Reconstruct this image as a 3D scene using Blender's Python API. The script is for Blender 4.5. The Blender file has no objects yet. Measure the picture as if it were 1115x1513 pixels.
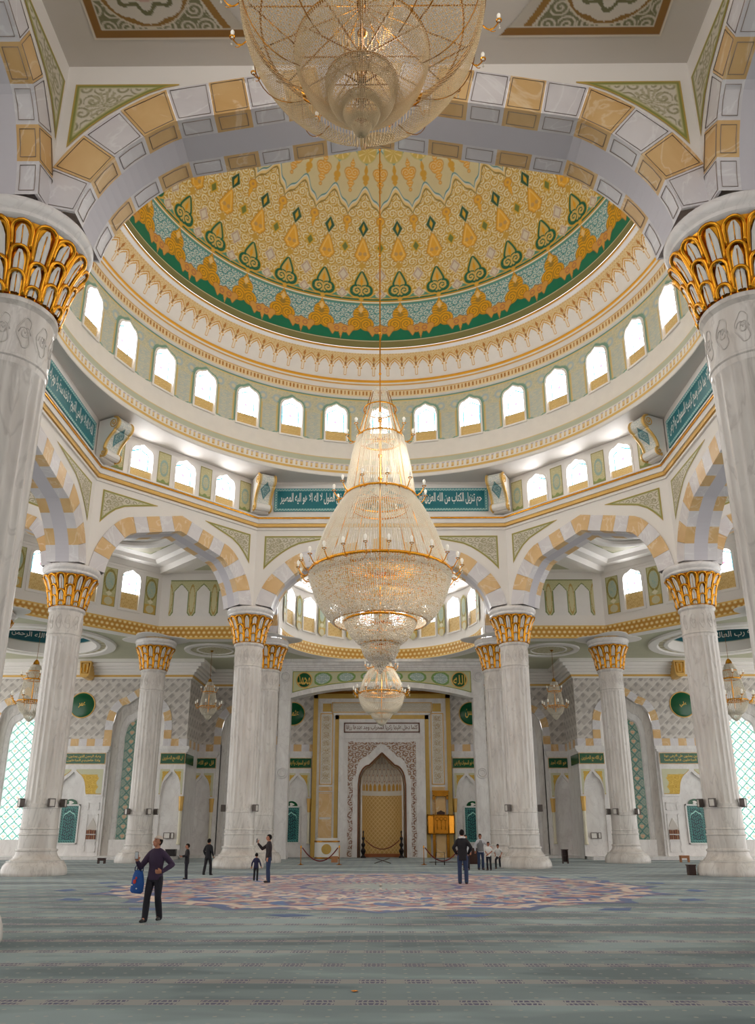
import bpy, bmesh, math, random
import numpy as np
from mathutils import Vector, Matrix, Quaternion
random.seed(7); rng = np.random.default_rng(7)
PI = math.pi
sc = bpy.context.scene
COL = sc.collection
R = math.radians

# ------------------------------------------------------------------ colour
def s2l(c):
    c = np.asarray(c, float) / 255.0
    return np.where(c <= 0.04045, c / 12.92, ((c + 0.055) / 1.055) ** 2.4)
def lin(*c): return tuple(float(v) for v in s2l(c)) + (1.0,)

# ------------------------------------------------------------------ materials
def nmat(name):
    m = bpy.data.materials.new(name); m.use_nodes = True
    nt = m.node_tree
    b = nt.nodes.get('Principled BSDF')
    return m, nt, b
def nd(nt, t, **kw):
    n = nt.nodes.new(t)
    for k, v in kw.items(): setattr(n, k, v)
    return n
def plain(name, col, rough=0.5, metal=0.0, var=0.06, scale=3.0, bump=0.0, spec=0.5):
    m, nt, b = nmat(name)
    tc = nd(nt, 'ShaderNodeTexCoord'); nz = nd(nt, 'ShaderNodeTexNoise')
    nz.inputs['Scale'].default_value = scale; nz.inputs['Detail'].default_value = 4
    nt.links.new(tc.outputs['Object'], nz.inputs['Vector'])
    mx = nd(nt, 'ShaderNodeMix', data_type='RGBA')
    c = lin(*col)
    mx.inputs[6].default_value = tuple(max(0, v * (1 - var)) for v in c[:3]) + (1,)
    mx.inputs[7].default_value = tuple(min(1, v * (1 + var)) for v in c[:3]) + (1,)
    nt.links.new(nz.outputs['Fac'], mx.inputs[0]); nt.links.new(mx.outputs[2], b.inputs['Base Color'])
    b.inputs['Roughness'].default_value = rough; b.inputs['Metallic'].default_value = metal
    b.inputs['Specular IOR Level'].default_value = spec
    if bump:
        bp = nd(nt, 'ShaderNodeBump'); bp.inputs['Strength'].default_value = bump
        nt.links.new(nz.outputs['Fac'], bp.inputs['Height']); nt.links.new(bp.outputs[0], b.inputs['Normal'])
    return m
def marble(name, c1, c2, vein, scale=0.5, rough=0.28, stretch=(1, 1, 0.35), veinw=0.5):
    m, nt, b = nmat(name)
    tc = nd(nt, 'ShaderNodeTexCoord'); mp = nd(nt, 'ShaderNodeMapping')
    mp.inputs['Scale'].default_value = stretch; mp.inputs['Rotation'].default_value = (0.2, 0.3, 0.4)
    nt.links.new(tc.outputs['Object'], mp.inputs['Vector'])
    n1 = nd(nt, 'ShaderNodeTexNoise'); n1.inputs['Scale'].default_value = scale * 2.2; n1.inputs['Detail'].default_value = 8; n1.inputs['Distortion'].default_value = 1.2
    n2 = nd(nt, 'ShaderNodeTexNoise'); n2.inputs['Scale'].default_value = scale * 1.3; n2.inputs['Detail'].default_value = 6; n2.inputs['Distortion'].default_value = 2.6
    for n in (n1, n2): nt.links.new(mp.outputs[0], n.inputs['Vector'])
    r1 = nd(nt, 'ShaderNodeValToRGB'); e = r1.color_ramp.elements
    e[0].position = 0.32; e[0].color = lin(*c1); e[1].position = 0.68; e[1].color = lin(*c2)
    nt.links.new(n1.outputs['Fac'], r1.inputs[0])
    r2 = nd(nt, 'ShaderNodeValToRGB'); e = r2.color_ramp.elements
    e[0].position = 0.475; e[0].color = (0, 0, 0, 1); e[1].position = 0.5; e[1].color = (veinw, veinw, veinw, 1)
    x = r2.color_ramp.elements.new(0.53); x.color = (0, 0, 0, 1)
    nt.links.new(n2.outputs['Fac'], r2.inputs[0])
    mx = nd(nt, 'ShaderNodeMix', data_type='RGBA'); mx.inputs[7].default_value = lin(*vein)
    nt.links.new(r2.outputs[0], mx.inputs[0]); nt.links.new(r1.outputs[0], mx.inputs[6])
    nt.links.new(mx.outputs[2], b.inputs['Base Color']); b.inputs['Roughness'].default_value = rough
    return m
def painted_mat(name, rough=0.5, metal=0.35, emit=0.0):
    m, nt, b = nmat(name)
    at = nd(nt, 'ShaderNodeAttribute', attribute_name='Col')
    tc = nd(nt, 'ShaderNodeTexCoord'); nz = nd(nt, 'ShaderNodeTexNoise'); nz.inputs['Scale'].default_value = 2.0; nz.inputs['Detail'].default_value = 5
    nt.links.new(tc.outputs['Object'], nz.inputs['Vector'])
    mr = nd(nt, 'ShaderNodeMapRange'); mr.inputs[3].default_value = 0.93; mr.inputs[4].default_value = 1.05
    nt.links.new(nz.outputs['Fac'], mr.inputs[0])
    mu = nd(nt, 'ShaderNodeVectorMath', operation='SCALE'); nt.links.new(at.outputs['Color'], mu.inputs[0]); nt.links.new(mr.outputs[0], mu.inputs['Scale'])
    nt.links.new(mu.outputs[0], b.inputs['Base Color'])
    ml = nd(nt, 'ShaderNodeMath', operation='MULTIPLY'); ml.inputs[1].default_value = metal
    nt.links.new(at.outputs['Alpha'], ml.inputs[0]); nt.links.new(ml.outputs[0], b.inputs['Metallic'])
    b.inputs['Roughness'].default_value = rough
    if emit:
        nt.links.new(at.outputs['Color'], b.inputs['Emission Color']); b.inputs['Emission Strength'].default_value = emit
    return m
M = {}
M['ivory'] = plain('ivory stone', (228, 220, 196), .4, 0, .04)
M['stone_gold'] = plain('yellow onyx', (198, 162, 82), .35, .15, .16, 2.0)
M['inset'] = plain('grey brown joint', (150, 134, 124), .6)  # grey brown tone of the thin inset lines
M['plaster'] = plain('white plaster', (236, 231, 226), 0.6, var=0.02, scale=1.2)
M['plaster2'] = plain('warm grey plaster', (206, 199, 192), 0.65, var=0.03, scale=1.2)
M['lilac'] = plain('lilac grey plaster', (203, 199, 206), 0.6, var=0.03, scale=1.2)
M['soffit'] = plain('shaded soffit plaster', (214, 208, 203), 0.6, var=0.02, scale=1.0)  # plaster made greyer: the soffit's shade is put into its colour
M['sage'] = plain('sage green paint', (190, 188, 158), 0.6, var=0.03, scale=1.0)
M['marble'] = marble('grey white marble', (206, 198, 192), (230, 225, 220), (172, 164, 160), 0.55, 0.25, (1.4, 1.4, 0.3), 0.4)
M['marble_white'] = marble('white marble', (222, 217, 215), (238, 235, 233), (190, 184, 184), 0.6, 0.3, (1, 1, 0.5), 0.3)
M['stone_orange'] = marble('honey marble', (212, 170, 112), (226, 190, 136), (244, 228, 200), 0.28, 0.35, (1, 1, 1), 0.45)
M['stone_white'] = marble('lilac white marble', (212, 207, 210), (224, 220, 222), (246, 246, 246), 0.28, 0.35, (1, 1, 1), 0.4)
M['gold'] = plain('gilding', (232, 160, 42), 0.24, 0.9, 0.25, 6.0)
M['gold_paint'] = plain('gold paint', (222, 178, 98), 0.4, 0.25, 0.06, 3.0)
M['gold_dark'] = plain('dark antique gold', (168, 112, 30), 0.25, 0.85, 0.25, 5.0)
M['brass'] = plain('polished brass', (176, 116, 38), 0.2, 1.0, 0.2, 5.0)
M['paint'] = painted_mat('painted ornament', 0.5, 0.3)
M['paint_gloss'] = painted_mat('glazed ornament', 0.3, 0.3)
M['glass'] = painted_mat('daylit window glass', 0.2, 0.0, 6.5)
M['glass_tall'] = painted_mat('patterned window glass', 0.2, 0.0, 0.32)
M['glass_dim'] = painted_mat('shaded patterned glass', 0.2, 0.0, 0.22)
M['teal'] = plain('teal enamel', (10, 112, 122), 0.35, var=0.05)
M['green'] = plain('deep green enamel', (8, 84, 48), 0.2, var=0.08)
M['white_ink'] = plain('white lettering', (238, 240, 236), 0.5, var=0.01)
M['gold_ink'] = plain('gold lettering', (214, 180, 84), 0.4, 0.3, 0.05)
M['brown_ink'] = plain('brown lettering', (110, 66, 48), 0.5, 0.0, 0.05)
M['darkwood'] = plain('dark wood', (58, 30, 22), 0.4, var=0.2, scale=8)
M['wood'] = plain('light wood', (176, 120, 78), 0.5, var=0.15, scale=8)
M['black_metal'] = plain('black metal', (38, 32, 34), 0.35, 0.4, 0.1)
M['grey_metal'] = plain('bronze lamp metal', (92, 84, 80), 0.4, 0.6, 0.1)
M['lamp_glass'] = plain('frosted lamp glass', (214, 208, 200), 0.3, var=0.03)
M['rope'] = plain('dark red rope', (110, 28, 30), 0.8, var=0.15, scale=20)
M['white_paint'] = plain('white lacquer', (232, 228, 222), 0.3, var=0.02)
def crystal(name, tint, tr):
    m, nt, b = nmat(name)
    b.inputs['Base Color'].default_value = lin(*tint); b.inputs['Roughness'].default_value = 0.12; b.inputs['Specular IOR Level'].default_value = 0.9
    t = nd(nt, 'ShaderNodeBsdfTransparent'); mx = nd(nt, 'ShaderNodeMixShader'); mx.inputs[0].default_value = 1 - tr
    out = nt.nodes['Material Output']
    nt.links.new(t.outputs[0], mx.inputs[1]); nt.links.new(b.outputs[0], mx.inputs[2]); nt.links.new(mx.outputs[0], out.inputs[0])
    return m
M['crystal'] = crystal('cut crystal', (250, 242, 226), 0.30)
M['crystal_near'] = crystal('honey cut crystal', (238, 216, 176), 0.36)
M['crystal_warm'] = crystal('amber cut crystal', (222, 176, 96), 0.15)  # amber tint of the beads inside the chandeliers
def bulbmat():
    m, nt, b = nmat('clear lamp bulb')
    b.inputs['Base Color'].default_value = lin(250, 246, 238); b.inputs['Roughness'].default_value = 0.1
    b.inputs['Emission Color'].default_value = lin(255, 244, 220); b.inputs['Emission Strength'].default_value = 0.05
    return m
M['bulb'] = bulbmat()

# ------------------------------------------------------------------ objects
def link(o, parent=None):
    COL.objects.link(o)
    if parent is not None: o.parent = parent
    return o
def tag(o, label=None, cat=None, group=None, kind=None):
    if label: o['label'] = label
    if cat: o['category'] = cat
    if group: o['group'] = group
    if kind: o['kind'] = kind
    return o
def empty(name, loc=(0, 0, 0), rz=0.0, parent=None):
    o = bpy.data.objects.new(name, None); link(o, parent); o.location = loc; o.rotation_euler = (0, 0, rz); o.empty_display_size = 0.2
    return o
def thing(name, label, cat, loc=(0, 0, 0), rz=0.0, group=None):
    return tag(empty(name, loc, rz), label, cat, group, 'thing')
def copy_tree(o, parent=None):
    c = o.copy(); COL.objects.link(c)
    if parent is not None: c.parent = parent
    for ch in list(o.children): copy_tree(ch, c)
    return c
def copy_thing(o, label, loc, rz=None):
    c = copy_tree(o); c['label'] = label; c.location = loc
    if rz is not None: c.rotation_euler = (0, 0, rz)
    return c

class MB:
    """collects shapes into one mesh"""
    def __init__(s): s.v = []; s.f = []; s.m = []; s.sm = []
    def add(s, vs, fs, mi=0, smooth=False):
        b = len(s.v); s.v.extend([tuple(map(float, p)) for p in vs])
        for f in fs: s.f.append(tuple(b + i for i in f)); s.m.append(mi); s.sm.append(smooth)
        return s
    def box(s, x0, y0, z0, x1, y1, z1, mi=0, mat=None):
        vs = [(x, y, z) for x in (x0, x1) for y in (y0, y1) for z in (z0, z1)]
        if mat is not None: vs = [mat @ Vector(p) for p in vs]
        return s.add(vs, [(0, 1, 3, 2), (4, 6, 7, 5), (0, 4, 5, 1), (2, 3, 7, 6), (0, 2, 6, 4), (1, 5, 7, 3)], mi)
    def lathe(s, prof, n=32, mi=0, cx=0, cy=0, a0=0, a1=2 * PI, smooth=True, cap=False, mod=None):
        full = abs(a1 - a0 - 2 * PI) < 1e-6; k = n if full else n + 1
        gap = set()
        if smooth and len(prof) > 2:
            out = [prof[0]]
            for p, q, r in zip(prof[:-2], prof[1:-1], prof[2:]):
                out.append(q); c = (q[0] - p[0]) * (r[0] - q[0]) + (q[1] - p[1]) * (r[1] - q[1]); l = math.hypot(q[0] - p[0], q[1] - p[1]) * math.hypot(r[0] - q[0], r[1] - q[1])
                if l > 0 and c / l < 0.80: gap.add(len(out) - 1); out.append(q)
            out.append(prof[-1]); prof = out
        vs = []
        for r, z in prof:
            for i in range(k):
                a = a0 + (a1 - a0) * i / n; rr = mod(r, z, a) if mod else r
                vs.append((cx + rr * math.sin(a), cy + rr * math.cos(a), z))
        fs = []
        for j in range(len(prof) - 1):
            if j in gap: continue
            for i in range(n):
                i2 = (i + 1) % k
                fs.append((j * k + i, (j + 1) * k + i, (j + 1) * k + i2, j * k + i2))
        if cap and full: fs.append(tuple(range(k))); fs.append(tuple(reversed(range((len(prof) - 1) * k, len(prof) * k))))
        return s.add(vs, fs, mi, smooth)
    def tube(s, pts, r, n=6, mi=0, closed=False, smooth=True, cap=True):
        pts = [Vector(p) for p in pts]; N = len(pts)
        rs = r if isinstance(r, (list, tuple)) else [r] * N
        vs = []; up = None
        for i, p in enumerate(pts):
            a = pts[(i - 1) % N] if (closed or i > 0) else p; b = pts[(i + 1) % N] if (closed or i < N - 1) else p
            t = (b - a)
            t = t.normalized() if t.length > 1e-9 else Vector((0, 0, 1))
            if up is None:
                up = Vector((0, 0, 1)) if abs(t.z) < 0.9 else Vector((1, 0, 0))
            e = up - t * up.dot(t)
            if e.length < 1e-6: e = Vector((1, 0, 0)) - t * t.x
            e.normalize(); up = e; g = t.cross(e)
            for k in range(n):
                an = 2 * PI * k / n; vs.append(p + (e * math.cos(an) + g * math.sin(an)) * rs[i])
        fs = []
        for i in range(N if closed else N - 1):
            j = (i + 1) % N
            for k in range(n): fs.append((i * n + k, i * n + (k + 1) % n, j * n + (k + 1) % n, j * n + k))
        if cap and not closed: fs.append(tuple(reversed(range(n)))); fs.append(tuple(range((N - 1) * n, N * n)))
        return s.add(vs, fs, mi, smooth)
    def ball(s, c, r, n=10, mi=0, sz=(1, 1, 1)):
        pr = [(max(1e-4, math.sin(PI * i / n)) * r, -math.cos(PI * i / n) * r) for i in range(n + 1)]
        b = len(s.v); s.lathe(pr, n + 4, mi)
        for i in range(b, len(s.v)):
            x, y, z = s.v[i]; s.v[i] = (c[0] + x * sz[0], c[1] + y * sz[1], c[2] + z * sz[2])
        return s
    def prism(s, poly, y0, y1, mi=0, mat=None, side_mi=None):
        """poly in (x,z), extruded along y"""
        n = len(poly); vs = [(x, y0, z) for x, z in poly] + [(x, y1, z) for x, z in poly]
        if mat is not None: vs = [mat @ Vector(p) for p in vs]
        b = len(s.v)
        s.add(vs, [tuple(range(n)), tuple(reversed(range(n, 2 * n)))], mi)
        sd = [(i, i + n, (i + 1) % n + n, (i + 1) % n) for i in range(n)]
        for f in sd: s.f.append(tuple(b + i for i in f)); s.m.append(mi if side_mi is None else side_mi); s.sm.append(False)
        return s
    def build(s, name, mats, parent=None, fix=True):
        me = bpy.data.meshes.new(name); me.from_pydata(s.v, [], s.f)
        if not isinstance(mats, (list, tuple)): mats = [mats]
        for m in mats: me.materials.append(m)
        me.polygons.foreach_set('material_index', s.m); me.polygons.foreach_set('use_smooth', s.sm)
        if fix:
            bm = bmesh.new(); bm.from_mesh(me); bmesh.ops.recalc_face_normals(bm, faces=bm.faces); bm.to_mesh(me); bm.free()
        me.update()
        return link(bpy.data.objects.new(name, me), parent)

def fast_mesh(name, V, F, mats, C=None, smooth=False, parent=None, mi=None):
    """V (n,3), F (m,4|3) numpy"""
    me = bpy.data.meshes.new(name); V = np.ascontiguousarray(V, dtype=np.float32); F = np.ascontiguousarray(F, dtype=np.int32)
    k = F.shape[1]; m = len(F)
    me.vertices.add(len(V)); me.vertices.foreach_set('co', V.ravel())
    me.loops.add(m * k); me.loops.foreach_set('vertex_index', F.ravel())
    me.polygons.add(m); me.polygons.foreach_set('loop_start', np.arange(0, m * k, k, dtype=np.int32))
    if smooth: me.polygons.foreach_set('use_smooth', np.ones(m, dtype=bool))
    if mi is not None: me.polygons.foreach_set('material_index', np.ascontiguousarray(mi, dtype=np.int32))
    for x in (mats if isinstance(mats, (list, tuple)) else [mats]): me.materials.append(x)
    me.update(calc_edges=True)
    if C is not None:
        at = me.color_attributes.new('Col', 'FLOAT_COLOR', 'POINT'); at.data.foreach_set('color', np.ascontiguousarray(C, dtype=np.float32).ravel())
    me.validate()
    return link(bpy.data.objects.new(name, me), parent)
def grid_faces(nu, nv, keep=None):
    i = np.arange(nu * nv).reshape(nu, nv)
    F = np.stack([i[:-1, :-1], i[1:, :-1], i[1:, 1:], i[:-1, 1:]], -1).reshape(-1, 4)
    if keep is not None:
        k = keep[:-1, :-1] & keep[1:, :-1] & keep[1:, 1:] & keep[:-1, 1:]
        F = F[k.ravel()]
    return F
def painted(name, P, C, parent=None, mat=None, keep=None, smooth=False):
    """P (nu,nv,3) positions, C (nu,nv,4) colours"""
    nu, nv = P.shape[:2]
    F = grid_faces(nu, nv, keep)
    V = P.reshape(-1, 3); CC = C.reshape(-1, 4)
    used = np.zeros(len(V), bool); used[F.ravel()] = True
    idx = np.cumsum(used) - 1
    return fast_mesh(name, V[used], idx[F], mat or M['paint'], CC[used], smooth, parent)

# ------------------------------------------------------------------ pattern painting (numpy)
class Paint:
    def __init__(s, shape, bg, gild=0.0):
        s.c = np.empty(shape + (4,)); s.c[..., :3] = s2l(bg); s.c[..., 3] = gild
    def put(s, mask, col, gild=0.0):
        m = np.clip(np.asarray(mask, float), 0, 1)[..., None]
        s.c[..., :3] = s.c[..., :3] * (1 - m) + s2l(col) * m
        s.c[..., 3:] = s.c[..., 3:] * (1 - m) + gild * m
        return s
def ss(d, w=0.02):  # soft inside test: 1 where d<0
    return np.clip(0.5 - d / (2 * w), 0, 1)
def scroll(U, V, s, turns=2.6, wid=0.3, soft=0.12):
    j = np.floor(V / (s * 0.87)); uu = U / s + 0.5 * np.mod(j, 2); i = np.floor(uu)
    x = uu - i - 0.5; y = V / (s * 0.87) - j - 0.5
    d = np.where(np.mod(i + j, 2) < 1, 1.0, -1.0)
    rho = np.hypot(x, y); ph = np.arctan2(y, x) * d
    fr = np.mod(rho * turns * 2 - ph / (2 * PI), 1.0)
    line = np.clip((wid - np.abs(fr - 0.5)) / soft + 0.5, 0, 1)
    return line * (rho < 0.53)
def drop(x, y, w, h):      # pointed-top bulb, base at y=0, tip at y=h
    t = np.clip(y / h, 0, 1)
    prof = w * np.sqrt(np.clip(np.sin(PI * np.clip(t * 1.25, 0, 1)) if False else 1 - (np.clip((t - 0.35) / 0.65, -1, 1)) ** 2, 0, 1)) * np.where(t > 0.35, (1 - 0.55 * (t - 0.35) / 0.65), 1.0)
    prof = np.where(t < 0.35, w * np.sqrt(np.clip(1 - ((0.35 - t) / 0.35) ** 2, 0, 1)), prof)
    return np.where((y < 0) | (y > h), 1.0, np.abs(x) - prof)
def rhomb(x, y, w, h): return np.abs(x) / w + np.abs(y) / h - 1
def lattice(U, V, s, wid=0.16):
    a = np.abs(np.mod(U / s + V / s, 1) - 0.5); b = np.abs(np.mod(U / s - V / s, 1) - 0.5)
    return np.clip((wid - np.minimum(a, b)) / 0.06 + 0.5, 0, 1)

# ------------------------------------------------------------------ arabic lettering
_F = {}
def _reg(ch, base, n): _F[ch] = [base + i for i in range(n)]
for ch, b, n in (('ا', 0xFE8D, 2), ('ب', 0xFE8F, 4), ('ة', 0xFE93, 2), ('ت', 0xFE95, 4), ('ث', 0xFE99, 4), ('ج', 0xFE9D, 4), ('ح', 0xFEA1, 4), ('خ', 0xFEA5, 4), ('د', 0xFEA9, 2), ('ذ', 0xFEAB, 2), ('ر', 0xFEAD, 2), ('ز', 0xFEAF, 2), ('س', 0xFEB1, 4), ('ش', 0xFEB5, 4), ('ص', 0xFEB9, 4), ('ض', 0xFEBD, 4), ('ط', 0xFEC1, 4), ('ظ', 0xFEC5, 4), ('ع', 0xFEC9, 4), ('غ', 0xFECD, 4), ('ف', 0xFED1, 4), ('ق', 0xFED5, 4), ('ك', 0xFED9, 4), ('ل', 0xFEDD, 4), ('م', 0xFEE1, 4), ('ن', 0xFEE5, 4), ('ه', 0xFEE9, 4), ('و', 0xFEED, 2), ('ى', 0xFEEF, 2), ('ي', 0xFEF1, 4), ('إ', 0xFE87, 2), ('أ', 0xFE83, 2), ('ﻻ', 0xFEFB, 2)): _reg(ch, b, n)
def shape_ar(t):
    t = t.replace('لا', 'ﻻ'); out = []
    for i, ch in enumerate(t):
        if ch not in _F: out.append(ch); continue
        f = _F[ch]; pv = t[i - 1] if i else ' '; nx = t[i + 1] if i + 1 < len(t) else ' '
        jp = pv in _F and len(_F[pv]) == 4; jn = nx in _F and len(f) == 4
        k = (3 if jp and jn else 1 if jp else 2 if jn else 0)
        out.append(chr(f[k]))
    return ''.join(reversed(out))
def text_verts(txt, arabic=True):
    c = bpy.data.curves.new('lettering', 'FONT'); c.body = shape_ar(txt) if arabic else txt; c.resolution_u = 3; c.offset = .014
    o = bpy.data.objects.new('lettering', c); COL.objects.link(o)
    bpy.context.view_layer.update()
    dg = bpy.context.evaluated_depsgraph_get(); me = bpy.data.meshes.new_from_object(o.evaluated_get(dg))
    V = np.empty(len(me.vertices) * 3); me.vertices.foreach_get('co', V); V = V.reshape(-1, 3)
    F = [tuple(p.vertices) for p in me.polygons]
    bpy.data.objects.remove(o); bpy.data.curves.remove(c); bpy.data.meshes.remove(me)
    return V[:, :2], F
def lettering(name, txt, mat, parent, x0, x1, z0, z1, y=-0.012, bend=None, xf=None):
    """fits text in the local rectangle on a wall facing -y (or bent by a function (x,z)->(x,y,z))"""
    V, F = text_verts(txt); lo = V.min(0); hi = V.max(0); k = (hi - lo); k[k == 0] = 1
    X = x0 + (V[:, 0] - lo[0]) / k[0] * (x1 - x0); Z = z0 + (V[:, 1] - lo[1]) / k[1] * (z1 - z0)
    b = MB()
    pts = [bend(a, c) for a, c in zip(X, Z)] if bend else [(a, y, c) for a, c in zip(X, Z)]
    if xf is not None: pts = [xf @ Vector(p) for p in pts]
    b.add(pts, F); return b.build(name, mat, parent, fix=False)

def wallmat(cx, cy, ang):
    """local frame: +x along the wall (to the right seen from the room), -y towards the room, z up.  ang = direction in which the wall's outward (away from room) normal points, measured from +y towards +x"""
    return Matrix.Translation((cx, cy, 0)) @ Matrix.Rotation(-ang, 4, 'Z')
# ------------------------------------------------------------------ arcade walls of the octagon and bays
ZSP = 13.86
def arch_curve(w, z0, zc, n=16):
    """right half from spring to crown: steep haunch, then straight rise to a point"""
    h = zc - z0; pts = []
    p0, p1, p2 = (1, 0), (0.955, 0.45), (0.70, 0.735)
    for i in range(n + 1):
        t = i / n
        pts.append(((1 - t) ** 2 * p0[0] + 2 * t * (1 - t) * p1[0] + t * t * p2[0], (1 - t) ** 2 * p0[1] + 2 * t * (1 - t) * p1[1] + t * t * p2[1]))
    for i in range(1, n + 1):
        t = i / n; pts.append((0.70 * (1 - t), 0.735 + 0.265 * t))
    return [(x * w, z0 + y * h) for x, y in pts]
def resample(pts, m):
    P = np.array(pts); d = np.r_[0, np.cumsum(np.hypot(*np.diff(P, axis=0).T))]
    q = np.linspace(0, d[-1], m + 1); return np.stack([np.interp(q, d, P[:, 0]), np.interp(q, d, P[:, 1])], -1)
def arch_full(w, z0, zc, segs):
    half = arch_curve(w, z0, zc); left = [(-x, z) for x, z in half]
    return resample(left + [(x, z) for x, z in reversed(half)][1:], segs)
def offset_curve(P, d, W):
    T = np.gradient(P, axis=0); T /= np.hypot(T[:, 0], T[:, 1])[:, None]
    N = np.stack([-T[:, 1], T[:, 0]], -1)
    Q = P + N * d
    k = len(P) // 2; Q[k] = (0, P[k, 1] + d * 1.05)
    Q[:, 0] = np.clip(Q[:, 0], -W, W)
    Q[:k, 0] = np.maximum.accumulate(Q[:k, 0]); Q[:k, 0] = np.minimum(Q[:k, 0], 0)
    Q[k + 1:, 0] = -Q[:k, 0][::-1]; Q[k + 1:, 1] = Q[:k, 1][::-1]
    return Q
def spandrel(name, frame, sx, zt, Pc, tv, ya, parent, side, s=0.40):
    """painted triangle between arch and top line. ya: y of the painted face"""
    Q = offset_curve(Pc, tv, 50)
    k = len(Q) // 2; xs = Q[k:, 0]; zs = Q[k:, 1]
    def zl(x): return np.interp(x, xs, zs)
    xx = np.linspace(0, sx, 400); z = zl(xx)
    ok = xx[z < zt - 0.03]; tip = ok.min()
    nu, nv = 90, 46
    u = np.linspace(0, 1, nu)[:, None]; v = np.linspace(0, 1, nv)[None, :]
    S = tip + (sx - tip) * u + 0 * v; zlo = zl(S); Z = zlo + (zt - zlo) * v
    slope = np.gradient(zl(np.linspace(tip, sx, nu)), np.linspace(tip, sx, nu))[:, None]
    d = np.minimum(np.minimum(zt - Z, sx - S), (Z - zlo) / np.sqrt(1 + slope ** 2))
    pt = Paint(S.shape, (214, 206, 190))
    pt.put(scroll(S, Z, s, 1.4, 0.20, 0.14), (152, 146, 112))
    rr = np.hypot(S - (sx - 0.72), Z - (zt - 0.62)); pt.put((rr < 0.42) * (np.cos(np.arctan2(Z - zt + .62, S - sx + .72) * 16) > 0), (178, 170, 140))
    k_ = .62
    pt.put(ss(d - 0.20 * k_, .02), (206, 198, 158)); pt.put(ss(d - 0.15 * k_, .02), (136, 140, 70)); pt.put(ss(d - 0.05 * k_, .015), (196, 164, 84))
    P = np.stack([S * side, np.full_like(S, ya), Z], -1)
    P = P @ np.array(frame.to_3x3()).T + np.array(frame.translation)
    return painted(name, P, pt.c, parent)
def arcade(name, frame, Win, Wout, w, zc, ztop_in, ztop_out, nv, tv=0.95, yin=-0.72, yout=0.72, span_in=None, span_out=None, sub=4, sp_off=0.55, sp_out=None):
    n = nv * sub; Pc = arch_full(w, ZSP, zc, n)
    wall = MB()
    for y, W, zt in ((yin, Win, ztop_in), (yout, Wout, ztop_out)):
        Q = offset_curve(Pc, tv * 0.97, W)
        for i in range(n):
            a, b = Q[i], Q[i + 1]
            if b[0] - a[0] > 1e-5: wall.add([(a[0], y, a[1]), (b[0], y, b[1]), (b[0], y, zt), (a[0], y, zt)], [(0, 1, 2, 3)])
        for sgn in (-1, 1):
            x0 = abs(Q[0, 0]); wall.add([(sgn * x0, y, ZSP), (sgn * W, y, ZSP), (sgn * W, y, zt), (sgn * x0, y, zt)], [(0, 1, 2, 3)])
    root = wall.build(name, M['plaster'], fix=False); root.matrix_world = frame
    tag(root, kind='structure')
    vb = MB()
    for y, W, dy in ((yin, Win, -0.05), (yout, Wout, 0.05)):
        Q = offset_curve(Pc, tv, W)
        for k in range(nv):
            mi = 0 if k % 2 else 1; i0, i1 = k * sub, (k + 1) * sub
            inn = [tuple(Pc[i]) for i in range(i0, i1 + 1)]; out = [tuple(Q[i]) for i in range(i1, i0 - 1, -1)]
            c = np.mean(inn + out, axis=0)
            poly = [tuple(c + (np.array(p) - c) * 0.985) for p in inn + out]
            o = [p for j, p in enumerate(poly) if j == 0 or np.hypot(p[0] - poly[j - 1][0], p[1] - poly[j - 1][1]) > 1e-4]
            vb.prism(o, y + dy, y - dy * 0.2, mi)
    if 'south' in name:     # fine inset lines on the nearest voussoirs
        lb = MB()
        for y, W, dy in ((yin, Win, -0.058), (yout, Wout, 0.058)):
            Q = offset_curve(Pc, tv, W)
            for k in range(nv):
                c4 = [Pc[k * sub], Pc[(k + 1) * sub], Q[(k + 1) * sub], Q[k * sub]]; c = np.mean(c4, axis=0)
                p4 = [c + (p - c) * .86 for p in c4]
                if np.hypot(*(p4[2] - p4[3])) > .15: lb.tube([(p[0], y + dy, p[1]) for p in p4], .009, 4, closed=True)
        for k in range(nv):
            a4, b4 = Pc[k * sub], Pc[(k + 1) * sub]; e = (b4 - a4) * .12; a4, b4 = a4 + e, b4 - e; m4 = Pc[k * sub + sub // 2]; nn = np.array([(b4 - a4)[1], -(b4 - a4)[0]]); nn = nn / np.hypot(*nn) * .004
            for y0, y1 in ((yin + .02, yin + .33), (yout - .33, yout - .02)): lb.tube([(a4[0] + nn[0], y0, a4[1] + nn[1]), (m4[0] + nn[0], y0, m4[1] + nn[1]), (b4[0] + nn[0], y0, b4[1] + nn[1]), (b4[0] + nn[0], y1, b4[1] + nn[1]), (m4[0] + nn[0], y1, m4[1] + nn[1]), (a4[0] + nn[0], y1, a4[1] + nn[1])], .009, 4, closed=True)
        lb.build('inset_line', M['inset'], root)
    T = 0.40
    for k in range(nv):
        mi = 0 if k % 2 else 1
        for i in range(k * sub, (k + 1) * sub):
            a, b = Pc[i], Pc[i + 1]
            for y0, y1, q in ((yin - 0.05, yin + T, mi), (yin + T, yout - T, 2), (yout - T, yout + 0.05, mi)):
                vb.add([(a[0], y0, a[1]), (b[0], y0, b[1]), (b[0], y1, b[1]), (a[0], y1, a[1])], [(0, 1, 2, 3)], q)
    vb.build('voussoir_arch', [M['stone_orange'], M['stone_white'], M['lilac']], root, fix=False)
    for spn, y, d, so in ((span_in, yin, -0.015, sp_off), (span_out, yout, 0.015, sp_out or sp_off)):
        if spn:
            for sd in (-1, 1): spandrel('spandrel_panel', Matrix.Identity(4), spn[0], spn[1], Pc, tv + so, y + d, root, sd)
    return root

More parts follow.
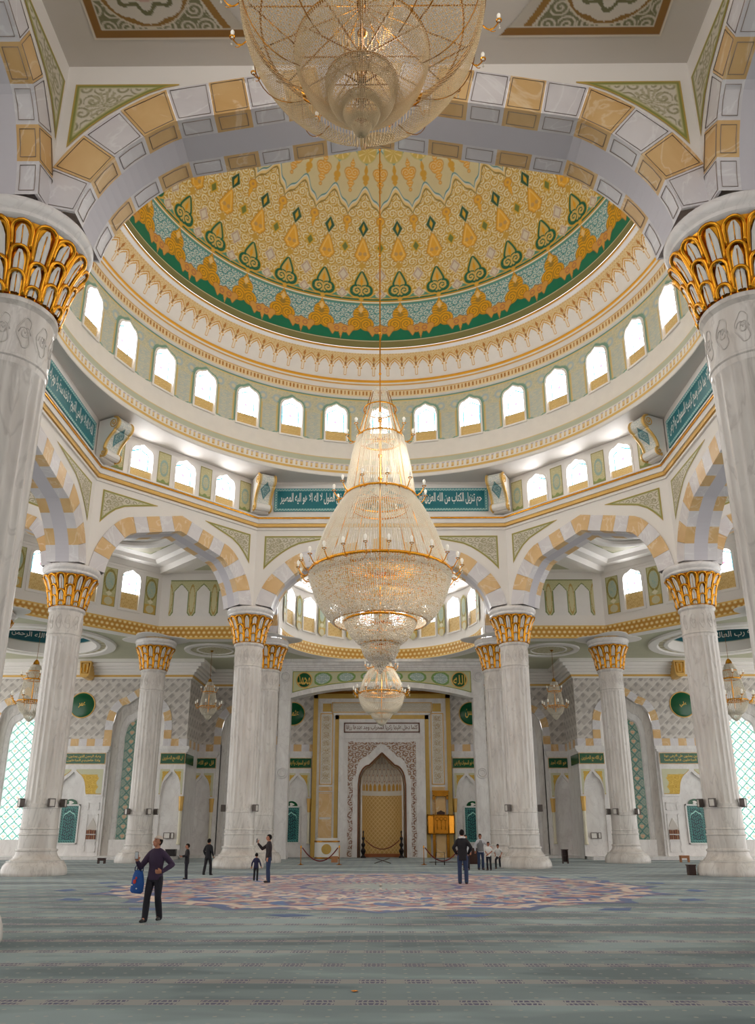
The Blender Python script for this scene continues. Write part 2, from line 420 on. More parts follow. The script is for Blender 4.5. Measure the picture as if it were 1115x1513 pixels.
def holed(bm, x0, x1, z0, z1, y, holes, mi=0, bend=None, step=None):
    """wall face from x0 to x1 with arched window holes (cx, w, z_bottom, z_spring, z_apex)"""
    f = bend or (lambda x, z: (x, y, z))
    def quad(a, za0, za1, b_, zb0, zb1): bm.add([f(a, za0), f(b_, zb0), f(b_, zb1), f(a, za1)], [(0, 1, 2, 3)], mi)
    def solid(a, b_):
        n = max(1, int((b_ - a) / step)) if step else 1
        for i in range(n): quad(a + (b_ - a) * i / n, z0, z1, a + (b_ - a) * (i + 1) / n, z0, z1)
    x = x0
    for cx, w, zb, zs, za in sorted(holes):
        solid(x, cx - w); q = np.linspace(-w, w, 17); zz_ = arch_z(q, w, zs, za)
        for i in range(16):
            quad(cx + q[i], z0, zb, cx + q[i + 1], z0, zb); quad(cx + q[i], float(zz_[i]), z1, cx + q[i + 1], float(zz_[i + 1]), z1)
        x = cx + w
    solid(x, x1)
def arch_z(x, w, zs, za):  # pointed arch outline height at |x|
    t = np.clip(np.abs(x) / w, 0, 1)
    return zs + (za - zs) * np.where(t < 0.5, 1 - t * 0.62, 0.69 * np.sqrt(np.clip(1 - ((t - 0.5) / 0.5) ** 2, 0, 1)))
def cornice_runs(name, frame, W, y, prof_list, parent):
    """prof_list: list of (depth, z0, z1, material key); mitred 45/2 at both ends, projecting towards the room"""
    by = {}
    for d, z0, z1, mk in prof_list: by.setdefault(mk, []).append((d, z0, z1))
    mats = list(by); b = MB()
    for i, mk in enumerate(mats):
        for d, z0, z1 in by[mk]:
            a = W; c = W - 0.414 * d
            vs = [(-a, y, z0), (a, y, z0), (c, y - d, z0), (-c, y - d, z0), (-a, y, z1), (a, y, z1), (c, y - d, z1), (-c, y - d, z1)]
            b.add(vs, [(0, 1, 2, 3), (7, 6, 5, 4), (3, 2, 6, 7), (0, 3, 7, 4), (1, 5, 6, 2)], i)
    return b.build(name, [M[m] for m in mats], parent, fix=False)

SIDES = [('wall_north', 0), ('wall_northeast', 45), ('wall_east', 90), ('wall_southeast', 135), ('wall_south', 180), ('wall_southwest', -135), ('wall_west', -90), ('wall_northwest', -45)]
CORN = [(0.10, 18.55, 18.66, 'plaster'), (0.14, 18.74, 18.93, 'gold_paint'), (0.20, 18.93, 19.20, 'plaster'), (0.27, 19.20, 19.28, 'gold'), (0.30, 19.28, 19.36, 'plaster')]
walls = {}
for nm, a in SIDES:
    ar = R(a); card = a % 90 == 0
    dist = 15.0 if card else 15.96
    fr = wallmat(dist * math.sin(ar), dist * math.cos(ar), ar)
    if card:
        near = a == 180
        w = arcade(nm, fr, 7.27, 7.73, 6.22, 17.12, 21.75, 18.4, 19, span_in=(6.78, 18.2), span_out=(6.62, 17.36) if near else None, sp_out=.10)
        W = 7.27
    else:
        w = arcade(nm, fr, 4.96, 5.65, 3.98, 17.15, 19.42, 18.4, 15, tv=0.86, span_in=(4.53, 18.2))
        W = 4.96
        ub = MB(); holed(ub, -4.96, 4.96, 19.42, 21.75, -0.72, [(x, .66, 19.42, 20.75, 21.40) for x in (-2.62, 0, 2.62)]); ub.build('clerestory', M['plaster'], w, fix=False)
    cornice_runs('cornice', fr, W, -0.72, CORN, w)
    walls[nm] = w
# piers above the eight columns and the connecting arches of the bays
for i, (x, y) in enumerate([(7.5, 15), (15, 7.5), (15, -7.5), (7.5, -15), (-7.5, -15), (-15, -7.5), (-15, 7.5), (-7.5, 15)]):
    a = math.atan2(x, y)
    pb = MB(); pb.lathe([(0.62, ZSP), (0.62, 18.3)], 8, smooth=False, cap=True)
    o = pb.build('trim_%d' % (i + 1), M['stone_white']); o.location = (x, y, 0); tag(o, kind='structure')
for nm, x, y, a in (('wall_north_bay_west', -7.5, 18.75, -90), ('wall_north_bay_east', 7.5, 18.75, 90), ('wall_west_bay', -18.75, 7.5, 0), ('wall_east_bay', 18.75, 7.5, 0), ('wall_south_bay_west', -7.5, -18.75, -90), ('wall_south_bay_east', 7.5, -18.75, 90)):
    sp = (2.93, 17.36) if 'south' in nm else (2.8, 17.9)
    arcade(nm, wallmat(x, y, R(a)), 3.12, 3.12, 2.5, 16.45, 18.4, 18.4, 11, tv=0.66, yin=-0.66, yout=0.66, span_in=sp, span_out=sp, sp_off=0.28 if 'south' in nm else .5)

# ------------------------------------------------------------------ columns
def lathe_flute(n, depth):
    def f(r, z, a): return r - depth * (0.5 - 0.5 * math.cos(n * a)) ** 0.6
    return f
def make_column():
    t = thing('marble_column', 'x', 'column')
    b = MB()
    b.lathe([(1.33, 0), (1.35, .05), (1.35, .12), (1.33, .26), (1.28, .40), (1.20, .50), (1.18, .52), (1.18, .585), (1.08, .60), (1.03, .60), (1.03, .64), (0.98, .68), (0.91, .76), (0.86, .86), (0.84, .94), (0.84, .97), (0.87, .98), (0.88, 1.02), (0.87, 1.06), (0.81, 1.07), (0.80, 1.12)], 72)
    b.build('base', M['marble'], t)
    b = MB()
    b.lathe([(0.79, 1.12), (0.79, 1.62), (0.82, 1.64), (0.82, 1.69), (0.78, 1.71), (0.78, 1.86), (0.80, 1.88), (0.80, 1.92), (0.77, 1.94), (0.77, 2.74), (0.79, 2.76), (0.79, 2.80), (0.765, 2.82)], 64)
    b.lathe([(0.765, 2.82), (0.765, 2.95)], 144)
    b.lathe([(0.765, 2.95), (0.765, 3.05), (0.765, 6.5), (0.765, 10.3), (0.765, 10.4)], 160, mod=lambda r, z, a: r - (0 if z < 3.0 or z > 10.35 else 0.045 * (0.5 - 0.5 * math.cos(20 * a)) ** 0.5))
    b.lathe([(0.765, 10.4), (0.765, 10.52), (0.79, 10.55), (0.79, 10.60), (0.77, 10.62), (0.77, 11.66), (0.80, 11.70), (0.84, 11.74), (0.84, 11.83), (0.80, 11.87)], 64)
    b.build('shaft', M['marble'], t)
    # carved panels on the necking band
    b = MB()
    for k in range(12):
        a = 2 * PI * k / 12
        pts = []
        for i in range(25):
            th = 2 * PI * i / 24; dx = 0.12 * math.cos(th) * (1 + 0.35 * math.cos(3 * th)); dz = 0.34 * math.sin(th)
            aa = a + dx / 0.77; pts.append((0.775 * math.sin(aa), 0.775 * math.cos(aa), 11.12 + dz))
        b.tube(pts[:-1], 0.014, 4, closed=True)
        for s in (-1, 1):
            pts = []
            for i in range(14):
                th = i / 13 * 1.5 * 2 * PI; rr = 0.10 * (1 - i / 16)
                aa = a + (s * 0.02 + s * rr * math.cos(th)) / 0.77; pts.append((0.775 * math.sin(aa), 0.775 * math.cos(aa), 11.1 + rr * math.sin(th) * 1.6))
            b.tube(pts, 0.01, 4)
    b.build('carved_band', M['marble'], t)
    prof = [(0.79, 11.87), (0.80, 11.95), (0.83, 12.25), (0.90, 12.65), (1.02, 13.05), (1.16, 13.32), (1.20, 13.40)]
    def bell(z): return float(np.interp(z, [p[1] for p in prof], [p[0] for p in prof]))
    cap = MB(); cap.lathe(prof, 48)
    ins = MB(); N = 16
    for k in range(N):
        a = 2 * PI * k / N
        rows = ((11.90, 12.42), (12.36, 13.30)) if k % 2 else ((11.90, 12.10), (11.98, 12.86), (12.80, 13.30))
        rows = ((11.88, 12.36), (12.16, 12.86), (12.84, 13.32)) if k % 2 else ((11.88, 12.10), (11.98, 12.62), (12.55, 13.34))
        for z0, z1 in rows:
            hw = lambda z: bell(z) * PI / N * 0.86
            top = z1; L = z1 - z0
            path = []; cen = []
            for i in range(15):
                t_ = i / 14; s = -1 + 2 * t_
                # upside-down U: legs then round top
                if abs(s) > 0.55: zz = z0 + (top - 0.16 - z0) * (1 - (abs(s) - 0.55) / 0.45); wx = math.copysign(1, s)
                else:
                    th = (s / 0.55) * PI / 2; zz = top - 0.16 + 0.16 * math.cos(th); wx = math.sin(th)
                aa = a + wx * hw(zz) / bell(zz); rr = bell(zz) + 0.05 + 0.05 * (zz - z0) / L
                path.append((rr * math.sin(aa), rr * math.cos(aa), zz))
            cap.tube(path, 0.042, 5)
            # white fluted tongue inside
            vs = []; fs = []; nz = 6
            for j in range(nz + 1):
                zz = z0 + 0.02 + (top - 0.10 - z0) * j / nz; q = math.sin(PI * min(1, 0.55 + 0.0 * j)) ; rr = bell(zz) + 0.035 + 0.05 * (zz - z0) / L
                ww = hw(zz) * 0.62 * (1.0 if j < nz - 1 else 0.75 if j == nz - 1 else 0.35)
                for m_, off in ((-1, 0), (-0.4, 0.035), (0, 0.012), (0.4, 0.035), (1, 0)):
                    aa = a + m_ * ww / bell(zz); vs.append(((rr + off) * math.sin(aa), (rr + off) * math.cos(aa), zz))
            for j in range(nz):
                for m_ in range(4): fs.append((j * 5 + m_, j * 5 + m_ + 1, (j + 1) * 5 + m_ + 1, (j + 1) * 5 + m_))
            ins.add(vs, fs, 0, True)
            mid = [((bell(z0 + L * f) + 0.055 + 0.05 * f) * math.sin(a), (bell(z0 + L * f) + 0.055 + 0.05 * f) * math.cos(a), z0 + L * f) for f in (0.05, 0.45, 0.8)]
            cap.tube(mid, 0.013, 4)
    c = cap.build('capital', M['gold'], t); ins.build('inlay', M['white_paint'], c)
    b = MB(); b.lathe([(1.16, 13.36), (1.22, 13.38), (1.27, 13.44), (1.27, 13.52), (1.24, 13.54), (1.29, 13.60), (1.335, 13.66), (1.335, 13.77), (1.30, 13.83), (1.22, 13.85), (0.1, 13.85)], 56)
    b.build('abacus', M['marble_white'], t)
    return t
col0 = make_column()
INNER = [(-7.5, 15, 'fluted marble column left of the far central arch, beside the teenage boy'), (7.5, 15, 'fluted marble column right of the far central arch, with a boy sitting at its foot'),
         (-15, 7.5, 'large marble column left of the carpet medallion, nearer than the man with the blue bag is to the wall'), (15, 7.5, 'large marble column on the right with a small red box at its foot'),
         (-7.5, -15, 'nearest marble column cut by the left edge of the photo, big gold capital'), (7.5, -15, 'nearest marble column cut by the right edge of the photo, big gold capital'),
         (-15, -7.5, 'marble column hidden behind the nearest left column'), (15, -7.5, 'marble column hidden behind the nearest right column')]
INNER[2] = (-15, 7.5, 'large marble column at left in front of the tall teal lattice window')
OUTER = [(-7.5, 22.5, 'marble column peeping out right behind the left column of the far central arch'), (7.5, 22.5, 'marble column peeping out left behind the right column of the far central arch'),
         (-15, 22.5, 'slimmer looking marble column at left carrying the corner of the gold lattice band'), (15, 22.5, 'slimmer looking marble column at right carrying the corner of the gold lattice band'),
         (-22.5, 15, 'marble column at the far left edge, only its gold capital showing'), (22.5, 15, 'marble column at the far right edge, mostly hidden behind a larger one')]
cols = []
for i, (x, y, lab) in enumerate(INNER + OUTER):
    if i == 0: col0['label'] = lab; col0.location = (x, y, 0); col0['group'] = 'marble columns'; cols.append(col0)
    else: cols.append(copy_thing(col0, lab, (x, y, 0), random.choice((0, 0.39, 0.785))))
# lamps clamped round the columns
def make_lamp():
    t = thing('wall_lamp', 'x', 'lamp'); t.scale = (.78, .85, .85)
    b = MB(); b.box(-0.15, 0, -0.20, 0.15, 0.06, 0.20); b.box(-0.17, -0.20, 0.17, 0.17, 0.02, 0.21); b.box(-0.17, -0.20, -0.21, 0.17, 0.02, -0.17)
    for s in (-1, 1): b.box(s * 0.155 - 0.015, -0.20, -0.2, s * 0.155 + 0.015, 0, 0.2)
    b.build('lamp_frame', M['grey_metal'], t)
    b = MB(); b.box(-0.135, -0.185, -0.165, 0.135, -0.01, 0.165); b.build('shade', M['lamp_glass'], t)
    return t
lamp0 = None
LS = [(-7.5, 15, 'left column of the far central arch'), (7.5, 15, 'right column of the far central arch'), (-15, 7.5, 'large column at left'), (15, 7.5, 'large column at right'), (-15, 22.5, 'slim left column under the gold band'), (15, 22.5, 'slim right column under the gold band')]
for x, y, nm in LS:
    for k, dg in enumerate((-90, -45, 45, 90) if abs(x) > 10 else (-90, 65) if x < 0 else (-65, 90)):
        sgn = 1
        a = R(dg)   # direction measured from the camera side (-y)
        lab = 'square lamp on the %s, %s' % (nm, {-90: 'left side', -45: 'front left', 45: 'front right', 90: 'right side', 65: 'front right', -65: 'front left'}[dg])
        px, py = x + 0.87 * math.sin(a), y - 0.87 * math.cos(a)
        rz = a
        if lamp0 is None:
            lamp0 = make_lamp(); lamp0['group'] = 'square lamps on the columns'; o = lamp0; o.location = (px, py, 2.98); o.rotation_euler = (0, 0, rz); o['label'] = lab
        else: copy_thing(lamp0, lab, (px, py, 2.98), rz)
# ------------------------------------------------------------------ drum and dome
NP = 32
def ring_grid(prof, na, C, a0=-PI, a1=PI):
    """prof list of (r,z) rows -> (na,nrow,3)"""
    a = np.linspace(a0, a1, na)[:, None]; r = np.array([p[0] for p in prof])[None]; z = np.array([p[1] for p in prof])[None]
    return np.stack([r * np.sin(a), r * np.cos(a), z + 0 * a], -1)
# soffit between octagon and drum
b = MB(); n = 96
b.lathe([(17.2, 21.64), (13.70, 21.62)], n); o = b.build('ceiling_soffit', M['soffit']); tag(o, kind='structure')
# dome ring cornice: painted profile
def dense(prof, k):
    out = []
    for (a, b_), m in zip(zip(prof[:-1], prof[1:]), k):
        for i in range(m): t = i / m; out.append((a[0] + (b_[0] - a[0]) * t, a[1] + (b_[1] - a[1]) * t))
    out.append(prof[-1]); return out
lipP = dense([(13.78, 21.62), (13.68, 21.63), (13.66, 21.72), (13.68, 21.80), (13.64, 21.86), (13.66, 22.02), (13.70, 22.06), (13.72, 22.34), (13.70, 22.42), (13.74, 22.46), (13.76, 22.78), (13.80, 22.9), (13.84, 23.2), (13.88, 23.55), (13.89, 24.0)], [1, 2, 2, 2, 3, 1, 6, 2, 2, 6, 2, 2, 2, 2])
P = ring_grid(lipP, 1537, None); U = np.linspace(-PI, PI, 1537)[:, None] * 13.7; Zg = P[..., 2]
pt = Paint(Zg.shape, (234, 229, 222))
pt.put((Zg > 21.84) & (Zg < 22.0), (224, 184, 104), .4)
per = 2 * PI * 13.7 / 288
fr = np.mod(U / per, 1) + 0 * Zg
pt.put((Zg > 22.06) & (Zg < 22.36) & (fr < .45), (226, 196, 136)); pt.put((Zg > 22.06) & (Zg < 22.16) & (fr < .30), (212, 162, 76), .4)
pt.put((Zg > 22.36) & (Zg < 22.42) & (fr < .6), (176, 168, 196)); pt.put((Zg > 22.42) & (Zg < 22.46), (216, 180, 112))
pt.put((Zg > 22.46) & (Zg < 22.80), (190, 194, 172)); pt.put((Zg > 22.80) & (Zg < 22.86), (218, 192, 130))
o = painted('trim_21', P, pt.c, None, smooth=False); tag(o, kind='structure')

# painted drum wall with 32 window holes
RW = 13.89; w_o = 0.735
nu = 49; nv = 90
zz = np.linspace(23.62, 27.05, nv)[None]; uu = np.linspace(-0.5, 0.5, nu)[:, None]
perU = 2 * PI * RW / NP
X = uu * perU + 0 * zz; Z = zz + 0 * uu
def arch_z(x, w, zs, za):  # pointed arch outline height at |x|
    t = np.clip(np.abs(x) / w, 0, 1)
    return zs + (za - zs) * np.where(t < 0.5, 1 - t * 0.62, 0.69 * np.sqrt(np.clip(1 - ((t - 0.5) / 0.5) ** 2, 0, 1)))
pt = Paint(X.shape, (214, 205, 172))
pt.put(scroll(X + 3, Z, 0.30, 2.0, 0.22, 0.2), (184, 190, 172))
ax = perU / 2 - np.abs(X)     # distance from pier centre
flo = (ax < 0.42) & (Z < 25.75) & (Z > 23.9)
pt.put(flo, (186, 194, 186)); pt.put(flo * scroll(X, Z, 0.26, 2.0, 0.2, 0.2), (212, 206, 180))
pt.put((np.abs(ax - 0.43) < 0.03) & (Z < 25.8), (220, 190, 120))
for zc_, rr_ in ((26.25, .26),):
    q = np.hypot(np.abs(X) - perU / 2 + 0.42, Z - zc_); pt.put(ss(q - rr_, .03), (176, 192, 196)); pt.put(ss(q - rr_ * .5, .03), (216, 208, 176))
out = arch_z(X, 0.86, 25.95, 26.74)
grn = (np.abs(X) < 0.86) & (Z < out) & (Z > 23.9); pt.put(grn, (128, 164, 146))
pt.put((np.abs(np.abs(X) - 0.86) < 0.03) & (Z < 26.0), (208, 186, 122))
pt.put(Z > 26.92, (108, 152, 138)); pt.put((Z > 26.82) & (Z < 26.92), (224, 196, 128))
bot = 24.02 - 0.30 * np.exp(-(ax / 0.20) ** 2); pt.put(Z < bot, (234, 229, 222)); pt.put((Z >= bot) & (Z < bot + 0.09), (132, 166, 148))
pt.put((np.abs(X) < 0.80) & (Z < 24.06), (234, 229, 222))
keep1 = ~((np.abs(X) < 0.66) & (Z < arch_z(X, 0.66, 25.80, 26.50)) & (Z > 24.0))
Cc = np.concatenate([pt.c[:-1]] * NP + [pt.c[-1:]], 0); keep = np.concatenate([keep1[:-1]] * NP + [keep1[-1:]], 0)
A = ((np.arange(Cc.shape[0]) / (nu - 1)) - 0.5)[:, None] * 2 * PI / NP
P = np.stack([RW * np.sin(A) + 0 * zz, RW * np.cos(A) + 0 * zz, zz + 0 * A], -1)
o = painted('wall_drum', P, Cc, None, keep=keep); tag(o, kind='structure')

# windows (shared by drum, octagon and bays)
WN = [0]
def outline(w, z0, zs, za, n=14, grow=0.0):
    """closed arch outline, from bottom-left up, over, to bottom-right"""
    L = [(-w - grow, z0 - grow)]
    for i in range(n + 1):
        x = -w + w * i / n
        L.append((x * (w + grow) / w, float(arch_z(np.array(x), w, zs, za)) + grow))
    return L + [(-p[0], p[1]) for p in reversed(L[:-1])]
def window_parts(root, w, zl, zsill, zs, za, depth=0.30, fw=0.09, glassmat='glass', tint='clear', lat=True):
    """local: room at -y. zl bottom of lattice panel, zsill bottom of glass"""
    o1 = outline(w, zl, zs, za); o2 = outline(w, zl, zs, za, grow=fw); n = len(o1)
    b = MB()
    vs = [(x, -0.05, z) for x, z in o2] + [(x, -0.05, z) for x, z in o1] + [(x, depth, z) for x, z in o1] + [(x, 0.02, z) for x, z in o2]
    fs = []
    for i in range(n):
        j = (i + 1) % n
        fs += [(i, j, n + j, n + i), (n + i, n + j, 2 * n + j, 2 * n + i), (3 * n + i, 3 * n + j, j, i)]
    b.add(vs, fs); b.build('window_frame', M['plaster'], root, fix=False)
    # pane
    nx, nz = 40, 60; z0 = zsill if lat else zl
    xs = np.linspace(-w, w, nx)[:, None]; v = np.linspace(0, 1, nz)[None]
    top = arch_z(xs, w, zs, za); X = xs + 0 * v; Z = z0 + (top - z0) * v
    pt = Paint(X.shape, (250, 252, 253))
    if tint == 'clear':
        d = np.minimum(w - np.abs(X), top - Z); pt.put((np.abs(d - 0.13) < 0.052), (20, 56, 64))
        cz = z0 + (za - z0) * 0.42
        c1 = (np.hypot(X, Z - cz) < 0.10); c2 = (np.hypot(np.abs(X) - 0.20, Z - cz) < .055) | (np.hypot(X, np.abs(Z - cz) - 0.22) < .055)
        pt.put((np.abs(X) < 0.012) | (np.abs(Z - cz) < 0.012), (84, 100, 104)); pt.put(c1 | c2, (128, 58, 68))
    Pn = np.stack([X, np.full_like(X, depth - 0.02), Z], -1)
    painted('pane', Pn, pt.c, root, M[glassmat])
    if lat:
        nx, nz = 44, 24
        X = np.linspace(-w, w, nx)[:, None] + np.zeros((1, nz)); Z = np.linspace(zl, zsill, nz)[None] + np.zeros((nx, 1))
        pt = Paint(X.shape, (226, 196, 132)); pt.put(scroll(X, Z, 0.24, 1.7, 0.2, 0.2), (200, 158, 82)); 
        d = np.minimum(np.minimum(w - np.abs(X), Z - zl), zsill - Z); pt.put(d < 0.05, (230, 208, 164))
        painted('lattice_panel', np.stack([X, np.full_like(X, 0.10), Z], -1), pt.c, root)
        b = MB(); b.box(-w, 0.10, zsill - 0.05, w, depth, zsill); b.build('window_sill', M['plaster'], root)
def new_window():
    WN[0] += 1; o = bpy.data.objects.new('window_%d' % WN[0], None); COL.objects.link(o); tag(o, kind='structure'); return o
win0 = new_window(); window_parts(win0, 0.63, 24.02, 24.70, 25.78, 26.42, 0.34, 0.10)
win0.location = (0, 13.83, 0)
for k in range(1, NP):
    a = 2 * PI * k / NP; c = copy_tree(win0); WN[0] += 1; c.name = 'window_%d' % WN[0]
    c.location = (13.83 * math.sin(a), 13.83 * math.cos(a), 0); c.rotation_euler = (0, 0, -a)

# dentil, gold mouldings and stalactite frieze (painted profile)
upP = dense([(13.89, 27.0), (13.80, 27.05), (13.74, 27.10), (13.74, 27.52), (13.66, 27.56), (13.64, 27.84), (13.60, 27.90), (13.50, 28.0), (13.52, 28.10), (13.56, 28.14), (13.52, 28.30), (13.2, 28.95), (12.75, 29.45), (12.62, 29.58), (12.55, 29.62), (12.52, 29.72)], [2, 2, 8, 2, 4, 2, 3, 3, 2, 2, 34, 30, 4, 2, 2])
na = 96 * 26 + 1
P = ring_grid(upP, na, None); Zg = P[..., 2]; A = np.linspace(-PI, PI, na)[:, None]
pt = Paint(Zg.shape, (236, 230, 224))
f1 = np.mod(A / (2 * PI) * 384, 1) + 0 * Zg
pt.put((Zg > 27.08) & (Zg < 27.54), (236, 214, 170)); pt.put((Zg > 27.16) & (Zg < 27.46) & (f1 < .45), (186, 124, 52), .5); pt.put((Zg > 27.48) & (Zg < 27.54), (212, 160, 70), .5)
pt.put((Zg > 27.80) & (Zg < 27.90), (216, 160, 60), .6)
pt.put((Zg > 27.94) & (Zg < 28.13), (238, 172, 44), 1.0)
f = np.mod(A / (2 * PI) * 96, 1) - 0.5 + 0 * Zg; af = np.abs(f)
h = np.clip((Zg - 28.35) / (29.42 - 28.35), 0, 1)     # 0 bottom .. 1 top
band = (Zg > 28.35) & (Zg < 29.46)
low = np.where(af < 0.055, 0.03, np.where(af < 0.10, 0.03 + (af - .055) / .045 * .34, np.where(af < 0.17, 0.40, 0.44 + 0.30 * np.sqrt(np.clip((af - 0.17) / 0.33, 0, 1)))))
pt.put(band & (h > low), (240, 226, 204)); pt.put(band & (h > low - 0.02) & (h < low + 0.055), (214, 164, 86), .5)
pt.put(band & (af > .05) & (af < .105) & (h > .03) & (h < .42), (218, 172, 96), .5); pt.put(band & (af < .045) & (h > .05) & (h < .40), (238, 226, 208))
up = np.where(af < 0.10, 0.52, 0.62 + 0.24 * np.clip((af - 0.1) / 0.4, 0, 1) ** .7)
pt.put(band & (h > up), (228, 202, 150)); pt.put(band & (h > up - 0.035) & (h < up + 0.02), (206, 148, 62), .6)
sc_ = scroll(A * 13, Zg, 0.16, 1.6, 0.22, 0.2); pt.put((band & (h > up + 0.05)) * sc_, (206, 160, 92))
pt.put(band & (rhomb(f, h - 0.80, 0.10, 0.13) < 0), (186, 118, 42), .5); pt.put(band & (rhomb(f, h - 0.60, 0.07, 0.09) < 0), (150, 96, 48))
pt.put((Zg > 29.47) & (Zg < 29.60), (232, 228, 226)); pt.put(Zg > 29.60, (206, 150, 60), .6)
o = painted('trim_22', P, pt.c, None); tag(o, kind='structure')

# dome: painted hemisphere, one period of the ornament computed once
R0 = 12.5; ZC = 30.2
npu = 56
phv = np.r_[np.linspace(-2.2, 60, 560), np.linspace(60.5, 89.8, 40)]
u = np.linspace(-0.5, 0.5, npu + 1)[:, None]          # u=0 over a window
ph = phv[None, :]
X = u * (2 * PI / NP) * R0 * np.cos(R(1) * ph); Hh = R(1) * R0 * np.cos(R(1) * ph) * (360 / NP)   # period width
D = R(1) * R0   # metres per degree
W2 = Hh / 2
xh = np.where(X >= 0, X - W2, X + W2)   # distance from the half-step axis
U_ = u + 0 * ph; PH = ph + 0 * u
pt = Paint(X.shape, (204, 160, 60))
# scroll-filled golden field
fld = PH > 13
pt.put(fld * scroll(U_ * 2.2 + .30, PH * D + .25, 0.60, 1.2, 0.16, 0.14), (222, 184, 92), .2)
pt.put(fld * scroll(U_ * 2.2, PH * D, 0.55, 1.55, 0.19, 0.14), (242, 234, 206))
pt.put(fld * scroll(U_ * 2.2 + .27, PH * D, 0.275, 0.9, 0.13, 0.14), (230, 212, 160))
# base bands
def bandm(a, b): return np.clip((PH - a) / .08, 0, 1) * np.clip((b - PH) / .08, 0, 1)
pt.put(bandm(-3, 0.0), (134, 128, 82)); pt.put(bandm(-0.1, 0.12), (226, 226, 214)); pt.put(bandm(0.12, 11.0), (0, 120, 90))
tl = bandm(3.0, 11.2); 
edge = 3.0 + 1.4 * np.abs(np.cos(U_ * 2 * PI)) * 0 
tealm = (PH > 4.2 - 0.9 * np.cos(U_ * 2 * PI)) & (PH < 11.2)
pt.put(tealm, (116, 172, 178)); pt.put(tealm * (scroll(U_ * 2.2 + .15, PH * D, 0.50, 1.2, 0.14, 0.1)), (64, 130, 130)); pt.put(tealm * scroll(U_ * 2.2, PH * D, 0.36, 1.4, 0.2, 0.14), (228, 230, 222))
pt.put(bandm(11.0, 11.7), (92, 158, 152)); pt.put(bandm(11.7, 12.15), (240, 238, 226)); pt.put(bandm(12.15, 12.5), (212, 160, 60), .4); pt.put(bandm(12.5, 13.0), (10, 112, 86)); pt.put(bandm(13.0, 13.3), (216, 170, 70), .4)
tri = (PH > 13.3) & (PH < 15.2 - 6 * np.abs(U_ * 1.0) ) ; pt.put(tri, (96, 156, 132))
# big gilt scroll palmettes over the green band (half-step) with swirls between
y = (PH - 2.2) * D
def gilt(m, a=(232, 172, 36), g=.5): pt.put(m, a, g)
gm = np.minimum.reduce([np.hypot(xh / 1.0, (PH - 8.3) * D) - 0.46, np.hypot(np.abs(xh) - 0.36, (PH - 5.3) * D) - 0.42, np.hypot(xh, (PH - 6.2) * D) - .45, rhomb(xh, (PH - 9.9) * D, .24, .42) * .3])
gilt(ss(gm - 0.03, .02), (170, 110, 30)); gilt(ss(gm, .02))
sp = np.mod(np.hypot(np.abs(xh) - 0.36, (PH - 5.3) * D) * 6 - np.arctan2((PH - 5.3) * D, np.abs(xh) - 0.36) / (2 * PI), 1)
pt.put(ss(gm + .04, .02) * (np.abs(sp - .5) < .14), (150, 112, 40)); pt.put(ss(np.hypot(xh, (PH - 8.2) * D) - .17, .03), (168, 132, 54)); pt.put(ss(rhomb(xh, (PH - 9.8) * D, .16, .26), .1), (240, 206, 140))
g2 = np.minimum.reduce([np.hypot(np.abs(X) - 0.24, (PH - 3.6) * D) - 0.25, np.hypot(X, (PH - 4.2) * D) - .2, np.hypot(np.abs(X) - .62, (PH - 3.9) * D) - .20, rhomb(X, (PH - 2.9) * D, .14, .5) * .3, rhomb(np.abs(X) - .5, (PH - 3.0) * D, .2, .34) * .3])
gilt(ss(g2 - .03, .02), (176, 100, 34)); gilt(ss(g2, .02), (222, 166, 84)); pt.put(ss(np.abs(np.hypot(np.abs(X) - 0.24, (PH - 3.6) * D) - .13) - .03, .02), (190, 116, 84))
# green trefoil palmettes (half-step)
def palm(x, yy, s=1.0):
    return np.minimum.reduce([drop(x, yy - 0.50 * s, 0.40 * s, 1.12 * s), np.hypot(np.abs(x) - 0.34 * s, yy - 0.44 * s) - 0.33 * s, np.hypot(x, yy - .45 * s) - .40 * s])
yy = (PH - 13.3) * D
pm = palm(xh, yy, 1.0)
pt.put(ss(pm - 0.13, .03), (226, 180, 70), .6); pt.put(ss(pm - 0.05, .02), (0, 104, 78))
pt.put(ss(pm + 0.08, .02), (220, 188, 108), .3); 
for sx in (1,):
    q = np.hypot(np.abs(xh) - .28, yy - .44); t_ = np.mod(q * 5.2 - np.arctan2(yy - .44, np.abs(xh) - .28) / (2 * PI), 1); pt.put(ss(pm + .05, .02) * (np.abs(t_ - .5) < .17) * (yy < .8), (0, 104, 78))
pt.put(ss(rhomb(xh, yy - 1.0, .10, .34), .15), (232, 170, 40), .6); pt.put(ss(rhomb(xh, yy + .10, .14, .22), .12), (228, 180, 74), .5); pt.put(ss(rhomb(xh, yy - .12, .07, .11), .15), (0, 96, 80))
# pale flowers between (whole step)
for pc, w, h in ((14.4, .30, .34), (19.6, .34, .44)):
    q = np.minimum(rhomb(X, (PH - pc) * D, w, h), np.minimum(np.hypot(np.abs(X) - w * .55, (PH - pc) * D + .04) - .13, np.hypot(X, (PH - pc) * D - h * .5) - .12))
    pt.put(ss(q - .03, .03), (226, 214, 192)); pt.put(ss(q + .10, .04), (196, 168, 152)); pt.put(ss(q + .35, .05), (226, 216, 200))
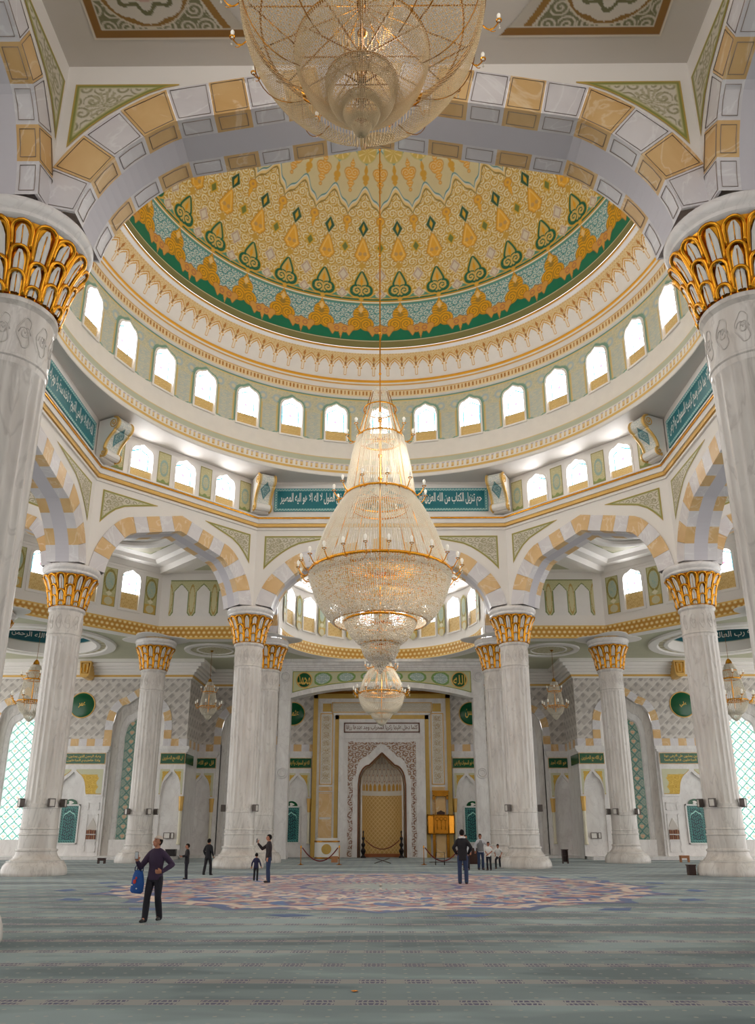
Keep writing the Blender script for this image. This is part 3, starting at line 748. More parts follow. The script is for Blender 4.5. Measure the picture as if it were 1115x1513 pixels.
# gilt drops (half step), green-gold crosses, green diamonds, hanging gilt drops
yy = (PH - 23.6) * D; dm = np.minimum.reduce([drop(xh, yy, .40, 1.34), np.hypot(np.abs(xh) - .26, yy - .34) - .20, np.hypot(np.abs(xh) - .16, yy - .14) - .15]); pt.put(ss(dm - .05, .03), (196, 138, 40)); pt.put(ss(dm, .03), (238, 178, 56), .3)
pt.put(ss(np.abs(dm + .12) - .025, .02), (250, 214, 120), .5); pt.put(ss(np.hypot(np.abs(xh) - .15, yy - .42) - .11, .03), (206, 160, 96)); pt.put(ss(rhomb(xh, (PH - 22.3) * D, .26, .26), .1), (214, 168, 70), .4)
q = np.minimum(rhomb(X, (PH - 27.2) * D, .28, .42), np.hypot(np.abs(X) - .17, (PH - 27.2) * D) - .12); pt.put(ss(q - .02, .05), (222, 176, 60), .4); pt.put(ss(q + .35, .06), (120, 130, 60))
q = rhomb(xh, (PH - 32.2) * D, .31, .48); pt.put(ss(q - .12, .06), (222, 196, 140)); pt.put(ss(q, .05), (24, 84, 56)); pt.put(ss(rhomb(xh, (PH - 32.2) * D, .11, .26), .1), (226, 176, 50), .6)
yy = (35.5 - PH) * D; dm = np.minimum.reduce([np.hypot(X, yy - .28) - .22, np.hypot(np.abs(X) - .10, yy - .3) - .14, rhomb(X, yy - .65, .12, .42) * .3]); pt.put(ss(dm - .04, .03), (190, 124, 36)); pt.put(ss(dm, .03), (232, 176, 56), .7)
pt.put(ss(np.hypot(X, yy - .28) - .08, .02), (196, 140, 70))
# zigzag collar and beige crown field
zig = 37.4 + 5.4 * np.clip(np.abs(U_) * 2, 0, 1) + 0.35 * np.sin(np.abs(U_) * 2 * PI * 3)
pt.put(ss((zig - 1.9 - PH) * 1.0, .15), (150, 122, 44)); pt.put(ss((zig - 1.35 - PH), .12), (236, 208, 142)); pt.put(ss((zig - .55 - PH), .1), (226, 220, 210)); pt.put(ss((zig - .1 - PH), .1), (70, 140, 150)); pt.put(ss((zig + .3 - PH), .1), (218, 204, 160))
yy = (48.6 - PH) * D; um = np.minimum.reduce([np.hypot(X, yy - .62) - .36, np.hypot(np.abs(X) - .2, yy - .52) - .22, rhomb(X, yy - .1, .14, .3) * .3, rhomb(X, yy - 1.12, .2, .3) * .3, np.hypot(X, yy - 1.5) - .07])
pt.put(ss(um - .03, .03), (196, 136, 44)); pt.put(ss(um, .03), (228, 168, 66), .5); tt = np.mod(np.hypot(np.abs(X) - .17, yy - .55) * 7 - np.arctan2(yy - .55, np.abs(X) - .17) / (2 * PI), 1); pt.put(ss(um + .03, .03) * (np.abs(tt - .5) < .15), (236, 206, 150))
q = np.minimum.reduce([np.hypot(xh, (PH - 45.0) * D) - .2, rhomb(xh, (PH - 46.8) * D, .12, .4) * .3, rhomb(xh, (PH - 43.9) * D, .16, .22) * .3]); pt.put(ss(q, .03), (212, 160, 50), .5)
tz = 48.1 + 2.6 * np.clip(1 - np.abs(U_) * 2, 0, 1) * 1.4
up_ = ss(tz - PH, .12); pt.put(up_, (110, 160, 158)); pt.put(ss(tz + .45 - PH, .1), (206, 214, 204)); pt.put(ss(tz + .9 - PH, .1), (218, 204, 160))
q = np.hypot(xh, (PH - 51.2) * D) - .52; pt.put(ss(q - .06, .03), (200, 190, 120)); pt.put(ss(q, .03), (214, 184, 96), .3); pt.put(ss(q, .03) * (np.abs(np.mod(np.arctan2((PH - 51.2) * D, xh) / PI * 4, 1) - .5) < .12), (236, 214, 150))
pt.put((PH > 57) * scroll(U_ * 2, PH * D, .4, 2.2, .2, .15), (226, 200, 130))
Cc = np.concatenate([pt.c[:-1]] * NP + [pt.c[-1:]], 0)
A = ((np.arange(Cc.shape[0]) / npu) - 0.5)[:, None] * 2 * PI / NP
rr = R0 * np.cos(R(1) * ph); z = ZC + R0 * np.sin(R(1) * ph)
# keep full detail on the half of the dome that faces the room's camera side, coarser behind
P = np.stack([rr * np.sin(A), rr * np.cos(A), z + 0 * A], -1)
half = np.cos(A[:, 0]) > -0.30
Pf, Cf = P[half], Cc[half]
# half is cyclic: A runs from -5.6 deg to 354 deg, so roll to make it contiguous
k0 = int(np.argmax(~half)); Pr = np.roll(P[:-1], -k0, 0); Cr = np.roll(Cc[:-1], -k0, 0); hr = np.roll(half[:-1], -k0)
i0 = int(np.argmax(hr)); n1 = int(hr.sum())
seg = np.arange(i0 - 1, i0 + n1 + 1) % len(Pr)
o = painted('ceiling_dome', Pr[seg], Cr[seg], None, smooth=True); tag(o, kind='structure')
rest = np.r_[np.arange(i0 + n1, len(Pr), 4), len(Pr) - 1, np.arange(0, i0 + 1, 4), i0 - 1 if i0 else 0]
rest = np.r_[np.arange(i0 + n1, i0 + len(Pr), 4), i0 + len(Pr) - 1 + 0] % len(Pr)
vs = np.r_[np.arange(0, 600, 3), 599]
painted('ceiling_dome_rear', Pr[rest][:, vs], Cr[rest][:, vs], o, smooth=True)
# ------------------------------------------------------------------ octagon upper band: windows, ornament panels, calligraphy, brackets
def pframe(parent_matrix, P): return P @ np.array(parent_matrix.to_3x3()).T + np.array(parent_matrix.translation)
def panel_rect(name, x0, x1, z0, z1, y, painter, parent, nx=30, nz=50, mat=None, mask=None):
    X = np.linspace(x0, x1, nx)[:, None] + np.zeros((1, nz)); Z = np.linspace(z0, z1, nz)[None] + np.zeros((nx, 1))
    pt = painter(X, Z, x0, x1, z0, z1)
    k = mask(X, Z) if mask is not None else None
    return painted(name, np.stack([X, np.full_like(X, y), Z], -1), pt.c, parent, mat, keep=k)
def orn_cream(X, Z, x0, x1, z0, z1):
    pt = Paint(X.shape, (206, 196, 150)); cx = (x0 + x1) / 2; cz = (z0 + z1) / 2; w = (x1 - x0) / 2; h = (z1 - z0) / 2
    pt.put(scroll(X, Z, .24, 1.7, .2, .2), (182, 176, 128)); q = np.abs(np.hypot((X - cx) / w, (Z - cz) / h * 1.2) - .55)
    pt.put(q < .10, (150, 172, 160)); pt.put((np.hypot((X - cx) / w, (Z - cz) / h * 1.2) < .45) * scroll(X, Z, .2, 1.6, .2, .2), (160, 176, 168))
    d = np.minimum(np.minimum(X - x0, x1 - X), np.minimum(Z - z0, z1 - Z))
    pt.put((Z < z0 + .18 + .06 * np.cos((X - cx) / w * 6)), (132, 148, 84)); pt.put(d < .05, (150, 140, 84)); return pt
for nm in ('wall_northeast', 'wall_northwest', 'wall_southeast', 'wall_southwest'):
    w = walls[nm]; root_m = w.matrix_world.copy()
    for x in (-2.62, 0, 2.62):
        o = new_window(); window_parts(o, 0.62, 19.46, 19.98, 20.75, 21.36, 0.30, 0.10); o.parent = None
        o.matrix_world = root_m @ Matrix.Translation((x, -0.72, 0))
    for x in (-4.0, -1.31, 1.31, 4.0): panel_rect('ornament_panel', x - .38, x + .38, 19.52, 21.35, -0.735, orn_cream, w)
VERSE = 'حم تنزيل الكتاب من الله العزيز العليم غافر الذنب وقابل التوب شديد العقاب ذي الطول لا اله الا هو اليه المصير'
KURSI = 'الله لا اله الا هو الحي القيوم لا تاخذه سنة ولا نوم له ما في السموات وما في الارض من ذا الذي يشفع عنده الا باذنه'
def orn_border(X, Z, x0, x1, z0, z1):
    pt = Paint(X.shape, (176, 204, 198)); d = np.minimum(np.minimum(X - x0, x1 - X), np.minimum(Z - z0, z1 - Z))
    pt.put((np.mod(X * 6, 1) < .5) ^ (np.mod(Z * 6, 1) < .5), (96, 162, 164)); pt.put(d < .03, (30, 120, 130)); pt.put((d > .17) & (d < .20), (30, 120, 130)); return pt
for nm, txt, lab in (('wall_north', VERSE, 'teal panel of white Arabic calligraphy above the far central arch'), ('wall_west', KURSI, 'teal panel of white Arabic calligraphy high on the left wall'), ('wall_east', 'يعلم ما بين ايديهم وما خلفهم ولا يحيطون بشيء من علمه الا بما شاء وسع كرسيه السموات والارض', 'teal panel of white Arabic calligraphy high on the right wall')):
    fr = walls[nm].matrix_world.copy()
    t = thing('calligraphy_sign', lab, 'sign', group='teal calligraphy panels'); t.matrix_world = fr @ Matrix.Translation((0, -0.74, 0))
    b = MB(); b.box(-6.32, -0.05, 19.74, 6.32, 0.02, 21.2); b.build('board', M['teal'], t)
    nx = 505
    def msk(X, Z): return (np.minimum(6.32 - np.abs(X), np.minimum(Z - 19.74, 21.2 - Z)) < .215)
    panel_rect('border', -6.32, 6.32, 19.74, 21.2, -0.056, orn_border, t, nx, 60, mask=msk)
    lettering('lettering', txt, M['white_ink'], t, -5.95, 5.95, 20.02, 20.92, -0.058)
# scroll brackets at the octagon corners
def make_bracket():
    t = thing('scroll_bracket', 'x', 'bracket', group='scroll brackets under the dome ring')
    # side profile (y towards the room is negative, z)
    pr = [(0, 21.545), (-1.00, 21.545)]
    for i in range(9): th = PI / 2 + PI * i / 8 * 0.95; pr.append((-1.02 + 0.34 * math.cos(th), 21.20 + 0.34 * math.sin(th)))
    pr += [(-1.12, 20.80), (-0.86, 20.60), (-0.66, 20.38), (-0.54, 20.14), (-0.50, 19.95)]
    for i in range(9): th = PI / 2 + PI * i / 8 * 1.35; pr.append((-0.52 + 0.20 * math.cos(th), 19.70 + 0.20 * math.sin(th)))
    pr += [(-0.34, 19.46), (0, 19.46)]
    w = 0.50; b = MB(); n = len(pr)
    vs = [(-w, y, z) for y, z in pr] + [(w, y, z) for y, z in pr]
    b.add(vs, [tuple(range(n)), tuple(reversed(range(n, 2 * n)))], 1)
    b.add(vs, [(i, i + n, (i + 1) % n + n, (i + 1) % n) for i in range(n)], 0)
    b.build('body', [M['plaster'], M['plaster']], t)
    e = MB()
    for s in (-1, 1):
        e.tube([(s * (w - .02), y - 0.01, z) for y, z in pr[1:-1]], 0.055, 6)
        for cy, cz, r, k in ((-1.02, 21.22, .30, 2.2), (-0.52, 19.70, .16, 1.6)):
            e.tube([(s * (w + .02), cy + r * (1 - i / 30) * math.cos(i / 30 * k * 2 * PI + PI / 2), cz + r * (1 - i / 30) * math.sin(i / 30 * k * 2 * PI + PI / 2)) for i in range(29)], 0.028, 5)
    e.build('gilt_edge', M['gold_paint'], t)
    # painted face following the S curve
    path = resample([p for p in pr[4:21]], 60); nx = 30
    L = np.r_[0, np.cumsum(np.hypot(*np.diff(path, axis=0).T))]
    T = np.gradient(path, axis=0); T /= np.hypot(T[:, 0], T[:, 1])[:, None]; N = np.stack([T[:, 1], -T[:, 0]], -1)
    if np.mean(N[:, 0]) > 0: N = -N
    Q = path + N * 0.02
    X = np.linspace(-.42, .42, nx)[:, None] + 0 * L[None]; LL = L[None] + 0 * X
    pt = Paint(X.shape, (226, 222, 212)); pt.put(scroll(X, LL, .26, 1.8, .2, .2), (176, 186, 186))
    mid = L[-1] * 0.45; q = rhomb(X, LL - mid, .30, .62); pt.put(ss(q - .12, .05), (226, 222, 206)); pt.put(ss(q, .05), (84, 132, 138)); pt.put(ss(q + .25, .1) * scroll(X, LL, .16, 1.6, .2, .2), (190, 208, 204))
    pt.put(np.abs(X) > .36, (216, 190, 130)); pt.put(LL > L[-1] * .88, (234, 230, 226))
    painted('painted_face', np.stack([X, Q[None, :, 0] + 0 * X, Q[None, :, 1] + 0 * X], -1), pt.c, t)
    return t
br0 = make_bracket(); first = True
for sx, sy, lab in ((-1, 1, 'scroll bracket at the left end of the far teal calligraphy panel'), (1, 1, 'scroll bracket at the right end of the far teal calligraphy panel'),
                    (-2, 1, 'scroll bracket at left beside the slanting left teal calligraphy panel'), (2, 1, 'scroll bracket at right beside the slanting right teal calligraphy panel'),):
    if abs(sx) == 1: c = Vector((math.copysign(7.27, sx), 14.28, 0))
    else: c = Vector((math.copysign(14.28, sx), 7.27, 0))
    a = math.atan2(c.x, c.y); p = c * .98
    if first: o = br0; first = False; o.location = p; o.rotation_euler = (0, 0, -a); o['label'] = lab
    else: copy_thing(br0, lab, p, -a)

# ------------------------------------------------------------------ bays: clerestory walls with gold lattice band
def band_paint(X, Z, x0, x1, z0, z1):
    pt = Paint(X.shape, (196, 140, 48)); s = .34
    j = np.floor(Z / (s * .87)); uu = X / s + .5 * np.mod(j, 2); x = uu - np.floor(uu) - .5; y = Z / (s * .87) - j - .5
    q = np.maximum(np.abs(x), np.abs(x) * .5 + np.abs(y) * .87); pt.put(ss(q - .30, .05), (232, 206, 140)); pt.put(ss(q - .14, .04), (240, 226, 178))
    pt.put((z1 - Z < .07) | (Z - z0 < .07), (226, 184, 96)); pt.c[..., 3] = .35; return pt
ZB = 13.93
def bay_wall(nm, cx, cy, ang, half, wins=()):
    fr = wallmat(cx, cy, R(ang)); b = MB(); holed(b, -half, half, ZB, 19.1, 0, [(x, .70, 15.5, 17.6, 18.26) for x in wins]); b.add([(-half, 0, ZB), (half, 0, ZB), (half, .8, ZB), (-half, .8, ZB)], [(0, 1, 2, 3)]); w = b.build(nm, M['plaster'], fix=False); w.matrix_world = fr; tag(w, kind='structure')
    b = MB(); h2 = half - 0.03; b.box(-h2, -0.10, ZB, h2, 0.0, ZB + 0.86); b.build('band_course', M['gold_paint'], w)
    panel_rect('gold_lattice_band', -h2, h2, ZB + .02, ZB + .86, -0.105, band_paint, w, int(h2 * 2 / .035), 26)
    return w, fr
def orn_sage(X, Z, x0, x1, z0, z1):
    pt = Paint(X.shape, (196, 192, 140)); cx = (x0 + x1) / 2; w = (x1 - x0) / 2; h = z1 - z0
    pt.put(scroll(X, Z, .3, 1.7, .16, .2), (178, 174, 122)); zc = z0 + h * .66
    q = np.hypot((X - cx) / (w * .8), (Z - zc) / (h * .27)); pt.put(np.abs(q - 1) < .12, (150, 136, 66)); pt.put(q < .86, (186, 192, 164)); pt.put((q < .8) * scroll(X, Z, .22, 1.6, .2, .2), (150, 182, 178))
    q = np.hypot((X - cx) / (w * .62), (Z - z0 - h * .13) / (h * .10)); pt.put((Z < z0 + h * .26), (204, 168, 82)); pt.put(q < 1, (206, 200, 164)); pt.put(rhomb(X - cx, Z - z0 - h * .33, w * .5, h * .07) < 0, (226, 220, 190))
    d = np.minimum(np.minimum(X - x0, x1 - X), np.minimum(Z - z0, z1 - Z)); pt.put(d < .05, (146, 142, 80)); return pt
def blind_paint(X, Z, x0, x1, z0, z1):
    pt = Paint(X.shape, (234, 230, 226)); cx = (x0 + x1) / 2; per = 1.5
    xx = np.mod(X - cx + per / 2 * 0 , per) - per / 2      # arch openings centred
    ax = np.abs(xx); op = 0.46
    archz = z1 - .32 - .50 * np.clip(ax / op, 0, 1) ** 1.2
    solid = ((ax > op) | (Z > archz)) & (Z > z0 + .0 + np.clip((per / 2 - ax), 0, 1) * 0 + np.clip(.14 - (per / 2 - ax) * 0, 0, 1) * 0)
    tongue = (ax > op) & (Z < z0 + .35) & ((per / 2 - ax) > .30 - 0 * Z) 
    solid &= ~((Z < z0 + .22) & ((per / 2 - ax) > .12 + (Z - z0) * .7))
    pt.put(solid, (196, 194, 148)); e = solid & (((ax > op) & (ax < op + .07) & (Z < z1 - .8)) | (z1 - Z < .08) | ((Z < archz + .08) & (ax <= op)) | ((Z < z0 + .30) & ((per / 2 - ax) > .04 + (Z - z0) * .6))); pt.put(solid, (200, 197, 152)); pt.put(solid & (scroll(X, Z, .3, 1.5, .16, .2) > .5), (188, 184, 134)); pt.put(e, (122, 132, 78))
    pt.put(solid & (np.hypot((per / 2 - ax) / .16, (Z - (z0 + z1) / 2 + .1) / .95) < 1) , (206, 198, 152)); pt.put(solid & (np.abs(np.hypot((per / 2 - ax) / .18, (Z - (z0 + z1) / 2 + .1) / .98) - 1) < .1), (182, 152, 84)); return pt
for sx in (-1, 1):
    nm = 'west' if sx < 0 else 'east'
    # straight wall over columns at y=22.5
    w, fr = bay_wall('wall_%s_bay_far' % nm, sx * 11.25, 22.15, 0, 3.95)
    panel_rect('blind_arcade', -3.0, 3.0, 15.5, 18.02, -0.02, blind_paint, w, 200, 90)
    w, fr = bay_wall('wall_%s_bay_corner' % nm, sx * 18.50, 18.50, sx * 45, 5.3, (-2.93, 0, 2.93))
    for x in (-2.93, 0, 2.93):
        o = new_window(); window_parts(o, 0.64, 15.56, 16.67, 17.6, 18.22, 0.30, 0.16); o.matrix_world = fr @ Matrix.Translation((x, 0, 0))
    for x in (-4.4, -1.47, 1.47, 4.4): panel_rect('ornament_panel', x - .45, x + .45, 15.5, 18.05, -0.02, orn_sage, w)
    w, fr = bay_wall('wall_%s_bay_side' % nm, sx * 22.15, 11.25, sx * 90, 3.95)
    panel_rect('blind_arcade', -3.0, 3.0, 15.5, 18.02, -0.02, blind_paint, w, 200, 90)
    # ceiling of the bay
    c = Vector((sx * 15, 15, 0))
    hexa = [(7.0, 14.5), (7.0, 22.6), (15.1, 22.6), (22.6, 15.1), (22.6, 7.0), (14.5, 7.0)]
    b = MB(); b.add([(sx * x, y, 19.0) for x, y in hexa], [(0, 1, 2, 3, 4, 5)])
    ce = b.build('ceiling_bay_%s' % nm, M['plaster']); tag(ce, kind='structure')
    b = MB()   # rotated square coffer: sloping cove and two beams
    def sq(r, z): return [(sx * 15 + sx * dx * r, 15 + dy * r, z) for dx, dy in ((0, 1), (1, 0), (0, -1), (-1, 0))]
    vs = sq(7.6, 18.42) + sq(6.9, 18.42) + sq(6.7, 18.75) + sq(6.0, 18.80) + sq(5.7, 19.0)
    b.add(vs, [(k * 4 + i, k * 4 + (i + 1) % 4, k * 4 + 4 + (i + 1) % 4, k * 4 + 4 + i) for k in range(4) for i in range(4)])
    for (ax_, ay_), (bx_, by_) in (((0, 7.5), (-7.5, 0)), ((7.5, 0), (0, -7.5))):
        d = Vector((bx_ - ax_, by_ - ay_)).normalized(); nn = Vector((d.y, -d.x)) * .38; A_, B_ = Vector((ax_, ay_)), Vector((bx_, by_)); P4 = [A_ + nn, B_ + nn, B_ - nn, A_ - nn]
        b.add([(sx * 15 - sx * x * (1), 15 + y, z) for z in (18.25, 19.0) for x, y in [(-p.x if False else p.x, p.y) for p in P4]], [(0, 1, 2, 3), (0, 4, 5, 1), (1, 5, 6, 2), (2, 6, 7, 3), (3, 7, 4, 0)])
    b.build('ceiling_beams', M['plaster'], ce, fix=False)
    b = MB(); T3 = [(7.4, 22.6), (15.2, 22.6), (7.4, 14.8)]; T4 = [(22.6, 7.4), (22.6, 15.2), (14.8, 7.4)]
    for T in (T3, T4): b.add([(sx * x, y, 18.5) for x, y in T], [(0, 1, 2)])
    b.build('side_ceiling', M['plaster'], ce, fix=False)
    b = MB()
    for (c0, c1, c2_) in (((8.6, 21.4), (12.6, 21.4), (8.6, 17.4)), ((21.4, 8.6), (21.4, 12.6), (17.4, 8.6))): b.add([(sx * x, y, 18.49) for x, y in (c0, c1, c2_)], [(0, 1, 2)])
    b.build('painted_triangle', M['sage'], ce, fix=False)
    b = MB(); b.lathe([(2.35, 18.98), (2.40, 18.80), (2.62, 18.72), (2.95, 18.80), (3.0, 18.99)], 56, cx=sx * 15, cy=15); b.build('ceiling_ring', M['plaster'], ce)
    # cupola painted disc
    rr = np.linspace(0.02, 2.4, 50)[None]; th = np.linspace(0, 2 * PI, 161)[:, None]
    pt = Paint((161, 50), (186, 156, 84)); pt.put(scroll(th * 2.2, rr, .4, 1.8, .2, .2), (216, 196, 140)); pt.put(np.abs(np.mod(th / (2 * PI) * 16, 1) - .5) + 0 * rr < .12, (126, 136, 74)); pt.put((rr > 2.2) + 0 * th, (206, 150, 70)); pt.put((rr < .6) + 0 * th, (150, 84, 44))
    painted('painted_cupola', np.stack([sx * 15 + rr * np.cos(th), 15 + rr * np.sin(th), 18.95 + 1.0 * np.sqrt(np.clip(1 - (rr / 2.45) ** 2, 0, 1)) + 0 * th - .1], -1), pt.c, ce)
    # painted ceiling corners between ring and beams
    for k in range(4):
        X = np.linspace(-1, 1, 60)[:, None] + np.zeros((1, 30)); v = np.linspace(0, 1, 30)[None]
        hw = 2.6; x = X * hw; lo = np.sqrt(np.clip(3.15 ** 2 - x ** 2, 0, None)); hi = 4.55 - np.abs(x); k2 = hi > lo + .02
        y = lo + (np.maximum(hi, lo) - lo) * v
        d = np.minimum(y - lo, hi - y); pt = Paint(X.shape, (214, 208, 178)); pt.put(scroll(x, y, .4, 1.8, .2, .2), (190, 184, 146)); pt.put(d < .10, (128, 140, 84)); pt.put(np.hypot(x / .9, (y - 3.7) / .32) < 1, (212, 206, 184))
        a = k * PI / 2; xx = x * math.cos(a) + y * math.sin(a); yy = -x * math.sin(a) + y * math.cos(a)
        painted('painted_corner', np.stack([sx * 15 + xx, 15 + yy, np.full_like(xx, 18.97)], -1), pt.c, ce, keep=k2 + np.zeros(v.shape, bool))
    # side bay ceiling
    b = MB(); b.box(sx * 15.2, -8, 18.4, sx * 23, 7.2, 18.7); o = b.build('ceiling_side_bay_%s' % nm, M['plaster']); tag(o, kind='structure')
    w, fr = bay_wall('wall_%s_side_bay_end' % nm, sx * 22.15, 0, sx * 90, 7.3, (-4.4, -1.47, 1.47, 4.4))
    for x in (-4.4, -1.47, 1.47, 4.4):
        o = new_window(); window_parts(o, 0.64, 15.56, 16.67, 17.6, 18.22, 0.30, 0.16); o.matrix_world = fr @ Matrix.Translation((x, 0, 0))
# bays beside the camera: plain clerestory and ceilings, mostly outside the picture
for sx in (-1, 1):
    nm = 'west' if sx < 0 else 'east'
    bay_wall('wall_%s_near_bay_corner' % nm, sx * 18.50, -18.50, sx * 135, 5.3, ())
    bay_wall('wall_%s_near_bay_side' % nm, sx * 22.15, -11.25, sx * 90, 3.95, ())
    bay_wall('wall_%s_near_bay_far' % nm, sx * 11.25, -22.15, 180, 3.95, ())
    b = MB(); b.add([(sx * x, y, 18.5) for x, y in ((7.0, -14.5), (7.0, -22.6), (15.1, -22.6), (22.6, -15.1), (22.6, -6.8), (15.0, -7.0))], [(0, 1, 2, 3, 4, 5)]); b.box(sx * 15.2, -7.2, 18.6, sx * 23, -6, 18.9)
    o = b.build('ceiling_near_corner_bay_%s' % nm, M['plaster']); tag(o, kind='structure')
# apse over the mihrab bay
AR = 6.75; ACY = 22.5
b = MB(); holed(b, -AR * PI / 2, AR * PI / 2, ZB + .86, 18.5, 0, [(AR * R(20.6 * (k - 3.5)), .66, 15.5, 17.55, 18.17) for k in range(8)], bend=lambda x, z: (AR * math.sin(x / AR), ACY + AR * math.cos(x / AR), z), step=.4)
for s_ in (-1, 1): b.add([(s_ * AR, 21.3, ZB), (s_ * AR, ACY, ZB), (s_ * AR, ACY, 18.5), (s_ * AR, 21.3, 18.5)], [(0, 1, 2, 3)])
b.lathe([(AR + .8, ZB), (AR - .1, ZB), (AR - .1, ZB + .86), (AR, ZB + .86)], 60, cx=0, cy=ACY, a0=-PI / 2, a1=PI / 2, smooth=False)
ap = b.build('wall_apse', M['plaster'], fix=False); tag(ap, kind='structure')
th = np.linspace(-PI / 2, PI / 2, 620)[:, None]; zv = np.linspace(ZB + .02, ZB + .86, 26)[None]; rr_ = AR - .107
pt = band_paint(th * AR + 0 * zv, zv + 0 * th, 0, 0, ZB + .02, ZB + .86)
painted('gold_lattice_band', np.stack([rr_ * np.sin(th) + 0 * zv, ACY + rr_ * np.cos(th) + 0 * zv, zv + 0 * th], -1), pt.c, ap)
for k in range(8):
    a = R(20.6 * (k - 3.5)); o = new_window(); window_parts(o, 0.62, 15.56, 16.67, 17.55, 18.15, 0.26, 0.10)
    o.location = (AR * .993 * math.sin(a), ACY + AR * .993 * math.cos(a), 0); o.rotation_euler = (0, 0, -a)
for k in range(9):
    a = R(20.6 * (k - 4)); X = np.linspace(-.34, .34, 24)[:, None] + np.zeros((1, 60)); Z = np.linspace(15.35, 18.05, 60)[None] + np.zeros((24, 1))
    pt = orn_sage(X, Z, -.34, .34, 15.35, 18.05); kp = (Z > 15.35 + np.abs(X) * .8) & (Z < 18.05 - np.abs(X) * .8)
    Pn = np.stack([X, np.full_like(X, AR * .985), Z], -1); ca, sa = math.cos(a), math.sin(a)
    painted('ornament_panel', np.stack([Pn[..., 0] * ca + Pn[..., 1] * sa, ACY - Pn[..., 0] * sa + Pn[..., 1] * ca, Pn[..., 2]], -1), pt.c, ap, keep=kp)
b = MB(); vs = [(-7.6, 15.2, 18.45), (7.6, 15.2, 18.45), (7.6, ACY, 18.45)] + [((AR + .1) * math.cos(t), ACY + (AR + .1) * math.sin(t), 18.45) for t in np.linspace(0, PI, 40)] + [(-7.6, ACY, 18.45)]
b.add(vs, [tuple(range(len(vs)))]); ce = b.build('ceiling_mihrab_bay', M['plaster']); tag(ce, kind='structure')
rr = np.linspace(0.02, 4.9, 60)[None]; th = np.linspace(0, 2 * PI, 241)[:, None]
pt = Paint((241, 60), (196, 188, 140)); pt.put(scroll(th * 4, rr, .6, 1.9, .2, .2), (166, 150, 92)); pt.put((rr > 4.7) + 0 * th, (160, 146, 84)); pt.put(((rr > 3.4) & (rr < 3.6)) + 0 * th, (150, 138, 80)); pt.put((rr < 3.4) * scroll(th * 3, rr, .5, 1.8, .2, .2), (150, 172, 160))
painted('painted_ceiling', np.stack([rr * np.cos(th), 21.2 + rr * np.sin(th), np.full((241, 60), 18.43)], -1), pt.c, ce)
# ceiling of the bay nearest the camera
b = MB(); b.box(-7.2, -23, 17.9, 7.2, -15.3, 18.2); ce = b.build('ceiling_near_bay', M['plaster2']); tag(ce, kind='structure')
nx, ny = 420, 170
X = np.linspace(-6.05, 6.05, nx)[:, None] + np.zeros((1, ny)); Y = np.linspace(-21.15, -16.35, ny)[None] + np.zeros((nx, 1))
pt = Paint(X.shape, (120, 118, 86)); d = np.minimum(6.05 - np.abs(X), np.minimum(Y + 21.15, -16.35 - Y)); Rc = np.hypot(X, Y + 18.75)
pt.put(scroll(X, Y, .42, 1.9, .2, .15), (206, 196, 180))
for cx in (-4.75, 4.75):
    for cy in (-17.62, -19.88):
        q = np.hypot(X - cx, Y - cy); an = np.arctan2(Y - cy, X - cx)
        pt.put(q < 1.02, (206, 196, 176)); pt.put(q < .98, (142, 106, 50)); pt.put(q < .86 + .07 * np.abs(np.cos(an * 4)), (208, 200, 188)); pt.put((q < .80) & (np.abs(q - .62 - .08 * np.cos(an * 8)) < .05), (110, 108, 74))
        pt.put(q < .46, (196, 160, 150)); pt.put((q < .44) & (np.abs(np.mod(an / PI * 2 + q * 2, 1) - .5) < .15), (30, 130, 128)); pt.put(q < .13, (206, 150, 150))
pt.put((Rc < 3.95), (206, 198, 184)); pt.put(Rc < 3.9, (150, 112, 52)); pt.put(Rc < 3.75, (196, 188, 176))
pt.put(d < .25, (206, 198, 184)); pt.put((d < .22), (142, 100, 44)); pt.put(d < .03, (220, 210, 196))
painted('painted_ceiling', np.stack([X, Y, np.full_like(X, 17.885)], -1), pt.c, ce, keep=(Rc > 3.5))
# ------------------------------------------------------------------ outer hall: ceiling, walls, cornice, tall windows
ZCE = 13.95
xs = np.arange(-34, 34.01, .25); ys = np.arange(-24, 34.01, .25)
X = xs[:, None] + 0 * ys[None]; Y = ys[None] + 0 * X
ax, ay = np.abs(X), np.abs(Y)
inside = (np.maximum(ax, ay) < 22.6) & (ax + ay < 37.7)
apse = (np.hypot(X, Y - 22.5) < AR + .5) & (Y > 20)
CUP = [(-22.7, 22.7), (22.7, 22.7)]
hole = np.zeros_like(X, bool)
for cx, cy in CUP: hole |= np.hypot(X - cx, Y - cy) < 3.5
keep = ~(inside | apse | hole)
pt = Paint(X.shape, (188, 187, 160))
ce = painted('ceiling_hall', np.stack([X, Y, np.full_like(X, ZCE)], -1), pt.c, None, keep=keep); tag(ce, kind='structure')
b = MB()
for cx, cy in CUP:
    b.lathe([(4.75, ZCE + .02), (4.70, ZCE - .14), (4.15, ZCE - .14), (4.05, ZCE - .05), (3.72, ZCE - .05), (3.68, ZCE - .12), (3.45, ZCE - .12), (3.42, ZCE + .5)], 72, cx=cx, cy=cy)
    b.lathe([(3.42, ZCE + .5), (3.42, ZCE + 1.75), (3.1, ZCE + 1.8), (3.1, ZCE + 2.0), (2.4, ZCE + 2.5), (1.2, ZCE + 2.9), (0.05, ZCE + 3.0)], 72, cx=cx, cy=cy)
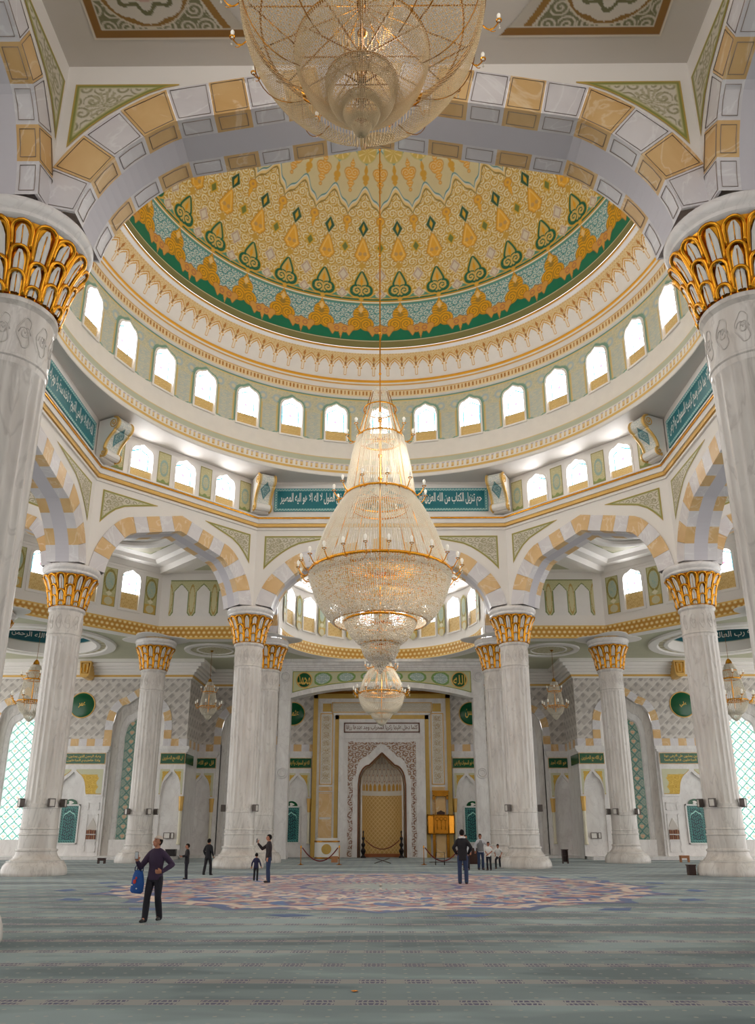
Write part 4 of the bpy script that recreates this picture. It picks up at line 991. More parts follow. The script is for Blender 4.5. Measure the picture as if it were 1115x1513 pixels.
for sx in (-1, 1):
    for cx, cy in ((sx * 11.7, 25.6), (sx * 25.6, 11.7)):
        b.lathe([(2.15, ZCE + .02), (2.10, ZCE - .10), (1.75, ZCE - .10), (1.70, ZCE - .02)], 56, cx=cx, cy=cy)
        b.lathe([(1.3, ZCE + .02), (1.28, ZCE - .06), (1.18, ZCE - .06), (1.15, ZCE)], 48, cx=cx, cy=cy)
    for cx, cy in ((sx * 15, 22.5), (sx * 22.5, 15), (sx * 7.5, 22.5)):   # flat white ceiling rosettes round the column heads
        b.lathe([(1.95, ZCE + .01), (1.92, ZCE - .03), (1.2, ZCE - .04)], 48, cx=cx, cy=cy, mod=lambda r, z, a: r * (1 + (.16 * math.cos(4 * a) if r > 1.5 else 0)))
b.build('ceiling_mouldings', M['plaster'], ce)
for cx, cy in CUP:
    th = np.linspace(0, 2 * PI, 241)[:, None]; zv = np.linspace(ZCE + .55, ZCE + 1.55, 12)[None]; rr_ = 3.40
    pt = Paint((241, 12), (8, 92, 104)); pt.put((zv > ZCE + 1.47) + 0 * th, (210, 160, 70), .4); pt.put((zv < ZCE + .62) + 0 * th, (226, 220, 200))
    painted('teal_band', np.stack([cx + rr_ * np.sin(th) + 0 * zv, cy + rr_ * np.cos(th) + 0 * zv, zv + 0 * th], -1), pt.c, ce)
    for k in range(4):
        a0 = k * PI / 2 - PI / 4
        lettering('lettering', ('بسم الله الرحمن الرحيم', 'الحمد لله رب العالمين', 'الرحمن الرحيم مالك', 'يوم الدين اياك نعبد')[k], M['white_ink'], ce, -1, 1, ZCE + .78, ZCE + 1.32, bend=lambda x, z: (cx + 3.38 * math.sin(a0 + x * .70), cy + 3.38 * math.cos(a0 + x * .70), z))
    pt = Paint((241, 30), (222, 214, 190)); rr = np.linspace(.05, 3.05, 30)[None]; pt.put(scroll(th * 3, rr, .5, 1.7, .2, .2), (190, 170, 110)); pt.put((rr > 2.5) + 0 * th, (206, 160, 76), .3)
    painted('painted_cupola', np.stack([cx + rr * np.sin(th), cy + rr * np.cos(th), ZCE + 2.05 + .85 * np.sqrt(np.clip(1 - (rr / 3.1) ** 2, 0, 1)) + 0 * th - .12], -1), pt.c, ce)
    rr = np.linspace(3.74, 4.04, 6)[None]; pt = Paint((241, 6), (214, 206, 182)); pt.put((np.mod(th * 5, 1) < .5) + 0 * rr, (188, 176, 140))
    painted('painted_ring', np.stack([cx + rr * np.sin(th), cy + rr * np.cos(th), np.full((241, 6), ZCE - .06)], -1), pt.c, ce)
for sx in (-1, 1):
    th = np.linspace(0, 2 * PI, 121)[:, None]; rr = np.linspace(.05, 1.7, 30)[None]; cx, cy = sx * 11.7, 25.6
    pt = Paint((121, 30), (206, 200, 172)); pt.put(scroll(th * 2, rr, .4, 1.7, .2, .2), (164, 152, 104))
    painted('painted_rosette', np.stack([cx + rr * np.sin(th), cy + rr * np.cos(th), np.full((121, 30), ZCE - .012)], -1), pt.c, ce)

YA, YB, XS, XE = 29.5, 33.5, 14.2, 33.5
ZFL = 0.20
def weave(X, Z):
    pt = Paint(X.shape, (214, 207, 200)); s = .80
    a = X / s + Z / s; b_ = X / s - Z / s; fa, fb = np.mod(a, 1), np.mod(b_, 1); ch = np.mod(np.floor(a) + np.floor(b_), 2) < 1
    pt.put(ch, (198, 190, 183)); pt.put((fa > .52) & (fb < .48), (168, 160, 155)); pt.put((fa < .09), (180, 172, 166)); pt.put((fb < .09), (222, 216, 210)); return pt
def tall_arch(x, w, zs, za): return arch_z(x, w, zs, za)
TW, TZS, TZA = 1.9, 9.2, 11.45     # tall window opening half width, spring, apex
def tall_frame(nm, x, y, dim, lab):
    """recess, lattice glass and voussoir surround of one tall window"""
    o = new_window(); o.name = o.name; o.location = (x, y, 0)
    n = 20
    def prof(w, zs, za): 
        L = [(-w, ZFL)]
        for i in range(n + 1): xx = -w + 2 * w * i / n; L.append((xx, float(arch_z(np.array(xx), w, zs, za))))
        return L + [(w, ZFL)]
    p1 = prof(TW, TZS, TZA); p2 = prof(1.5, TZS - .5, TZA - .75); p3 = prof(1.22, TZS - .75, TZA - 1.2); p3b = prof(1.12, TZS - .8, TZA - 1.35)
    b = MB(); rows = [(p1, 0, 0), (p1, .36, 0), (p2, .50, 0), (p2, .56, 1), (p3, .62, 1), (p3b, .72, 1)]
    for (a, y0, m0), (c, y1, m1) in zip(rows[:-1], rows[1:]):
        k = len(a); b.add([(q[0], y0, q[1]) for q in a] + [(q[0], y1, q[1]) for q in c], [(i, i + 1, k + i + 1, k + i) for i in range(k - 1)], m1)
    b.build('window_frame', [M['marble'], M['marble_white']], o, fix=False)
    b = MB(); b.box(-1.5, .40, ZFL, 1.5, .9, 1.28); b.build('window_sill', M['marble_white'], o)
    nx, nz = 60, 240; xs_ = np.linspace(-1.14, 1.14, nx)[:, None]; v = np.linspace(0, 1, nz)[None]; top = arch_z(xs_, 1.14, TZS - .78, TZA - 1.32); Xp = xs_ + 0 * v; Zp = 1.25 + (top - 1.25) * v
    pt = Paint(Xp.shape, (236, 244, 242)); s = .66
    fu = np.mod(Xp / s + .5 , 1) - .5; fv = np.mod((Zp - 1.2) / s, 1) - .5
    q = np.abs(fu) + np.abs(fv)
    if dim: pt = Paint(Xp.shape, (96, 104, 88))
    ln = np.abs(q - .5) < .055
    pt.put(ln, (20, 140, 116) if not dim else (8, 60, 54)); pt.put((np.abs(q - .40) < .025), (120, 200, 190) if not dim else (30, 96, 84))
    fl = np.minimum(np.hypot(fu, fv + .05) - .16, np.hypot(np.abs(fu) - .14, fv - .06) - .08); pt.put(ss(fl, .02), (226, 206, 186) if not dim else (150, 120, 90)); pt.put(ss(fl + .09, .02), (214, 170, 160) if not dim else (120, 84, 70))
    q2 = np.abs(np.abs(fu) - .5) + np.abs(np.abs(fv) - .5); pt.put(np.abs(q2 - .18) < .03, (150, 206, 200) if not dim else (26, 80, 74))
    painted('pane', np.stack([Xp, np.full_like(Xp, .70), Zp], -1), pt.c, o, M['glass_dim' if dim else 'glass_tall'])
    # voussoirs
    vb = MB(); half = arch_z
    pts = [(-TW, 8.25)] + [(xx, float(arch_z(np.array(xx), TW, TZS, TZA))) for xx in np.linspace(-TW, TW, 41)] + [(TW, 8.25)]
    Pc = resample(pts, 13 * 4); Q = offset_curve(Pc, .55, 9)
    for k in range(13):
        i0, i1 = k * 4, k * 4 + 4; poly = [tuple(Pc[i]) for i in range(i0, i1 + 1)] + [tuple(Q[i]) for i in range(i1, i0 - 1, -1)]
        vb.prism(poly, -0.04, 0.02, 0 if k % 2 == 0 else 1)
    vb.build('voussoir_arch', [M['stone_orange'], M['stone_white']], o, fix=False)
def outer_wall(nm, x0, x1, y, wins):
    """wall facing -y from x0 to x1 with tall window openings"""
    nx = int((x1 - x0) / .09) + 1; Xg = np.linspace(x0, x1, nx)[:, None] + np.zeros((1, 56)); Zg = np.linspace(8.24, 13.0, 56)[None] + np.zeros((nx, 1))
    kp = np.ones_like(Xg, bool)
    for wx in wins: kp &= ~((np.abs(Xg - wx) < TW + .25) & (Zg < arch_z(Xg - wx, TW + .25, TZS, TZA + .22)))
    w = painted(nm, np.stack([Xg, np.full_like(Xg, y), Zg], -1), weave(Xg, Zg).c, None, keep=kp); tag(w, kind='structure')
    edges = sorted([x0, x1] + [e for wx in wins for e in (wx - TW, wx + TW)]); b = MB(); v = MB()
    for e0, e1 in zip(edges[::2], edges[1::2]):
        if e1 - e0 < .05: continue
        b.box(e0, y, 0, e1, y + .5, 7.70)
        # voussoir course
        n = max(1, round((e1 - e0) / .62)); 
        for k in range(n): v.box(e0 + (e1 - e0) * k / n, y - .04, 7.70, e0 + (e1 - e0) * (k + 1) / n, y + .4, 8.25, k % 2)
    b.build('wall_base', M['marble_white'], w); v.build('voussoir_course', [M['stone_white'], M['stone_orange']], w)
    c = MB()
    for d, z0, z1, mi in ((.10, 12.66, 12.78, 0), (.16, 12.78, 12.92, 1), (.25, 12.92, 13.1, 0), (.45, 13.1, 13.3, 0), (.62, 13.3, 13.48, 0), (.85, 13.48, 13.7, 0), (1.15, 13.7, 13.95, 0)): c.box(x0, y - d, z0, x1, y, z1, mi)
    c.build('cornice', [M['plaster'], M['gold_paint']], w)
    return w
for sx in (-1, 1):
    nm = 'west' if sx < 0 else 'east'
    wins = sorted([sx * 17.8, sx * 26.3]); x0, x1 = sorted([sx * XS, sx * XE])
    outer_wall('wall_main_%s' % nm, x0, x1, YA, wins)
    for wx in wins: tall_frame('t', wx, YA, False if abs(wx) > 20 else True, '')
    # return wall between the two planes
    Yg = np.linspace(YA, YB, 46)[:, None] + np.zeros((1, 56)); Zg = np.linspace(8.24, 13.0, 56)[None] + np.zeros((46, 1))
    w = painted('wall_return_%s' % nm, np.stack([np.full_like(Yg, sx * XS), Yg, Zg], -1), weave(Yg, Zg).c, None); tag(w, kind='structure')
    b = MB(); b.box(sx * XS, YA + .01, ZFL, sx * (XS + .5), YB, 7.7); b.build('wall_base', M['marble_white'], w)
    v = MB()
    for k in range(6): v.box(sx * (XS - .04), YA + k * 4 / 6, 7.7, sx * (XS + .4), YA + (k + 1) * 4 / 6, 8.25, k % 2)
    v.build('voussoir_course', [M['stone_white'], M['stone_orange']], w)
    c = MB()
    for d, z0, z1, mi in ((.10, 12.66, 12.78, 0), (.16, 12.78, 12.92, 1), (.25, 12.92, 13.1, 0), (.45, 13.1, 13.3, 0), (.62, 13.3, 13.48, 0), (.85, 13.48, 13.7, 0), (1.15, 13.7, 13.95, 0)): c.box(sx * (XS - d), YA - d, z0, sx * XS, YB, z1, mi)
    c.build('cornice', [M['plaster'], M['gold_paint']], w)
outer_wall('wall_mihrab', -XS, XS, YB, [-10.6, 0, 10.6])
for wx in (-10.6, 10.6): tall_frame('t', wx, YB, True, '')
# raised step along the walls
for sx in (-1, 1):
    b = MB(); x0, x1 = sorted((sx * XS, sx * XE)); b.box(x0, 27.6, 0, x1, YA + 2, ZFL - .002); x0, x1 = sorted((sx * 7.6, sx * XS)); b.box(x0, 31.4, 0, x1, YB + 2, ZFL - .002)
    o = b.build('trim_%d' % (23 if sx < 0 else 24), M['marble_white']); tag(o, kind='structure')
# portal frieze in front of the mihrab
YP = 29.35
n = 40; xs_ = np.linspace(-6.75, 6.75, n + 1); zl = 12.03 - (np.abs(xs_) / 6.75) ** 2.2 * .85
b = MB()
for i in range(n):
    b.add([(xs_[i], y, z) for y in (YP, YP + 1.0) for z in (zl[i], 13.95)] + [(xs_[i + 1], y, z) for y in (YP, YP + 1.0) for z in (zl[i + 1], 13.95)], [(0, 1, 5, 4), (2, 6, 7, 3), (0, 4, 6, 2)])
for sx in (-1, 1):
    b.box(sx * 6.72, YP - .05, 0, sx * 7.55, YP + 1.0, 13.95); b.box(sx * 6.66, YP - .12, 0, sx * 7.75, YP + 1.05, .55); b.box(sx * 6.69, YP - .09, .55, sx * 7.66, YP + 1.02, 1.0)
    b.box(sx * 6.95, YP - .09, 1.4, sx * 7.38, YP, 4.9); b.box(sx * 6.95, YP - .09, 6.7, sx * 7.38, YP, 12.2)
for d, z0, z1 in ((.15, 13.28, 13.4), (.3, 13.4, 13.55), (.5, 13.55, 13.75), (.8, 13.75, 13.95)): b.box(-7.6, YP - d, z0, 7.6, YP, z1)
po = b.build('wall_portal', M['marble_white'], fix=False); tag(po, kind='structure')
b = MB()
for sx in (-1, 1):
    for zc in (5.8, 12.75): 
        for r_ in (.36, .22): b.tube([(sx * 7.16 + r_ * math.cos(t), YP - .08, zc + r_ * math.sin(t)) for t in np.linspace(0, 2 * PI, 24, endpoint=False)], .05, 6, closed=True)
b.build('carved_ring', M['marble_white'], po)
nx, nz = 420, 44; X = np.linspace(-6.62, 6.62, nx)[:, None] + np.zeros((1, nz)); v = np.linspace(0, 1, nz)[None]
lo = 12.42 - (np.abs(X) / 6.62) ** 2.2 * .85; Z = lo + (13.18 - lo) * v
pt = Paint(X.shape, (190, 194, 168)); per = 1.75; f = np.mod(X / per, 1) - .5
q = np.hypot(f * per / .62, (Z - (lo + 13.18) / 2) / (.5 * (13.18 - lo) * .8)); pt.put(q < 1, (206, 214, 208)); pt.put((q < 1) * scroll(X, Z, .30, 1.8, .22, .2), (92, 146, 136)); pt.put((np.abs(q - 1) < .14), (120, 156, 84)); pt.put((q > 1.1) * scroll(X, Z, .26, 1.7, .2, .2), (216, 204, 150))
d = np.minimum(np.minimum(6.62 - np.abs(X), 13.18 - Z), Z - lo); pt.put(d < .10, (214, 196, 130)); pt.put(d < .05, (110, 136, 70)); pt.put((np.abs(X) > 5.0) & (np.abs(X) < 6.5) & (d > .1), (196, 198, 156))
painted('painted_frieze', np.stack([X, np.full_like(X, YP - .012), Z], -1), pt.c, po)
# calligraphic roundels
def roundel(lab, x, y, z, r, txt, grp, convex=.10, s=.62):
    t = thing('roundel_sign', lab, 'sign', (x, y, z), group=grp)
    b = MB(); pr = [(0.01, -convex)] + [(r * math.sin(q), -convex * math.cos(q) ** 1.0) for q in np.linspace(.1, PI / 2 - .05, 10)] + [(r, 0)]
    b.lathe([(p[0], p[1]) for p in pr], 48); b.v = [(px, pz, py) for px, py, pz in b.v]; b.build('disc', M['green'], t)
    b = MB(); b.tube([(r * math.cos(q), -.01, r * math.sin(q)) for q in np.linspace(0, 2 * PI, 48, endpoint=False)], .045, 6, closed=True); b.build('rim', M['gold_paint'], t)
    lettering('lettering', txt, M['gold_ink'], t, -r * s, r * s, -r * s * .8, r * s * .8, bend=lambda a, c: (a, -convex * math.sqrt(max(0, 1 - (a * a + c * c) / r / r)) - .015, c))
for sx, tx, lab in ((-1, 'محمد', 'small green calligraphy roundel at the left end of the painted frieze'), (1, 'الله', 'small green calligraphy roundel at the right end of the painted frieze')):
    roundel(lab, sx * 5.75, YP - .02, 12.52, .56, tx, 'green roundels', .02, .8)
roundel('large green roundel on the patterned wall between the two left tall windows', -22.1, YA, 10.7, .92, 'عمر', 'green roundels', .12, .28)
roundel('large green roundel on the patterned wall between the two right tall windows', 22.1, YA, 10.7, .92, 'علي', 'green roundels', .12, .28)
roundel('shiny green roundel left of the mihrab, half hidden behind the portal pier', -6.95, YB, 10.62, .88, 'عثمان', 'green roundels', .22, .5)
roundel('shiny green roundel right of the mihrab, half hidden behind the portal pier', 6.95, YB, 10.62, .88, 'حسن', 'green roundels', .22, .5)
# gold corbels on the cornice
for sx in (-1, 1):
    wl = bpy.data.objects['wall_main_%s' % ('west' if sx < 0 else 'east')]
    b = MB(); b.prism([(sx * 21.75 + q, z) for q, z in ((-.42, 13.75), (.42, 13.75), (.34, 12.75), (.16, 12.55), (-.16, 12.55), (-.34, 12.75))], YA - 1.25, YA); k = b.build('corbel', M['gold_paint'], wl)
    b = MB(); b.tube([(sx * 21.75 + q, YA - 1.27, z) for q, z in ((-.28, 13.6), (.28, 13.6), (.22, 12.85), (-.22, 12.85))], .04, 6, closed=True); b.box(sx * 21.75 - .05, YA - 1.29, 12.95, sx * 21.75 + .05, YA - 1.25, 13.5); b.build('relief', M['gold'], k)
# niche panels: white carved surround, gold spandrel, niche arch
def spand_gold(X, Z, x0, x1, z0, z1):
    pt = Paint(X.shape, (224, 188, 84), .3); pt.put(scroll(X, Z, .36, 1.9, .2, .15), (196, 150, 46), .3); return pt
def niche(parent, cx, y, half, wa, back=True, teal=False, shelf=0, flip=False):
    """white marble frame of width 2*half with an ogee niche arch of half width wa"""
    b = MB(); y0 = y - .18
    b.box(cx - half - .18, y - .30, 7.45, cx + half + .18, y, 7.70); b.box(cx - half - .1, y - .24, 7.30, cx + half + .1, y, 7.45)
    # arch plate: polygon strip from arch to top
    def az(x): 
        t = np.clip(np.abs(x) / wa, 0, 1); return 4.22 + 1.38 * np.sqrt(np.clip(1 - t ** 2.2, 0, 1)) * (1 - .08 * (t > .93)) + .30 * np.clip(1 - t / .45, 0, 1) ** 1.6
    xs2 = np.linspace(-wa, wa, 33)
    for a, c in zip(xs2[:-1], xs2[1:]):
        za, zb = float(az(a)), float(az(c)); b.add([(cx + a, y0, za), (cx + c, y0, zb), (cx + c, y0, 7.32), (cx + a, y0, 7.32), (cx + a, y + .6, za), (cx + c, y + .6, zb)], [(0, 1, 2, 3), (0, 4, 5, 1)])
    for s in (-1, 1):
        xa, xb = sorted((cx + s * wa, cx + s * half)); b.box(xa, y0, 4.2, xb, y, 7.32)
    b.build('niche_surround', M['marble_white'], parent, fix=False)
    for s in (-1, 1):
        nx, nz = 40, 50; xg = np.linspace(0.02, half - .12, nx)[:, None]; v = np.linspace(0, 1, nz)[None]
        lo = np.maximum(az(xg) + .28, 4.3); lo = np.where(xg > wa + .02, 4.34, lo); Z = lo + (6.08 - lo) * v; Xg = xg + 0 * v
        kp = (lo < 6.0) + np.zeros(v.shape, bool)
        pt = spand_gold(Xg, Z, 0, 0, 0, 0); e = np.minimum(6.08 - Z, half - .12 - Xg); pt.put(e < .12 + .14 * min(1, half - wa) * (1 + np.abs(np.sin(Z * 5.2)) * np.clip((5.9 - Z) * 4, 0, 1)), (208, 206, 174)); pt.put((Z - lo) < .05, (200, 160, 70))
        painted('gold_spandrel', np.stack([cx + s * Xg, np.full_like(Xg, y0 - .012), Z], -1), pt.c, parent, keep=kp)
    b = MB()   # jambs
    for s in (-1, 1): b.box(cx + s * wa, y - .08, ZFL, cx + s * half, y + .02, 4.2)
    b.build('niche_jamb', M['marble_white'], parent)
def plaque(lab, cx, y, w, txt, lines=1, wrap=None):
    t = thing('calligraphy_sign', lab, 'sign', (cx, y, 6.82), group='green calligraphy plaques')
    b = MB(); b.box(-w - .04, -.05, -.40, w + .04, 0, .40); b.build('frame', M['stone_orange'], t); b = MB(); b.box(-w, -.07, -.35, w, -.01, .35)
    if wrap: b.box(wrap * (w + .02), -.0, -.35, wrap * (w + .12), 2.2, .35)
    b.build('board', M['green'], t)
    L = txt if isinstance(txt, list) else [txt]
    for i, l in enumerate(L):
        z1 = .27 - i * .30 if len(L) > 1 else .2; z0 = z1 - .24 if len(L) > 1 else -.2
        lettering('lettering', l, M['gold_ink'], t, -w * .86, w * .86, z0, z1, -.078)
for sx in (-1, 1):
    S = 'left' if sx < 0 else 'right'; nm = 'west' if sx < 0 else 'east'
    wl = bpy.data.objects['wall_main_%s' % nm]; wb = bpy.data.objects['wall_mihrab']
    niche(wl, sx * 22.1, YA - .02, 2.25, .98)
    plaque('long green plaque of gold calligraphy under the large %s roundel, two lines' % S, sx * 22.1, YA - .2, 2.15, ['وعباد الرحمن الذين يمشون على الارض هونا', 'واذا خاطبهم الجاهلون قالوا سلاما'])
    niche(wl, sx * 15.05, YA - .02, .95, .72)
    plaque('green plaque wrapping the wall corner beside the slim %s column' % S, sx * 15.05, YA - .2, .86, 'ان الله مع الصابرين', wrap=-sx)
    niche(wb, sx * 13.75, YB - .02, 1.0, .68)
    plaque('shaded green plaque on the set back %s wall between column and corner' % S, sx * 13.72, YB - .2, .95, 'قل هو الله احد')
    niche(wb, sx * 6.45, YB - .02, 1.05, .82)
    plaque('green plaque on the %s of the mihrab under the shiny roundel' % S, sx * 6.35, YB - .2, .92, 'الله نور السموات والارض')
    for cx, y in ((sx * 12.9, YB), (sx * 14.5, YB), (sx * 5.5, YB), (sx * 14.22, YA)):
        b = MB(); b.lathe([(.14, ZFL + .75), (.16, ZFL + .8), (.11, ZFL + .9), (.11, 3.2)], 16, 0, cx, y - .22); b.lathe([(.12, 3.2), (.15, 3.3), (.15, 3.6), (.20, 4.2)], 16, 1, cx, y - .22); b.build('colonette', [M['ivory'], M['gold_paint']], wb if y == YB else wl)
    # teal niche windows
    for cx, y, fr_ in ((sx * 22.1, YA, wl), (sx * 6.85, YB, wb)):
        o = new_window(); o.location = (cx, y - .03, 0)
        X = np.linspace(-.62, .62, 60)[:, None] + np.zeros((1, 110)); Z = np.linspace(1.05, 3.58, 110)[None] + np.zeros((60, 1))
        pt = Paint(X.shape, (10, 48, 60)); pt.put(scroll(X, Z, .30, 1.2, .15, .14), (62, 156, 146)); dd = np.minimum(.62 - np.abs(X), np.minimum(Z - 1.05, 3.58 - Z)); pt.put(dd < .16, (12, 66, 66)); pt.put((dd < .14) & (np.mod((X + Z) * 6, 1) < .5), (70, 140, 134)); pt.put(np.abs(dd - .17) < .02, (80, 150, 144)); pt.put(dd < .03, (200, 214, 206))
        ar_ = np.abs(Z - arch_z(X, .42, 2.7, 3.2)); pt.put((ar_ < .04) & (np.abs(X) < .42), (160, 216, 206))
        painted('pane', np.stack([X, np.full_like(X, -.03), Z], -1), pt.c, o, M['paint_gloss'])
        b = MB(); b.prism([(-.40 + .0, 3.66)] + [(.46 * math.cos(t), 3.66 + .36 * math.sin(t)) for t in np.linspace(0, PI, 16)][::-1], -.04, 0); b.build('fanlight', M['green'], o)
        b = MB(); b.prism([(.16 * math.cos(t) * (1 + .4 * math.cos(3 * t)), 3.78 + .12 * math.sin(t)) for t in np.linspace(0, 2 * PI, 20, endpoint=False)], -.05, -.03); b.build('rosette', M['white_paint'], o)
        b = MB()
        for x0, z0, x1, z1 in ((-.70, .98, -.62, 3.66), (.62, .98, .70, 3.66), (-.70, .98, .70, 1.05), (-.70, 3.58, .70, 3.66)): b.box(x0, -.07, z0, x1, 0, z1)
        b.build('window_frame', M['marble_white'], o)
    # white relief panels and a book niche beside the big niche
    b = MB()
    for z0, z1 in ((3.26, 3.78), (.45, .98), (1.05, 3.0)):
        q = sx * 20.42
        for a0, c0, a1, c1 in ((-.40, z0, .40, z0 + .05), (-.40, z1 - .05, .40, z1), (-.40, z0, -.35, z1), (.35, z0, .40, z1)): b.box(q + a0, YA - .15, c0, q + a1, YA - .05, c1)
    b.build('relief_panel', M['marble_white'], wl)
    t = thing('bookshelf', '%s wall niche bookshelf with a pointed top between niche and tall window' % S, 'bookshelf', (sx * 20.38, YA, 0), group='wall bookshelves')
    b = MB(); b.prism([(-.36, 1.28), (.36, 1.28), (.36, 2.02), (0, 2.72), (-.36, 2.02)], -.145, -.10, 0); b.build('niche_back', M['plaster2'], t)
    b = MB(); b.box(-.36, -.26, 1.26, .36, -.1, 1.30); b.box(-.36, -.26, 1.62, .36, -.1, 1.66); b.build('shelf', M['marble_white'], t)
    cs = [(120, 72, 50), (150, 96, 64), (92, 56, 44), (176, 132, 96), (110, 60, 48)]
    bk = [plain('book cloth', c, .6) for c in cs]
    k = 0
    for zs in (1.30, 1.66):
        x = -.33
        while x < .30:
            wd = .055 + .02 * rng.random(); h = .25 + .05 * rng.random()
            bb = MB(); bb.box(0, -.25, .002, wd - .006, -.152, h, 0); bb.box(.006, -.245, .006, wd - .012, -.15, h - .006, 0)
            o = bb.build('book', bk[k % 5]); o.location = (sx * 20.38 + x, YA, zs); tag(o, 'brown bound books standing in the %s wall niche, %s shelf' % (S, 'lower' if zs < 1.5 else 'upper'), 'book', 'books in the %s niche %s shelf' % (S, 'lower' if zs < 1.5 else 'upper'), 'thing'); x += wd; k += 1
    # notice frames on the corner panels
    t = thing('notice_frame', 'two part framed notice on the white corner panel at %s' % S, 'notice', (sx * 14.95, YA - .12, 1.55), group='framed notices')
    b = MB()
    for x0, x1 in ((-.36, .10), (.14, .36)):
        for a0, c0, a1, c1 in ((x0, -.2, x1, -.17), (x0, .17, x1, .2), (x0, -.2, x0 + .03, .2), (x1 - .03, -.2, x1, .2)): b.box(a0, -.03, c0, a1, .02, c1)
    b.build('frame', M['darkwood'], t); b = MB(); b.box(-.35, -.01, -.19, .09, .015, .19); b.box(.15, -.01, -.19, .35, .015, .19); b.build('paper', M['white_paint'], t)

# rear wall of the hall behind the camera, with doorways open to daylight
b = MB(); xs3 = [-36, -27, -23, -13, -8.5, 8.5, 13, 23, 27, 36]
for a, c in zip(xs3[::2], xs3[1::2]): b.box(a, -32.5, 0, c, -32, 14)
for a, c in zip(xs3[1::2], xs3[2::2]): b.box(a, -32.5, 7.5, c, -32, 14)
b.box(-36, -32, 13.95, 36, -23.9, 14.2)
o = b.build('wall_rear', M['plaster']); tag(o, kind='structure')
# ------------------------------------------------------------------ carpet
def carpet_mat():
    m, nt, b = nmat('sea green prayer carpet'); L = nt.links.new
    tc = nd(nt, 'ShaderNodeTexCoord'); sp = nd(nt, 'ShaderNodeSeparateXYZ'); L(tc.outputs['Object'], sp.inputs[0])
    def math_(op, a, b_=None, c=None):
        n = nd(nt, 'ShaderNodeMath', operation=op)
        for i, v in enumerate((a, b_, c)):
            if v is None: continue
            if isinstance(v, (int, float)): n.inputs[i].default_value = v
            else: L(v, n.inputs[i])
        return n.outputs[0]
    x, y = sp.outputs[0], sp.outputs[1]
    nz = nd(nt, 'ShaderNodeTexNoise'); nz.inputs['Scale'].default_value = 0.35; nz.inputs['Detail'].default_value = 3; mp = nd(nt, 'ShaderNodeMapping'); mp.inputs['Scale'].default_value = (.55, 1.5, 1); L(tc.outputs['Object'], mp.inputs[0]); L(mp.outputs[0], nz.inputs[0])
    r = nd(nt, 'ShaderNodeValToRGB'); e = r.color_ramp.elements; e[0].position = .42; e[0].color = lin(90, 108, 112); e[1].position = .60; e[1].color = lin(146, 165, 168); e2 = e.new(.47); e2.color = lin(116, 135, 137); e3 = e.new(.545); e3.color = lin(121, 140, 142); L(nz.outputs['Fac'], r.inputs[0])
    per = 1.27
    yy = math_('ADD', y, 20.62 + 100 * per + .16); fy = math_('MODULO', yy, per)       # 0..per, band 0..0.32
    inb = math_('LESS_THAN', fy, .32); v = math_('SUBTRACT', math_('DIVIDE', fy, .32), .5)
    fx = math_('SUBTRACT', math_('MODULO', math_('ADD', x, 100.0), .56), .28)
    afx = math_('ABSOLUTE', fx); av = math_('ABSOLUTE', v)
    # lozenge chain: dashes
    seg = math_('LESS_THAN', afx, .165)
    tri = math_('MODULO', math_('ADD', afx, math_('MULTIPLY', av, .05)), .055)
    dash = math_('MULTIPLY', math_('LESS_THAN', tri, .038), seg); dash = math_('MULTIPLY', dash, math_('LESS_THAN', av, .36)); dash = math_('MULTIPLY', dash, math_('GREATER_THAN', math_('ABSOLUTE', math_('SUBTRACT', av, .02)), .07))
    dash = math_('MULTIPLY', dash, inb)
    bandc = math_('MULTIPLY', inb, math_('LESS_THAN', av, .46))
    wv = nd(nt, 'ShaderNodeTexNoise'); wv.inputs['Scale'].default_value = 30; L(tc.outputs['Object'], wv.inputs[0])
    m1 = nd(nt, 'ShaderNodeMix', data_type='RGBA'); L(math_('MULTIPLY', bandc, .36), m1.inputs[0]); L(r.outputs[0], m1.inputs[6]); m1.inputs[7].default_value = lin(196, 172, 160)
    m2 = nd(nt, 'ShaderNodeMix', data_type='RGBA'); L(math_('MULTIPLY', dash, .95), m2.inputs[0]); L(m1.outputs[2], m2.inputs[6]); m2.inputs[7].default_value = lin(70, 66, 104)
    # small sprigs between the rows
    sx_ = math_('SUBTRACT', math_('MODULO', math_('ADD', x, 100.0), .28), .14); sy_ = math_('SUBTRACT', math_('MODULO', math_('ADD', yy, .05), .3175), .16)
    dd = math_('ADD', math_('MULTIPLY', sx_, sx_), math_('MULTIPLY', sy_, sy_)); sprig = math_('MULTIPLY', math_('LESS_THAN', dd, .0006), .45)
    m3 = nd(nt, 'ShaderNodeMix', data_type='RGBA'); L(sprig, m3.inputs[0]); L(m2.outputs[2], m3.inputs[6]); m3.inputs[7].default_value = lin(196, 186, 170)
    m4 = nd(nt, 'ShaderNodeMix', data_type='RGBA', blend_type='MULTIPLY'); m4.inputs[0].default_value = .25; L(m3.outputs[2], m4.inputs[6]); L(wv.outputs['Color'], m4.inputs[7])
    L(m3.outputs[2], b.inputs['Base Color']); b.inputs['Roughness'].default_value = .95; b.inputs['Specular IOR Level'].default_value = .1; b.inputs['Sheen Weight'].default_value = .15
    return m
M['carpet'] = carpet_mat()
b = MB(); b.box(-36, -34, -.3, 36, 38, 0); fl = b.build('floor', M['carpet']); tag(fl, kind='structure')
